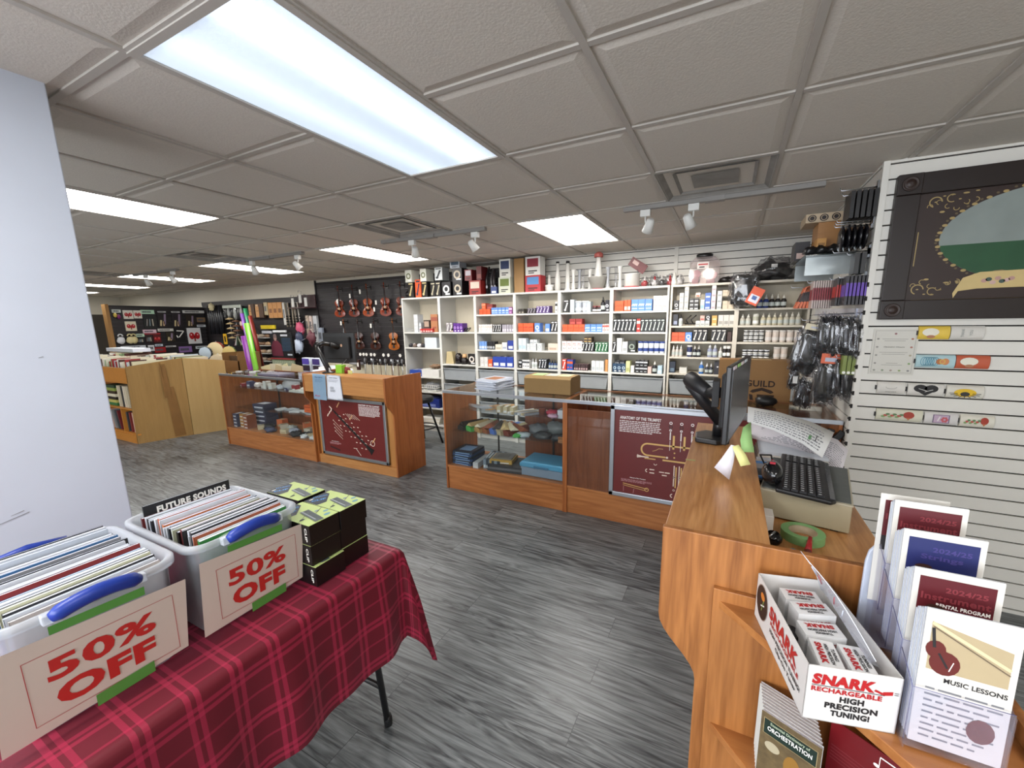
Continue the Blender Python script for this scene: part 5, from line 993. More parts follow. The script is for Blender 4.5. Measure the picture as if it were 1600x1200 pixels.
def drum(x, y, z, r, d, lab, c='7a3020', head='c4b48c', tilt=.9):
    t = thing('hand_drum', lab, 'drum', (x, y, z)); m = MB(); m.lathe([(r, -d/2), (r*1.02, 0), (r, d/2)], (0, 0, 0), G(c, .35), 24, 'Y'); part(t, 'shell', m, local=True); part(t, 'head', MB().lathe([(r*1.01, -d/2-.006), (r*.9, -d/2-.008), (.001, -d/2-.008)], (0, 0, 0), G(head), 24, 'Y', cap=False), local=True)
    for k in range(8): a = k*PI/4; part(t, 'jingle', MB().lathe([(.012, -.004), (.012, .004)], (r*1.05*math.cos(a), 0, r*1.05*math.sin(a)), STEEL, 8, 'Y'), local=True)
    t.rotation_euler = (tilt-.9, 0, .5); return t
drum(-8.82, 4.4, 1.143, .15, .09, 'tan headed tambourine with a red shell standing behind the bins'); drum(-8.8, 4.2, 1.1, .11, .05, 'blue white tambourine in front of the red one', '24262c', 'a8b8c4'); drum(-8.42, 4.2, .92, .16, .05, 'low tan hand drum near the plywood bin end', 'b8a888', 'c8bca0')
drum(-8.4, 4.4, 1.1, .12, .04, 'oval hand drum with a green rim beside the brown carton', '6a7a38', 'b8a468')
solo('drum_table', 'low table carrying the hand drums behind the music bins', 'table', MB().box(-9.3, -7.5, 4.0, 4.7, .74, .77, G('6a5a48')).box(-9.25, -9.2, 4.05, 4.1, 0, .74, INK).box(-7.6, -7.55, 4.05, 4.1, 0, .74, INK).box(-9.25, -9.2, 4.6, 4.65, 0, .74, INK).box(-7.6, -7.55, 4.6, 4.65, 0, .74, INK), (-8.4, 4.35, 0))
solo('drum_stack', 'white rimmed drum lying flat under the tan tambourine', 'drum', MB().lathe([(.2, 0), (.205, .02), (.205, .2), (.2, .22)], (0, 0, 0), G('a8a098'), 24), (-8.8, 4.4, .7705), local=True)
m = MB()
for k in range(6): m.add([(0, 0, .22), (.06*k-.15, -.02*(k % 2), -.02+.02*(k % 3)), (.06*k-.08, -.02, -.0)], [(0, 1, 2), (2, 1, 0)], G(('b02828', 'd8d8d8', '2a7a3a', '1c1c24', 'a8c038', 'c8c8c8')[k]))
solo('pennant_cluster', 'hanging cluster of red, white and green scarves behind the tubes', 'scarves', m.tube([(0, 0, .22), (0, .28, .23)], .003, STEEL, 4), (-9.2, 5.0, 1.19), local=True)
t = thing('brown_crate', 'open brown wooden crate on the drum table', 'crate', (-7.85, 4.3, .77)); cb = G('7c5a34')
m = MB().box(-.24, .24, -.2, .2, 0, .015, cb).box(-.24, -.225, -.2, .2, 0, .36, cb).box(.225, .24, -.2, .2, 0, .36, cb).box(-.24, .24, -.2, -.185, 0, .22, cb).box(-.24, .24, .185, .2, 0, .36, cb); part(t, 'crate', m, local=True); part(t, 'dividers', MB().box(-.2, .2, -.1, -.09, .02, .3, G('4a3826')).box(-.2, .2, .02, .03, .02, .3, G('c8b890')), local=True)
def tubeT(p, q, c, lab): m = MB().tube([p, q], .037, G(c, .35), 16); solo('coloured_tube', lab, 'tube', m, p)
tubeT((-8.36, 4.78, .78), (-8.46, 4.75, 1.83), '7a48a8', 'upper purple percussion tube leaning behind the brown crate'); tubeT((-8.22, 4.78, .78), (-8.34, 4.75, 1.92), '2a8a5a', 'dark green percussion tube next to the upper purple one'); tubeT((-8.08, 4.78, .78), (-8.22, 4.75, 1.78), '8a3028', 'brown red percussion tube behind the green ones')
tubeT((-6.36, 3.66, .0), (-6.62, 3.69, 1.44), '7c2c8c', 'magenta percussion tube leaning in front of the crate'); tubeT((-6.24, 3.66, .0), (-6.5, 3.69, 1.63), '659e28', 'lime green percussion tube leaning right of the magenta one')
# middle table behind the far showcase
solo('rear_table', 'low rear table behind the far left display case', 'table', MB().box(-6.9, -5.0, 3.75, 4.5, .80, .83, G('8a7a60')).box(-6.88, -6.83, 3.8, 3.85, 0, .8, INK).box(-5.07, -5.02, 3.8, 3.85, 0, .8, INK).box(-6.88, -6.83, 4.4, 4.45, 0, .8, INK).box(-5.07, -5.02, 4.4, 4.45, 0, .8, INK), (-6, 4.1, 0))
m = MB(); m.box(-.29, .29, -.01, .01, 0, .2, G('6a7a64')); 
for k in range(24): m.rect(FY(0, -.0105, 0), -.28+.024*k, -.27+.024*k, .02, .18, G('aab4a0'))
solo('striped_board', 'grey green ridged board leaning on the rear table', 'washboard', m, (-6.67, 4.3, .8305), local=True); solo('red_bar', 'dark red bar lying on top of the ridged board', 'bar', MB().box(-.3, .3, -.02, .02, 0, .02, G('7a2024')), (-6.67, 4.3, 1.031), local=True)
for k in range(6): solo('sheet_folder', 'cream folder standing askew behind the far display case', 'folder', MB().box(-.1, .1, -.004, .004, 0, .15+.02*(k % 2), G(('d0c8a0', 'c8c0a8', 'b8a888')[k % 3])), (-6.5+.12*k, 3.95+.03*(k % 2), .8305), .5-.2*(k % 4), 'cream folders behind the far display case', local=True).rotation_euler[1] = .25*((k % 3)-1)
for k, (x, z, c) in enumerate(((-5.42, .8305, '4c3c9c'), (-5.2, .8305, '3a2c6c'))):
    t = thing('brochure_rack', ['left', 'right'][k]+' white brochure rack with purple leaflets beside the sales counter', 'brochure holder', (x, 3.85, z)); part(t, 'stand', MB().box(-.09, .09, -.02, .04, 0, .3, PAPERB), local=True)
    for q in range(3): part(t, 'leaflet', MB().box(-.07, .07, -.03-.004*q, -.024-.004*q, .02+.095*q, .1+.095*q, (G(c), G('2a1c2c'), G(c))[q]), local=True)
for k, (x, y, z, c, lb) in enumerate(((-7.14, 5.0, 1.46, 'c05070', 'pink toy hanging near the violin wall corner'), (-6.95, 4.8, 1.15, 'a8b4c8', 'pale blue cluster hanging near the violin wall'), (-6.72, 4.9, 1.3, '5a2a34', 'dark red pouch hanging near the violin wall'), (-7.05, 4.9, 1.3, '2a3450', 'navy pouch hanging near the violin wall'))):
    solo('hanging_pouch', lb, 'pouch', MB().blob((0, 0, .06), (.09, .05, .12), G(c), k, .3, 3, 14).tube([(0, 0, .14), (0, 5.2-y, .3)], .003, STEEL, 4), (x, y, z), local=True)
# ------------------------------------------------------------------ sheet music and books in the bins
rs = random.Random(8); cols = ['d8d4c4', 'cfc8a8', 'e0dcd0', 'c8b8a0', '9a3030', '8aa878', 'b8c4cc', 'd8d4c4', 'e0dcd0', '503028']
for k in range(58):
    x = -10.0+.049*k; h = .27+rs.uniform(-.02, .03); c = rs.choice(cols); m = MB().box(-.012, .012, -.22, .2, 0, h, G(c, .7)); m.box(-.014, -.006, -.1+rs.uniform(-.08, .08), .05, h, h+.02, G('d8d0b8'))
    o = solo('sheet_music_folder', 'pale folders of sheet music standing in the first plywood-ended bin', 'sheet music', m, (x, 2.76, .8605), 0, 'sheet music in the first bin', local=True); o.rotation_euler = (0, rs.uniform(-.05, .12), 0)
for k in range(44):
    x = -9.6+.055*k; h = .28+rs.uniform(-.02, .03); m = MB().box(-.012, .012, -.18, .18, 0, h, G(rs.choice(cols), .7))
    solo('sheet_music_folder', 'pale folders of sheet music standing in the second bin', 'sheet music', m, (x, 3.28, .8605), 0, 'sheet music in the second bin', local=True).rotation_euler = (0, rs.uniform(-.05, .1), 0)
solo('paper_tray_long', 'long white tray lying across the sheet music', 'tray', MB().box(-.5, .5, -.12, .12, 0, .06, PAPERB), (-9.4, 3.3, 1.18), local=True)
for k in range(7): solo('song_book', 'book with a green and white spine lying in the upper cubby of the music bin', 'book', MB().box(-.15, .15, -.2, .2, 0, .042, G(('2a6a3a', 'b8b060', '20180f', 'd8d0b8', '3a2a1c', '8a9a4a', '28402a')[k])), (-7.93, 2.7, .4905+.0425*k), 0, 'books lying in the upper cubby', local=True)
for k in range(6): solo('song_book', 'pale upright book in the upper cubby of the music bin', 'book', MB().box(-.022, .022, -.2, .2, 0, .3, G(('c8bca4', 'b8ac94', '2a2a2c', 'd0c4b0')[k % 4])), (-7.68+.058*k, 2.7, .4905), 0, 'upright books in the upper cubby', local=True)
for k in range(9): solo('song_book', 'leaning book in the lower cubby of the music bin', 'book', MB().box(-.015, .015, -.2, .2, 0, .28, G(('c8a090', '8a8888', '4a4c50', '6a1c20', 'c8b8a8', '3a3c40', '7a2a28')[k % 7])), (-8.05+.09*k+(.05 if k > 4 else 0), 2.7, .1405), 0, 'leaning books in the lower cubby', local=True).rotation_euler = (0, -.22 if k < 4 else .0, 0)
# ------------------------------------------------------------------ contents of the far left showcase
def lump(name, lab, cat, p, s, c, grp=None, seed=1, amp=.25, rz=0, fr=3):
    m = MB().blob((0, 0, s[2]*.8), s, c if not isinstance(c, str) else G(c, .45), seed, amp, fr, 14, -s[2]*.8); solo(name, lab, cat, m, p, rz, grp, local=True)
def bx(name, lab, cat, p, s, c, rz=0, grp=None, c2=None, st='lab'):
    o = put(pbox(s[0], s[1], s[2], c, c2 or 'c8ccd0', st), name, lab, cat, p, rz, grp); return o
rc = random.Random(21); pal = ['c8ccd4', 'b8a888', '8a3038', 'd8d4cc', '2a2c34', 'b8b0a8', '4a4a68', 'd0c8c4']
for k in range(22):
    x = -5.98+.08*k; z = .7775
    if k % 3 == 1: lump('accessory_bag', 'small bag of accessories on the top glass shelf of the far left case', 'bag', (x, 3.26+.05*(k % 2), z), (.045, .05, .035), rc.choice(pal), 'accessory bags in the far left case', k, .3)
    else: bx('accessory_box', 'small accessory box on the top glass shelf of the far left case', 'box', (x, 3.25+.08*(k % 2), z), (.06, .07, .035+.02*(k % 3)), rc.choice(pal), .2*(k % 3-1), 'accessory boxes on the top shelf of the far left case')
bx('white_tray', 'flat white tray at the right of the top shelf in the far left case', 'tray', (-4.62, 3.22, .7775), (.5, .12, .02), 'c8ccc4', .0); bx('price_card', 'white price card standing in the far left case', 'card', (-5.42, 3.2, .7775), (.06, .01, .1), 'd8d8d4', 0, None, 'd8d8d4', 'plain')
lump('clear_bag_large', 'large clear bag of white parts on the far left case shelf', 'bag', (-5.02, 3.3, .7775), (.12, .09, .08), FROST, None, 4, .15)
for k in range(6): bx('paper_packet', 'flat white paper packet on the middle shelf of the far left case', 'packet', (-5.25+.16*k, 3.28+.03*(k % 2), .4975+.004*(k % 2)), (.15, .12, .012), ('c8ccd0', '9aa4b0', 'd0d4d8')[k % 3], .3*(k % 3-1), 'paper packets on the middle shelf of the far left case')
bx('orange_box', 'bright orange box on the middle shelf of the far left case', 'box', (-4.66, 3.3, .5145), (.15, .1, .09), 'd0602c', .15, None, 'a84018', 'band')
for a in range(3):
    for k in range(4): bx('navy_box', 'small navy and white box stacked at the left of the far left case', 'box', (-5.95+.12*a, 3.12+.02*(a % 2), .2395+.0455*k), (.085, .12, .045), ('3a3c58', 'a87830', '8a4a2c')[a], 0, 'stacked small boxes in the far left case', 'e0e0e4')
for k in range(5): bx('dark_blue_box', 'dark slate box in the tallest pile of the far left case', 'box', (-5.68+.01*(k % 2), 3.32, .2395+.0605*k), (.24, .18, .06), '34364e', .05*(k % 3), 'slate boxes in the tallest pile of the far left case', 'c8ccd8')
for k in range(14):
    x = -5.5+.085*k; y = 3.1+.09*(k % 3)
    if k % 2: lump('strap_bag', 'bagged strap lying on the floor of the far left case', 'bag', (x, y, .2395), (.075, .06, .035), rc.choice(['9aa0b0', 'b8a890', '1c1c22', 'a8aca8', '2c3454']), 'bagged straps in the far left case', k, .35)
    else: bx('cream_carton', 'cream carton lying on the floor of the far left case', 'box', (x, y+.04, .2395), (.1, .09, .05+.03*(k % 3)), ('c0b498', 'b8b0a0', 'c86a40')[k % 3], .3*(k % 4-1.5), 'cream cartons on the floor of the far left case', 'a89878')
for k in range(8): lump('small_pouch', 'dark pouch at the right end of the far left case floor', 'pouch', (-4.72+.055*k, 3.09+.05*(k % 3), .2395), (.05, .045, .025), rc.choice(['15161a', '6a6c70', '2a3a34', 'c8ccd0']), 'dark pouches in the far left case', k+40, .4)
bx('grey_folder', 'flat mauve grey folder lying on top of the far left case', 'folder', (-5.15, 3.2, .9765), (.42, .22, .02), '6a6678', 0, None, '7a7688', 'plain')
for k in range(8): bx('top_card', 'small white or dark item scattered on top of the far left case', 'card', (-5.95+.1*k, 3.2+.06*(k % 3), .9765), (.07, .06, .012+.01*(k % 2)), ('c8c8c4', '3a2c2a', 'b0a8a0')[k % 3], .4*k, 'scattered items on top of the far left case')
# ------------------------------------------------------------------ contents of the middle showcase
U = '2c5ac0'
for k in range(6): bx('dark_blue_case', 'flat dark blue box in the pile at the left of the middle case', 'box', (-2.24, 3.22, .2395+.0225*k), (.22, .24, .022), ('24406c', '1a2438')[k % 2], .06*(k % 3-1), 'flat dark blue boxes in the middle case', '8ab0dc', 'lab')
bx('white_long_box', 'long white box on the floor of the middle case', 'box', (-2.08, 3.2, .2395), (.055, .26, .055), 'b8bcc4', .1)
for k in range(6): bx('slim_case', 'slim grey striped case standing on the floor of the middle case', 'case', (-2.02+.03*k, 3.24, .2395), (.027, .28, .09), ('7a8a9a', '2c3844')[k % 2], .25, 'slim cases in the middle case', 'c8d4dc', 'lab')
for k in range(3): bx('grey_folder_flat', 'dark folder under the yellow book in the middle case', 'folder', (-1.78, 3.22, .2395+.021*k), (.34, .27, .02), ('2a2a2e', '5a5c62', '1c1c22')[k], .12, 'dark folders in the middle case', '2a2a2e', 'plain')
bx('yellow_book', 'thick yellow edged grey book on the folders in the middle case', 'book', (-1.84, 3.22, .3035), (.22, .2, .035), 'b8923c', .2); bx('grey_book', 'thin grey book lying on the yellow one in the middle case', 'book', (-1.84, 3.23, .3395), (.19, .17, .008), '77736c', .2, None, '68645e', 'plain')
t = thing('light_blue_case', 'light blue lidded case with a grey body at the right of the middle case', 'case', (-1.4, 3.24, .2395)); part(t, 'body', MB().prism([(-.2, 0), (.2, 0), (.21, .08), (-.21, .08)], -.13, .13, G('7a8ea4'), 'Y'), .008, local=True); lm = MB(); lm.prism([(-.215, 0), (.215, 0), (.22, .03), (.19, .055), (-.19, .055), (-.22, .03)], -.14, .14, G('4f98c0', .35), 'Y'); lm.v = [Vector((p.x, p.y, p.z+.08)) for p in lm.v]; part(t, 'lid', lm, .012, local=True); part(t, 'handle', MB().prism([(-.07, 0), (.07, 0), (.06, .02), (-.06, .02)], -.155, -.14, G('3a7094'), 'Y').T and MB().box(-.07, .07, -.152, -.138, .085, .105, G('3a7094')), .004, local=True)
shelfz = .5675
for k, (x, c, lb) in enumerate(((-2.22, '2c2420', 'dark'), (-2.13, '4aa04c', 'bright green'), (-2.03, 'a07a4c', 'tan'), (-1.95, '8a5030', 'brown'), (-1.87, '4a6ab0', 'blue'), (-1.8, 'a89c7c', 'beige'), (-1.72, '6a2c20', 'maroon'))):
    m = MB(); m.prism([(-.05, 0), (.05, 0), (.04, .035), (-.02, .055), (-.05, .03)], -.18, .18, G(c, .5), 'Y'); solo('reed_packet', lb+' long folded packet on the lower glass shelf of the middle case', 'packet', m, (x, 3.33, shelfz), -.38, local=True)
for k in range(8): m = MB().prism([(-.04, 0), (.04, 0), (.0, .03)], -.12, .12, G(('2a201c', 'b8a070', 'd0c8b0', '8a4a30')[k % 4]), 'Y'); solo('folded_paper_sleeve', 'folded paper sleeve under the long packets in the middle case', 'paper sleeve', m, (-2.22+.075*k, 3.27, shelfz+.055), .2*k-.5, 'paper sleeves in the middle case', local=True)
for k, (x, y, s, c) in enumerate(((-1.52, 3.33, (.1, .09, .06), '5a5f64'), (-1.36, 3.38, (.11, .08, .07), '686e70'), (-1.43, 3.22, (.09, .06, .035), '34383c'), (-1.27, 3.22, (.08, .06, .035), '2c3034'), (-1.62, 3.2, (.07, .05, .025), 'a8b8c0'))): lump('grey_gear_bag', 'grey plastic wrapped bag on the lower glass shelf of the middle case', 'bag', (x, y, shelfz), s, c, 'grey bags in the middle case', k+3, .22)
lump('green_packet', 'crumpled bright green packet at the middle case shelf edge', 'packet', (-1.66, 3.16, shelfz), (.04, .03, .02), '3a9a40', None, 5, .4); bx('small_wood_box', 'pair of small tan boxes at the right of the middle case shelf', 'box', (-1.23, 3.2, shelfz), (.07, .08, .05), '9a6c44', 0, None, '7a5030', 'band')
sz = .7525
for k in range(7): m = MB().tube([(0, -.1, 0), (0, .1, 0)], .014, FROST, 8); solo('clear_tube', 'clear plastic tube in the bundle on the top shelf of the middle case', 'tube', m, (-2.26+.03*k, 3.38, sz+.014+.001*(k % 2)), 1.1, 'clear tubes in the middle case', local=True)
for k in range(4): bx('brown_envelope', 'flat brown envelope on the top shelf of the middle case', 'envelope', (-2.02+.03*k, 3.42, sz+.009*k), (.2, .16, .008), ('9a7444', 'b88c58')[k % 2], .3+.1*k, 'brown envelopes in the middle case', 'b09060', 'plain')
for k in range(3): bx('cream_slip', 'cream slip box on the top shelf of the middle case', 'box', (-1.92+.07*k, 3.32, sz), (.04, .1, .06), 'b8ae90', .1, 'cream slip boxes in the middle case')
for k in range(6): m = MB().box(-.015, .015, -.14, .14, 0, .02, G(('c8ccd0', 'b8a888', '8a9098')[k % 3])); solo('reed_sleeve', 'slim grey sleeve lying askew on the top shelf of the middle case', 'sleeve', m, (-1.72+.035*k, 3.36, sz+.001), -.6, 'slim sleeves in the middle case', local=True)
lump('red_toy', 'small red and pink plush on the top shelf of the middle case', 'toy', (-1.4, 3.36, sz), (.06, .04, .03), 'b03048', None, 7, .3); lump('pink_toy', 'small pink pouch beside the red plush in the middle case', 'pouch', (-1.36, 3.28, sz), (.05, .035, .02), 'c8a0b8', None, 9, .3)
solo('small_brown_pot', 'small brown pot on the top shelf of the middle case', 'pot', MB().lathe([(.03, 0), (.035, .06), (.038, .065), (.03, .062)], (0, 0, 0), G('7a4430'), 14), (-1.5, 3.36, sz), local=True); bx('white_box', 'white box at the right end of the top shelf in the middle case', 'box', (-1.26, 3.34, sz), (.12, .12, .075), 'c8ccd4')
for k in range(13): bx('magazine', 'magazine in the neat pile on the middle display case', 'magazine', (-1.99+.004*(k % 4), 3.32+.006*(k*7 % 5), .9765+.0072*k), (.23, .29, .007), ('c4cad6', 'b8c0d0', 'd0d4dc')[k % 3], -.3+.05*(k*5 % 7), 'magazines in the pile on the middle case', 'a8b4c8' if k < 12 else 'a87048', 'plain')
t = thing('brown_carton', 'brown cardboard carton with pale papers on top, standing on the middle display case', 'box', (-1.4, 3.36, .9765)); part(t, 'carton', MB().box(-.22, .22, -.13, .13, 0, .13, G('8a6e44', .8)).prism([(-.13, .13), (.13, .13), (.1, .15), (-.1, .15)], -.22, .22, G('94784c', .8), 'X'), .002, local=True)
for k, (x, c) in enumerate(((-.12, 'b0d090'), (.01, 'c8c8b8'), (.13, 'd0c8a0'))): part(t, 'paper', MB().box(x-.055, x+.055, -.07, .07, .151, .1525, G(c)), local=True)
for k in range(9): bx('reed_case', 'small item on the inner shelf of the trumpet display case', 'case', (-.95+.17*k, 3.35, .6075), (.12, .1, .04+.02*(k % 2)), ('2a2a2c', 'b8b4a8', '5a6a5c')[k % 3], .1, 'items inside the trumpet display case')
# ------------------------------------------------------------------ things on and around the left sales counter
t = thing('monitor_on_arm', 'black monitor on a jointed black desk arm at the left sales counter', 'monitor', (-4.0, 3.1, 1.0605))
part(t, 'base', MB().lathe([(.07, 0), (.068, .012), (.03, .02), (.022, .06)], (-4.02, 3.1, 1.0605), BLK, 20)); part(t, 'lower_arm', MB().tube([(-4.02, 3.1, 1.1), (-4.22, 3.14, 1.32), (-4.24, 3.16, 1.36)], [.03, .026, .026], BLK, 10)); part(t, 'upper_arm', MB().tube([(-4.24, 3.16, 1.36), (-4.2, 3.2, 1.385), (-4.15, 3.25, 1.37)], [.028, .026, .022], BLK, 10))
m = MB(); m.T = Matrix.Translation((-4.2, 3.42, 1.33)) @ Matrix.Rotation(.35, 4, 'Z'); m.box(-.2, .2, -.01, .02, -.19, .17, BLK).box(-.15, .15, -.06, -.01, -.14, .12, MBLK); m.disc(FY(0, -.061, 0), .06, .02, .012, .018, G('c8a080'), n=12); part(t, 'screen', m, .006)
bracket = MB().tube([(-4.15, 3.25, 1.37), (-4.17, 3.37, 1.33)], .03, MBLK, 8); part(t, 'bracket', bracket); part(t, 'cable', MB().tube([(-3.95, 3.3, 1.2), (-3.98, 3.22, 1.12), (-3.9, 3.15, 1.09), (-3.75, 3.2, 1.13)], .004, BLK, 6))
t = thing('receipt_printer', 'white office printer behind the left sales counter', 'printer', (-4.78, 3.75, .8)); part(t, 'body', MB().box(-.22, .22, -.16, .16, 0, .2, PAPERB), .02, local=True); part(t, 'paper', MB().box(-.15, .15, -.1, .12, .2, .235, PAPER).rect(FU(0, 0, .2352), -.1, .05, -.05, .05, G('98b4b0')), local=True)
solo('printer_table', 'small table holding the printer behind the sales counter', 'table', MB().box(-5.02, -4.4, 3.56, 3.95, .77, .8, G('6a5a48')).box(-5.0, -4.96, 3.58, 3.62, 0, .77, INK).box(-4.46, -4.42, 3.58, 3.62, 0, .77, INK).box(-5.0, -4.96, 3.88, 3.92, 0, .77, INK).box(-4.46, -4.42, 3.88, 3.92, 0, .77, INK), (-4.7, 3.75, 0))
put(pbox(.1, .06, .09, '8ac83c', '8ac83c', 'plain'), 'note_block', 'lime green block on the left sales counter', 'note block', (-3.88, 3.19-.04, 1.0605)); lump('red_item', 'small dark red item beside the lime block on the counter', 'holder', (-3.78, 3.15, 1.0605), (.03, .03, .04), '7a1c20'); put(pbox(.07, .004, .04, 'c8c880', 'c8c880', 'plain'), 'sticky_note', 'yellow sticky note standing near the lime block', 'note', (-3.7, 3.12, 1.0605))
t = thing('office_stool', 'black stool with bracing behind the left sales counter', 'stool', (-3.6, 4.1, 0)); part(t, 'seat', MB().lathe([(.17, .58), (.18, .6), (.18, .63), (.16, .65)], (-3.6, 4.1, 0), BLK, 20))
for a in range(4): g = a*PI/2+.6; part(t, 'leg', MB().tube([(-3.6+.1*math.cos(g), 4.1+.1*math.sin(g), .59), (-3.6+.27*math.cos(g), 4.1+.27*math.sin(g), .0)], .014, BLK, 8))
part(t, 'foot_ring', MB().tube([(-3.6+.2*math.cos(k*PI/8), 4.1+.2*math.sin(k*PI/8), .24) for k in range(16)], .009, BLK, 6, True))
# ------------------------------------------------------------------ right slatwall: hanging goods on the face that looks left
WX_ = .662
def hook(y, z, ln, lab='steel hook on the right slatwall side face', grp='hooks on the right slatwall'):
    m = MB(); m.tube([(.672, y, z), (WX_-ln, y, z), (WX_-ln-.006, y, z+.015)], .003, STEEL, 6).box(WX_-.004, .672, y-.015, y+.015, z-.02, z+.03, STEEL); solo('wall_hook', lab, 'hook', m, (WX_, y, z), 0, grp)
def slabs(x0, x1, n, y, z0, z1, d, c, lab, grp, name='string_pack', cat='string pack', c2=None, lean=0, bulge=0):
    w_ = (x1-x0)/n
    for k in range(n):
        m = MB(); t = w_*.7
        if bulge: m.blob((0, 0, (z1-z0)*.5), (t*.75, d/2, (z1-z0)*.52), G(c, .25), k, .08, 2, 10)
        else:
            m.box(-t/2, t/2, -d/2, d/2, 0, z1-z0, G(c, .4))
            if c2: m.rect(FY(0, -d/2, 0), -t/2, t/2, (z1-z0)*.3, (z1-z0)*.75, G(c2)).rect(FXm(-t/2, 0, 0), -d*.4, d*.4, (z1-z0)*.3, (z1-z0)*.7, G(c2))
        o = solo(name, lab, cat, m, (x0+w_*(k+.5), y, z0), 0, grp, local=True); o.rotation_euler = (0, lean*(1-k/n), 0)
    hook(y, z1-.006, WX_-x0+.02)
slabs(.535, .66, 5, 3.0, 2.135, 2.275, .15, '111114', 'glossy black pouch in the upper bunch on the right slatwall', 'upper black pouches', 'black_pouch', 'pouch')
slabs(.52, .65, 5, 3.03, 1.975, 2.115, .16, '0e0e12', 'glossy black pouch in the lower bunch under the silver hooks', 'lower black pouches', 'black_pouch', 'pouch', bulge=1)
slabs(.59, .65, 2, 3.0, 1.84, 1.955, .1, '0d0d10', 'small black pouch hanging alone below the bunches', 'small black pouches', 'black_pouch', 'pouch')
slabs(.565, .668, 6, 3.0, 1.67, 1.83, .12, '17141c', 'black and purple string pack near the slatwall corner', 'purple string packs', c2='5f3fa0')
slabs(.545, .585, 3, 3.12, 1.67, 1.83, .12, '1a1414', 'black and red string pack', 'black and red string packs', c2='b03028'); slabs(.455, .565, 9, 3.3, 1.66, 1.83, .12, 'b8a8a0', 'silver and maroon string pack in the dense row', 'silver string packs', c2='8a2430')
slabs(.38, .46, 4, 3.42, 1.665, 1.81, .12, 'd0602a', 'orange string pack at the left end of the rows', 'orange string packs', c2='2a1a18', lean=.35)
for k, (p, z) in enumerate(((2.99, 2.128), (3.02, 2.122), (2.99, 2.295), (3.0, 1.965))): hook(p, z, .16, 'bright silver hook between the black pouches', 'bright hooks between the pouches')
solo('clear_ledge', 'clear plastic ledge under the string packs', 'ledge', MB().box(.44, .665, 2.97, 3.1, 1.615, 1.62, ACRY).box(.44, .665, 2.965, 2.97, 1.61, 1.65, ACRY), (.55, 3.03, 1.61))
# wire shelf with cartons
t = thing('wall_shelf', 'glass shelf with brackets high on the right slatwall side', 'shelf', (.53, 3.6, 2.0)); part(t, 'board', MB().box(.4, .665, 3.3, 3.98, 1.995, 2.002, glassy('smoked_glass', 'b0b8b6', .1, .1, '707876')))
for y_ in (3.4, 3.9): part(t, 'bracket', MB().box(.42, .672, y_, y_+.006, 1.88, 1.995, mat('9aa0a0', .3, .6)))
for k in range(4): solo('dark_pouch', 'black pouch at the front edge of the high glass shelf', 'pouch', MB().blob((0, 0, .025), (.04, .03, .028), G('151517', .3), k+70, .3, 3, 14, -.024), (.43+.06*k, 3.33, 2.0025), 0, 'black pouches on the high glass shelf', local=True)
for k in range(3): put(pbox(.12, .22, .072, 'a0703c', '7a5228', 'plain'), 'brown_carton', 'brown carton in the pile on the high glass shelf', 'box', (.535, 3.55, 2.0025+.0725*k), 0, 'brown cartons on the high glass shelf')
for k in range(2): put(pbox(.05, .1, .05, 'b8843c', '8a6028', 'lab'), 'tan_box', 'small tan box in front of the brown cartons', 'box', (.475+.012*k, 3.38, 2.0025+.0505*k), 0, 'small tan boxes on the high glass shelf')
m = MB(); m.box(-.1, .1, -.12, .12, 0, .055, G('b8a488')); F = FY(0, -.12, 0)
for k in range(3): m.disc(F, -.065+.065*k, .027, .024, .022, G('241c1a')).ring(F, -.065+.065*k, .027, .017, .004, G('a89478'), .001)
solo('display_carton', 'beige carton with three round black and white discs on its front', 'box', m, (.5, 3.55, 2.221), local=True)
put(pbox(.09, .2, .13, '18141a', 'c8b0a8', 'lab'), 'black_carton', 'black carton leaning at the left of the brown ones', 'box', (.42, 3.72, 2.0025))
for k in range(5): solo('zip_bag', 'clear bag with pale striped parts beside the black carton', 'bag', MB().blob((0, 0, .05), (.03, .05, .05), (BAG, G('b8b4a8'))[k % 2], k, .3, 4, 12, -.0), (.43+.012*k, 3.88+.0*k, 2.003), 0, 'clear bags beside the black carton', local=True)
# plastic-wrapped straps
def strapbag(x, y, z0, s, lab, seed, card=None, tilt=0, c='131315'):
    t = thing('strap_bag', lab, 'strap', (x, y, z0)); t.rotation_euler = (0, tilt, .0)
    m = MB().blob((0, 0, s[2]*.5), (s[0]*.75, s[1]*.7, s[2]*.44), G(c, .25), seed, .15, 2.5, 28, None, .62, .09); part(t, 'strap', m, local=True)
    b = MB().blob((0, 0, s[2]*.5), (s[0]*.92, s[1]*.9, s[2]*.5), BAG, seed+7, .13, 5, 40, None, .5, .07); part(t, 'bag', b, local=True)
    if card: part(t, 'card', MB().box(-s[0]*.75, s[0]*.75, -s[1]-.006, -s[1]-.002, card[1]*s[2], (card[1]+card[2])*s[2], G(card[0], .4)).rect(FY(0, -s[1]-.0065, 0), -s[0]*.45, s[0]*.45, (card[1]+.04)*s[2], (card[1]+card[2]*.6)*s[2], G('b0b4c4')), local=True)
    part(t, 'hanger', MB().tube([(0, 0, s[2]*.9), (0, 0, s[2]*1.08)], .002, STEEL, 5), local=True)
    return t
strapbag(.44, 3.2, 1.24, (.1, .05, .32), 'largest clear bag with a black strap, left on the slatwall', 1, ('cfc4a4', .88, .12), .2)
for k, (x, y, z, sx_, h) in enumerate(((.52, 3.12, 1.36, .04, .26), (.565, 3.08, 1.37, .035, .24), (.605, 3.04, 1.38, .035, .22), (.64, 3.0, 1.37, .03, .22), (.655, 2.98, 1.36, .02, .2))):
    o = strapbag(x, y, z, (sx_, .06, h), 'glossy black bagged strap in the upper row right of the largest bag', k+2); o['group'] = 'upper bagged straps on the slatwall'
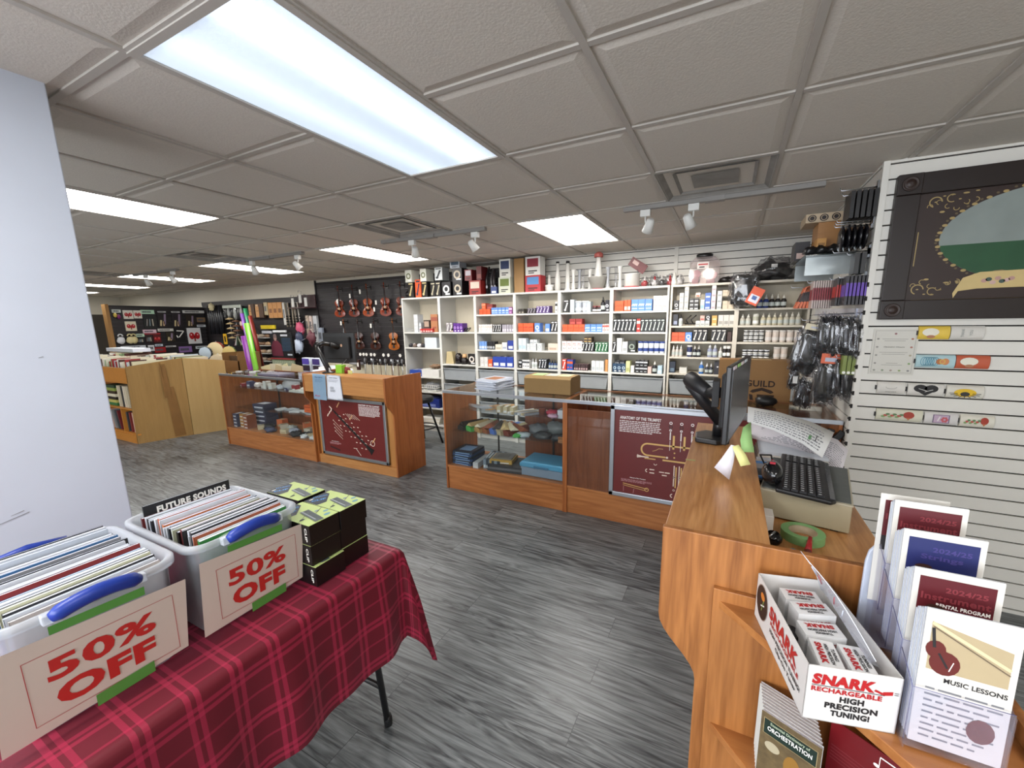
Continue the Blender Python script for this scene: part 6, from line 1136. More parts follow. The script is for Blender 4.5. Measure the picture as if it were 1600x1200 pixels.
strapbag(.545, 3.1, 1.06, (.065, .05, .3), 'wrinkled clear bag with an orange card and a black strap, centre right', 9, ('d0592c', .88, .2), .05)
for k, (x, y, z, h) in enumerate(((.6, 3.05, 1.13, .22), (.64, 3.02, 1.12, .22))): o = strapbag(x, y, z, (.03, .05, h), 'dark bagged strap below the green tuner packs', k+12); o['group'] = 'lower right bagged straps'
for k, (x, y, z, h) in enumerate(((.46, 3.4, .99, .2), (.5, 3.36, .985, .18), (.42, 3.45, 1.1, .2))): o = strapbag(x, y, z, (.035, .05, h), 'crumpled bagged strap hanging low beside the big carton', k+15, None, .1); o['group'] = 'low crumpled strap bags'
for k in range(3):
    t = thing('tuner_pack', 'olive green pack with a pale disc at its bottom', 'pack', (.612+.022*k, 2.995, 1.27), 0, 'olive green packs on the slatwall'); part(t, 'pack', MB().box(-.009, .009, -.03, .03, 0, .11, G('73803a')), local=True); part(t, 'disc', MB().lathe([(.008, 0), (.008, .004)], (0, -.035, .012), PAPER, 12, 'Y'), local=True)
for y, z, ln in ((3.2, 1.585, .25), (3.1, 1.62, .15), (3.0, 1.6, .08), (3.1, 1.385, .14), (3.02, 1.365, .08), (3.0, 1.39, .08), (3.4, 1.2, .26), (3.45, 1.31, .25)): hook(y, z, ln)
solo('white_tag_small', 'tiny white tag hanging between the strap bags', 'tag', MB().box(-.014, .014, -.001, .001, 0, .05, PAPER).tube([(0, 0, .05), (0, .0, .09)], .001, INK, 4), (.43, 3.37, 1.15), local=True)
# strap bag hanging in front of the right bookcases
t = strapbag(.09, 4.56, 1.72, (.13, .06, .3), 'black strap in a clear bag with an orange card hanging in front of the bookcases', 30, None)
part(t, 'orange_card', (lambda m: (setattr(m, 'T', Matrix.Rotation(.45, 4, 'Y')), m.box(-.005, .1, -.085, -.08, .04, .2, G('c8502c')).box(.01, .09, -.087, -.085, .06, .13, G('c8ccd8')).box(.03, .07, -.089, -.087, .085, .12, G('3a5a98')))[1])(MB()), local=True)
part(t, 'hook_rod', MB().tube([(0, 0, .3), (0, .06, .33), (0, .2, .33)], .004, STEEL, 6), local=True)
t = thing('large_strap_bag', 'large clear bag with a black strap lying on the right bookcases', 'strap', (.33, 4.8, 1.9605)); part(t, 'strap', MB().blob((0, 0, .08), (.16, .1, .09), G('121214', .35), 31, .3, 2.5, 20, -.078), local=True); part(t, 'bag', MB().blob((0.03, 0, .1), (.2, .12, .12), BAG, 33, .25, 4, 26, -.098), local=True); part(t, 'tag', MB().box(-.02, .03, -.105, -.102, .12, .15, PAPER), local=True)
for k in range(3): solo('dark_cable', 'dark coiled accessory lying on the seventh bookcase', 'accessory', MB().blob((0, 0, .03), (.06, .05, .035), G('1c1816', .4), k+50, .3, 3, 12, -.029), (-.08+.07*k, 4.8, 1.9605), 0, 'dark accessories on the seventh bookcase', local=True)
# big brown carton behind the counter
t = thing('guitar_carton', 'tall brown cardboard guitar carton with a dark crest, behind the right display case', 'box', (.2, 3.68, 0)); CB = mat('8f6b42', .85, var=.06, scale=6)
m = MB().box(-.06, .44, 3.6, 3.76, 0, 1.285, CB); part(t, 'carton', m, .003); m = MB(); F = FY(0, 3.5995, 0); DK = G('33231a', .8); m.text(F, 'GUILD', .235, 1.105, .2, .05, DK, bold=.03)
m.poly(F, [(.17, 1.04), (.185, 1.055), (.25, 1.075), (.315, 1.055), (.33, 1.04), (.31, 1.03), (.25, 1.052), (.19, 1.03)], DK).poly(F, [(.165, 1.02), (.19, 1.015), (.195, .98), (.25, .925), (.25, .9), (.175, .965)], DK).poly(F, [(.335, 1.02), (.22, 1.02), (.22, 1.0), (.305, 1.0), (.305, .98), (.25, .925), (.25, .9), (.325, .965)][:4]+[(.3, .975), (.25, .925), (.25, .9), (.325, .965)], DK).poly(F, [(.215, .985), (.285, .985), (.25, .95)], DK); part(t, 'print', m)
part(t, 'tape', MB().box(.12, .3, 3.62, 3.74, 1.2855, 1.2865, G('b89868')))
lump('black_bag', 'black folded pouch standing on the right end of the trumpet display case', 'pouch', (.27, 3.4, .9765), (.07, .05, .04), '111113', None, 3, .1)
# ------------------------------------------------------------------ papers on the right slatwall
t = thing('wall_notice', 'plain white notice with a thin border of tiny emblems on the right slatwall', 'notice', (.815, 2.935, 1.28)); m = MB(); m.box(.718, .912, 2.936, 2.9395, 1.283, 1.535, mat('c9c6bd', .7, var=.02)); F = FY(0, 2.9355, 0); LG = G('8e8c86')
for a, b, c, d in ((.728, .902, 1.293, 1.2945), (.728, .902, 1.5235, 1.525), (.728, .7295, 1.293, 1.525), (.9005, .902, 1.293, 1.525)): m.rect(F, a, b, c, d, LG)
for k in range(5): m.disc(F, .742+.0365*k, 1.306, .006, .005, G(('8a8c80', '7a8a70', '9a8a80', '8a9a60', '808080')[k]), n=8)
for k in range(4): m.disc(F, .742, 1.345+.045*k, .006, .005, LG, n=8).disc(F, .888, 1.345+.045*k, .006, .005, G(('7a9a60', 'a09a80', 'a87060', 'a06a50')[k]), n=8)
m.disc(F, .815, 1.508, .006, .005, G('8a5a60'), n=8)
for z, w_ in ((1.478, .11), (1.468, .09), (1.405, .12), (1.395, .1), (1.345, .05), (1.335, .09)): m.rect(F, .815-w_/2, .815+w_/2, z, z+.002, LG)
m.text(F, 'Opening Hours', .815, 1.435, .09, .009, G('6a6862'), shear=.3); part(t, 'sheet', m)
def tile(x0, x1, z0, z1, c, lab, draw):
    """printed card wrapped in a shallow curve (cylinder section) on the slatwall"""
    t = thing('printed_roll', lab, 'picture card', ((x0+x1)/2, 2.94, z0)); m = MB(); n = 8; r = (z1-z0)/2; cz = (z0+z1)/2; vs = []
    for k in range(n+1):
        a = -PI/2+PI*k/n
        for x in (x0, x1): vs.append((x, 2.9395-.016*math.cos(a), cz+r*math.sin(a)))
    m.add(vs, [(2*k, 2*k+1, 2*k+3, 2*k+2) for k in range(n)], G(c, .5), True)
    m.prism([(2.9395-.016*math.cos(-PI/2+PI*k/n), cz+r*math.sin(-PI/2+PI*k/n)) for k in range(n+1)], x0, x0+.001, G(c, .5), 'X'); m.prism([(2.9395-.016*math.cos(-PI/2+PI*k/n), cz+r*math.sin(-PI/2+PI*k/n)) for k in range(n+1)], x1-.001, x1, G(c, .5), 'X')
    part(t, 'card', m); p = MB(); draw(p, FY(0, 2.9225, 0), (x0+x1)/2, cz, (x1-x0), (z1-z0)); part(t, 'print', p); 
    part(t, 'clip', MB().box(x0-.006, x0-.001, 2.93, 2.942, cz-.012, cz+.012, INK))
def dA(m, F, x, z, w, h): m.disc(F, x-w*.12, z+h*.05, w*.27, h*.3, G('dcd8c8'), n=16).disc(F, x-w*.1, z-h*.28, w*.14, h*.12, G('a87050'), .0009, 10)
def dB(m, F, x, z, w, h): m.text(F, 'THANK', x-w*.15, z, h*.6, h*.16, G('8a8e8a'), rot=PI/2).text(F, 'YOU', x+w*.1, z, h*.4, h*.16, G('8a8e8a'), rot=PI/2)
def dC(m, F, x, z, w, h):
    for k in range(6): m.ring(F, x-w*.3+w*.06*k, z, w*.09, .0025, G('4a8aa0'), n=12, ry=h*.34)
    m.disc(F, x+w*.1, z, w*.09, h*.22, G('b06a3c'), .001, 12).disc(F, x+w*.24, z, w*.1, h*.25, G('c88050'), .0012, 12).ring(F, x+w*.17, z, w*.08, .006, G('c8a050'), .0014, 12, h*.2)
def dD(m, F, x, z, w, h): m.ring(F, x, z+h*.1, w*.2, .002, G('8a8880'), n=14, ry=h*.18, a=PI, b=2*PI); m.text(F, 'heartfelt', x, z-h*.3, w*.4, h*.08, G('8a8880'), shear=.3)
def dE(m, F, x, z, w, h):
    m.disc(F, x-w*.15, z+h*.12, w*.19, h*.3, INK, n=16).disc(F, x+w*.15, z+h*.12, w*.19, h*.3, INK, n=16).poly(F, [(x-w*.32, z+h*.02), (x+w*.32, z+h*.02), (x, z-h*.45)], INK, .0007)
    m.line(F, x-w*.2, z+h*.1, x+w*.05, z-h*.08, .002, PAPER, .0012).line(F, x+w*.2, z+h*.05, x-w*.02, z-h*.14, .002, PAPER, .0012)
def dFs(m, F, x, z, w, h):
    m.disc(F, x, z-h*.05, w*.3, h*.32, G('d8b020'), n=18).disc(F, x, z-h*.15, w*.13, h*.18, G('2a2a26'), .001, 12)
    for k in range(9): a = PI+k*PI/8; m.line(F, x+w*.2*math.cos(a), z-h*.1+h*.2*math.sin(a), x+w*.42*math.cos(a), z-h*.1+h*.34*math.sin(a), .003, INK, .0011)
def dG(m, F, x, z, w, h):
    for k in range(9): m.disc(F, x-w*.35+w*.05*k, z-h*.12+h*.1*(k % 3), w*.05, h*.09, G(('7a9a60', 'b04a40', '5a7a50')[k % 3]), .0008+.0001*k, 9)
    m.disc(F, x+w*.2, z+h*.08, w*.12, h*.3, G('a03828'), .001, 14).poly(F, [(x+w*.15, z-h*.15), (x+w*.25, z-h*.15), (x+w*.2, z-h*.35)], G('b06a40'), .0012)
def dH(m, F, x, z, w, h):
    m.rect(F, x-w*.25, x+w*.25, z-h*.34, z+h*.34, G('6a5a78')).rect(F, x-w*.22, x+w*.22, z-h*.3, z+h*.3, G('b8a0b4'), .0009).line(F, x-w*.1, z-h*.2, x-w*.04, z+h*.2, .006, G('d8d0d0'), .0011)
    for k in range(6): a = k*PI/3; m.disc(F, x+w*.1+.01*math.cos(a), z-h*.05+.01*math.sin(a), .006, .006, G('c05a60'), .0012, 8)
for a in ((.905, 1.03, 1.478, 1.548, 'd8b848', 'yellow card roll with a baby basket, top row of cards', dA), (1.032, 1.16, 1.478, 1.548, 'ccc8c0', 'grey and white card roll reading THANK YOU sideways', dB), (.912, 1.07, 1.327, 1.397, 'a8c4c8', 'pale blue card roll with brown animals, second row', dC), (1.072, 1.2, 1.327, 1.397, 'b8583c', 'rust red card roll at the right of the animals', dA),
    (.765, .887, 1.175, 1.242, 'd0ccc4', 'white card roll with a faint bird drawing', dD), (.897, 1.045, 1.172, 1.24, 'd0ccc4', 'white card roll with a black heart', dE), (1.055, 1.2, 1.17, 1.238, 'd0ccc0', 'white card roll with a yellow flower face', dFs),
    (.778, .978, 1.022, 1.088, 'cfccb8', 'cream card roll with flowers and a dark red bulb', dG), (.985, 1.12, 1.02, 1.086, 'd0ccc8', 'white card roll with a mauve square picture', dH), (1.128, 1.26, 1.018, 1.084, 'd4cfc0', 'cream card roll at the right end of the lowest row', dG)): tile(*a)
# ------------------------------------------------------------------ things on the register counter
t = thing('computer_monitor', 'black computer monitor on an arm standing on the register counter, seen nearly edge-on', 'monitor', (.03, 1.75, 1.0675))
MG = mat('17171a', .5); SCR = mat('3a3c42', .25, var=.1)
m = MB(); m.T = Matrix.Translation((.046, 1.665, 1.325)) @ Matrix.Rotation(-.142, 4, 'Z')
m.box(-.014, .004, -.245, .245, -.128, .128, BLK); hs = part(t, 'housing', m, .004)
m2 = MB(); m2.T = m.T; m2.box(-.045, -.014, -.12, .13, -.11, .09, MBLK); part(t, 'back_cover', m2, .01)
m3 = MB(); m3.T = m.T; m3.box(.004, .0055, -.235, .235, -.116, .114, SCR); part(hs, 'screen', m3)
m4 = MB(); m4.T = m.T
for k, (y, c) in enumerate(((-.2, 'd8c8d0'), (-.1, '9acb6a'), (-.02, 'd8c8cc'), (.07, 'c8d0d8'))): m4.box(.0042, .0065, y-.03, y+.03, .116, .126, G(c))
part(hs, 'label_stickers', m4)
part(t, 'base', MB().prism([(-.105, 1.88), (-.02, 1.86), (.03, 1.9), (.03, 2.0), (-.07, 2.03), (-.11, 1.98)], 1.0675, 1.092, BLK, 'Z'), .006)
part(t, 'pole', MB().tube([(-.02, 1.95, 1.09), (-.015, 1.95, 1.18)], .022, BLK, 12)); part(t, 'lower_arm', MB().tube([(-.01, 1.93, 1.16), (-.09, 1.9, 1.26), (-.135, 1.88, 1.33)], [.026, .024, .03], MG, 10))
part(t, 'upper_arm', MB().tube([(-.14, 1.87, 1.35), (-.1, 1.82, 1.33), (-.06, 1.77, 1.31)], [.034, .03, .024], MG, 10).lathe([(.012, 0), (.012, .004)], (-.11, 1.805, 1.335), G('b8b830'), 14, 'Y')); part(t, 'bracket', MB().tube([(-.06, 1.77, 1.31), (-.02, 1.73, 1.32)], .022, MBLK, 8)); part(t, 'mounting_plate', MB().box(-.045, -.02, 1.68, 1.78, 1.27, 1.37, MBLK), .002)
def sheet(name, lab, pts, c, cat='paper', grp=None):
    m = MB(); n = len(pts)//2; vs = [tuple(p) for p in pts]; fs = [(2*k, 2*k+1, 2*k+3, 2*k+2) for k in range(n-1)]
    m.add(vs, fs, G(c, .7), True); o = solo(name, lab, cat, m, pts[0]); s = o.modifiers.new('thickness', 'SOLIDIFY'); s.thickness = .0008
    if grp: o['group'] = grp
    return o
sheet('sticky_note', 'pale yellow sticky note hanging from the monitor corner', [(.032, 1.43, 1.195), (.05, 1.44, 1.2), (.045, 1.425, 1.165), (.072, 1.435, 1.172), (.06, 1.42, 1.135), (.088, 1.43, 1.142)], 'd8d890', 'note')
sheet('sticky_note', 'larger light green sticky note hanging behind the yellow one', [(.062, 1.54, 1.235), (.085, 1.57, 1.25), (.055, 1.5, 1.2), (.09, 1.53, 1.205), (.062, 1.48, 1.165), (.1, 1.51, 1.16)], 'a0cc84', 'note')
sheet('paper_slip', 'curled white paper slip under the monitor corner', [(.028, 1.43, 1.2), (.042, 1.44, 1.195), (.005, 1.44, 1.15), (.04, 1.44, 1.14), (-.016, 1.45, 1.11), (.032, 1.45, 1.0735)], 'd8d7e0')
t = thing('plastic_box', 'small clear box with a light blue rim beside the monitor', 'box', (.155, 1.72, 1.0)); 
part(t, 'box', MB().box(.11, .2, 1.62, 1.8, .9505+.045, 1.04, CLEARP), .004); part(t, 'rim', MB().box(.108, .202, 1.618, 1.63, 1.035, 1.043, G('5a90d0')).box(.108, .202, 1.79, 1.802, 1.035, 1.043, G('5a90d0')).box(.108, .118, 1.618, 1.802, 1.035, 1.043, G('5a90d0')).box(.192, .202, 1.618, 1.802, 1.035, 1.043, G('a8b8cc')), .001); part(t, 'contents', MB().box(.12, .19, 1.64, 1.78, .997, 1.02, INK)); part(t, 'foot_block', MB().box(.125, .2, 1.63, 1.79, .9505, .996, G('4a4c50')))
# cash drawer with grey top
BG = mat('a49a80', .6, var=.05)
t = thing('till_cabinet', 'beige metal cash till box with a grey mat on the register counter', 'cash box', (.25, 1.65, .9505)); m = MB(); m.T = Matrix.Translation((.258, 1.64, .9505)) @ Matrix.Rotation(-.17, 4, 'Z')
m.box(-.105, .136, -.17, .2, .006, .092, BG); part(t, 'body', m, .003); m2 = MB(); m2.T = m.T; m2.box(-.107, .138, -.172, .202, .092, .097, G('b4ad98')).box(-.102, .133, -.16, .2, .097, .099, mat('5c605e', .7, var=.2)); part(t, 'lid', m2, .001)
m3 = MB(); m3.T = m.T
for a, b in ((-.1, -.15), (.1, -.15), (-.1, .18), (.1, .18)): m3.box(a-.01, a+.01, b-.01, b+.01, 0, .006, INK)
part(t, 'feet', m3)
# keyboard
t = thing('keyboard', 'black keyboard lying on the beige till box', 'keyboard', (.27, 1.62, 1.05)); KT = Matrix.Translation((.262, 1.64, 1.051)) @ Matrix.Rotation(1.45, 4, 'Z') @ Matrix.Rotation(.06, 4, 'X')
m = MB(); m.T = KT; m.prism([(-.21, -.07), (-.19, -.082), (.19, -.082), (.215, -.06), (.21, .07), (-.205, .075)], 0, .014, BLK, 'Z'); kb_ = part(t, 'base', m, .005)
KC = mat('1e1e20', .45); KL = G('c8ccd0'); kme = MB().box(0, .0175, 0, .0185, 0, .0055, KC).rect(FU(.009, .011, .0055), -.003, .0035, -.004, .004, KL, .0003).mesh('key')
for r_ in range(5):
    for c_ in range(19):
        if c_ in (14,): continue
        x = -.195+.0204*c_; y = -.052+.0225*r_; ko = bpy.data.objects.new('key', kme); COL.objects.link(ko); ko.parent = t; ko.matrix_local = Matrix.Translation(-Vector(t.location)) @ KT @ Matrix.Translation((x, y, .014))
m = MB(); m.T = KT; m.box(-.19, .19, -.079, -.066, .0135, .0155, mat('3a3a3e', .15)); part(kb_, 'palm_edge', m)
# barcode scanner / mouse
t = thing('barcode_scanner', 'glossy black rounded scanner with a red marking beside the keyboard', 'scanner', (.165, 1.53, 1.0495)); part(t, 'body', MB().blob((.16, 1.53, 1.09), (.032, .055, .04), mat('121214', .15), 2, .03, 1, 24, -.04), 0); part(t, 'marking', MB().poly(frame((.155, 1.515, 1.1305), (1, 0, 0), (0, .9, .2)), [(-.008, -.012), (.008, -.012), (.01, .002), (-.006, .004)], mat('c84050', .4), .001).disc(frame((.158, 1.54, 1.131), (1, 0, 0), (0, 1, 0)), 0, 0, .005, .004, mat('c84050', .4), .0012))
part(t, 'cable', MB().tube([(.165, 1.575, 1.1), (.16, 1.62, 1.125), (.13, 1.66, 1.11), (.15, 1.72, 1.06)], .003, MBLK, 6)); part(t, 'stand', MB().box(.14, .185, 1.575, 1.61, 1.0495, 1.1, G('1a1a1c')), .004)
# papers leaning behind the keyboard
def printed(o, pts, rows, seed=1, green=None):
    n = len(pts)//2-1; P = [Vector(p) for p in pts]; r = random.Random(seed); m = MB()
    def S_(u, v):
        q = min(int(u*n), n-1); f = u*n-q; a = P[2*q]*(1-f)+P[2*q+2]*f; b = P[2*q+1]*(1-f)+P[2*q+3]*f; nn = (P[2*q+2]-P[2*q]).cross(P[2*q+1]-P[2*q]).normalized()
        if nn.z < 0: nn = -nn
        return a*(1-v)+b*v+nn*.0015
    for k in range(rows):
        v = .12+.76*k/rows; u = .08
        while u < .9:
            du = r.uniform(.01, .045); m.add([S_(u, v), S_(u+du, v), S_(u+du, v+.3/rows), S_(u, v+.3/rows)], [(0, 1, 2, 3)], G('8a8a8e')); u += du+.012
    if green: m.add([S_(.72, .3), S_(.76, .3), S_(.76, .5), S_(.72, .5)], [(0, 1, 2, 3)], G('5a9a5a')); m.add([S_(.82, .35), S_(.832, .35), S_(.832, .6), S_(.82, .6)], [(0, 1, 2, 3)], INK)
    part(o, 'print', m)
LP = [(.10, 2.1, 1.13), (.10, 2.16, 1.19), (.2, 2.05, 1.115), (.22, 2.14, 1.18), (.3, 1.98, 1.085), (.34, 2.1, 1.155), (.36, 1.9, 1.055), (.42, 2.06, 1.125)]
printed(sheet('price_list', 'large white printed sheet curving behind the keyboard', LP, 'd8d8d6'), LP, 7, 1, 1)
LP = [(.12, 2.12, 1.05), (.12, 2.18, 1.14), (.3, 2.08, 1.03), (.3, 2.14, 1.13), (.4, 1.98, .99), (.44, 2.08, 1.09), (.43, 1.93, .955), (.47, 2.04, 1.06)]
printed(sheet('price_list', 'second white sheet standing under the curved one', LP, 'cfcace'), LP, 12, 2)
t = thing('document_stack', 'white stack of catalogues behind the monitor', 'papers', (.3, 2.1, .9505))
for k in range(6): part(t, 'booklet', MB().box(.13+.004*k, .4, 1.99, 2.2-.004*k, .951+.013*k, .963+.013*k, (PAPER, PAPERB)[k % 2]))
for k in range(3): solo('phone_handset', 'small black handset hanging at the end panel beside the slatwall', 'handset', MB().box(-.018, .018, -.012, .012, 0, .13-.02*k, BLK), (.53+.04*k, 3.02-.0, .80+.02*k), 0, 'black handsets beside the slatwall', local=True, bevel=.005).rotation_euler = (0, .3*k, 0)
# tape roll, pen, cap
t = thing('masking_tape', 'roll of light green masking tape on the register counter', 'tape', (.236, 1.375, .9505)); part(t, 'tape', MB().lathe([(.037, 0), (.056, 0), (.056, .024), (.037, .024), (.037, 0)], (0, 0, 0), TAPEG, 48, smooth=False, cap=False), local=True); part(t, 'core', MB().lathe([(.034, .0), (.0372, .0), (.0372, .0235), (.034, .0235), (.034, 0)], (0, 0, 0), G('a8977c'), 30, cap=False), local=True)
t = thing('red_marker', 'red capped marker leaning against the counter edge', 'pen', (.24, 1.31, .9505)); part(t, 'cap', MB().tube([(.235, 1.27, .965), (.248, 1.33, .978)], [.009, .005], RED, 10)); part(t, 'barrel', MB().tube([(.222, 1.2, .962), (.235, 1.27, .965)], .008, G('7a2a20'), 10))
solo('blue_cap', 'tiny light blue cap beside the red marker', 'cap', MB().lathe([(.012, 0), (.012, .01), (.006, .014)], (0, 0, 0), G('4a90b8'), 14), (.2, 1.265, .9505), local=True)
t = thing('stapler_knob', 'round glossy black knob with a silver pin on the register counter', 'stamp', (.155, 1.31, .9505)); part(t, 'knob', MB().lathe([(.018, 0), (.024, .01), (.024, .02), (.014, .032)], (0, 0, 0), mat('101012', .12), 24), local=True); part(t, 'pin', MB().tube([(-.012, -.02, .026), (.004, .0, .036)], .003, STEEL, 6), local=True)
solo('white_box_small', 'small white carton by the bar edge of the register counter', 'box', MB().box(-.018, .018, -.03, .03, 0, .05, PAPER), (.143, 1.41, .9505), local=True, bevel=.002)
for k, y in enumerate((1.55, 1.38)): pass
for y, lab in ((1.62, 'near'), (1.95, 'far')): solo('tape_strip', 'strip of pale green tape on the bar top edge, the %s one' % lab, 'tape strip', MB().box(-.1195, -.085, y, y+.012, 1.0672, 1.0678, G('a4a468')), (-.1, y, 1.067))
# ------------------------------------------------------------------ open display box of tuners on the corner shelf
SW_, SR = mat('cfccc9', .45, var=.02), mat('a81e22', .45)
t = thing('tuner_display_box', 'open white carton of clip tuners with red SNARK lettering on the corner shelf', 'box', (.159, .75, .9125), .235)
W, D, H = .138, .262, .107; m = MB(); k_ = .0016
m.box(0, W, 0, D, 0, k_, SW_).box(0, W, 0, k_, 0, H, SW_).box(0, k_, 0, D, 0, H, SW_).box(W-k_, W, 0, D, 0, H, SW_).box(0, W, D-k_, D, 0, H, SW_)
part(t, 'carton', m, local=True)
m = MB(); F = FY(0, 0, 0); m.text(F, 'SNARK', .054, .083, .092, .021, SR, bold=.06, shear=.1); m.line(F, .008, .0705, .115, .0705, .0012, INK); m.text(F, 'RECHARGEABLE', .06, .0635, .104, .0095, SR, bold=.04)
m.line(F, .1, .078, .112, .073, .004, SR).poly(F, [(.112, .07), (.126, .073), (.126, .08), (.112, .077)], SR).line(F, .128, .0745, .134, .0745, .001, INK).line(F, .128, .078, .134, .078, .001, INK)
for s_, z, w_ in (('HIGH', .049, .036), ('PRECISION', .0345, .078), ('TUNING!', .02, .058)): m.text(F, s_, .07, z, w_, .0115, INK, bold=.05)
FL = frame((0, D, 0), (0, -1, 0), (0, 0, 1)); m.disc(FL, .04, .06, .034, .04, G('20181a', .5), .0008, 26).ring(FL, .04, .06, .034, .002, G('8a7a70'), .001, 26, .04).disc(FL, .042, .075, .012, .009, G('c87830'), .001, 12).line(FL, .035, .05, .055, .06, .003, PAPER, .0012).line(FL, .04, .04, .05, .07, .0025, G('80a050'), .0012)
m.text(FL, 'SNARK', .155, .075, .14, .03, SR, bold=.05, shear=.1); m.text(FL, 'RECHARGEABLE', .165, .053, .14, .009, SR, bold=.03); m.text(FL, 'HIGH PRECISION TUNING!', .17, .036, .15, .009, INK, bold=.03); m.text(FL, 'Clip-On Tuner', .18, .02, .1, .01, INK, bold=.03)
part(t, 'printing', m, local=True)
m = MB(); FLP = glassy('flap_plastic', 'eef0f6', .22, .05, 'dfe3ee', .4); rows_ = []
for k in range(9):
    u = k/8; y = .255-.215*u; zt__ = .178-.075*u**.8-.02*math.sin(u*PI)*-1; rows_ += [(W*.92, y, .088), (W*.80-.01*math.sin(u*PI), y, .088+(zt__-.088)*.5), (W*(.55+.3*u), y-.004, zt__)]
m.add(rows_, [(3*k+a, 3*k+a+1, 3*k+a+4, 3*k+a+3) for k in range(8) for a in (0, 1)], FLP, True)
m.tube([rows_[3*k+2] for k in range(9)], .0009, G('e8ecf4', .1), 5); m.tube([rows_[2], rows_[1], rows_[0]], .0009, G('e8ecf4', .1), 5)
for k in (1, 2, 4, 5): a, b = Vector(rows_[3*k+1]), Vector(rows_[3*k+2]); m.tube([a*.8+b*.2, a*.3+b*.7], .0012, G(('9a4a50', 'b8bcc8')[k % 2]), 4)
part(t, 'clear_flap', m, local=True)
def tunerbox(u, v, z, rz, c='d8d8d8'):
    b = thing('tuner_box', 'small white tuner box with red lettering standing inside the open carton', 'box', (0, 0, 0), 0, 'tuner boxes in the open carton')
    p = Matrix.Translation((.159, .75, .9125)) @ Matrix.Rotation(.235, 4, 'Z') @ Vector((u, v, z)); b.location = p; b.rotation_euler = (0, 0, rz+.235)
    m = MB().box(-.035, .035, -.019, .019, 0, .088, G(c)); F = frame((0, 0, .088), (-1, 0, 0), (0, -1, 0)); m.text(F, 'SNARK', 0, -.008, .052, .011, SR, bold=.06); m.text(F, 'HIGH PRECISION', 0, .004, .05, .006, INK, bold=.04); m.text(F, 'TUNING!', 0, .012, .03, .006, INK, bold=.04); m.text(FY(0, -.019, 0), 'RECHARGE', 0, .07, .05, .007, SR, bold=.04)
    part(b, 'carton', m, local=True)
for a in ((.05, .05, .004, 1.45), (.098, .048, .002, 1.5), (.068, .115, .004, .05), (.072, .165, .012, .1), (.07, .215, .006, .0)): tunerbox(*a)
b = MB(); b.blob((0, 0, .03), (.014, .02, .03), mat('111112', .25), 4, .25, 3, 14, -.03); b.lathe([(.02, .055), (.02, .062)], (0, -.005, 0), BLK, 18); p = Matrix.Translation((.159, .75, .9145)) @ Matrix.Rotation(.235, 4, 'Z') @ Vector((.022, .14, 0)); 
t = thing('clip_tuner', 'loose black clip tuner inside the open carton', 'tuner', p, .4); part(t, 'clip', b, local=True)
# ------------------------------------------------------------------ clear tiered brochure holder
t = thing('brochure_holder', 'clear four tier plastic brochure holder packed with leaflets at the right edge', 'brochure holder', (.36, .87, .9125))
TI = [(.965, 1.035), (.905, 1.0), (.845, .963), (.785, .926)]   # y of the front plate, base height
m = MB(); x0, x1 = .298, .412
for (y, z) in TI: m.box(x0, x1, y-.022, y-.0205, z-.01, z+.10, ACRY).box(x0, x1, y-.0205, y+.035, z-.01, z-.0085, ACRY)
part(t, 'tier', m)
for x in (x0-.0015, x1): part(t, 'side_plate', MB().prism([(.76, .9135), (1.0, .9135), (1.0, 1.17), (.943, 1.135), (.943, 1.12), (.883, 1.1), (.883, 1.08), (.823, 1.06), (.823, 1.045), (.763, 1.02)], x, x+.0015, ACRY, 'X'))
ed = mat('5a5a80', .15, var=.02)
m = MB()
for (y, z) in TI: m.tube([(x0-.001, y-.0215, z-.0), (x0-.001, y-.0215, z+.1), (x1, y-.0215, z+.1)], .0007, ed, 4); m.tube([(x0-.001, y-.0215, z+.1), (x0-.001, y+.035, z+.125)], .0007, ed, 4)
part(t, 'polished_edge', m)
t2 = thing('white_plate', 'white rounded plastic plate standing behind the left of the brochure holder', 'plate', (.30, 1.0, .9125)); part(t2, 'plate', MB().prism([(.285, .9125), (.285, 1.10), (.289, 1.125), (.298, 1.14), (.312, 1.146), (.42, 1.15), (.42, .9125)], 1.004, 1.012, mat('c4ccdc', .35), 'Y'), .002)
NAVY = G('20265a', .4); DRED = G('54141c', .4); BRM = G('7a2c34', .5)
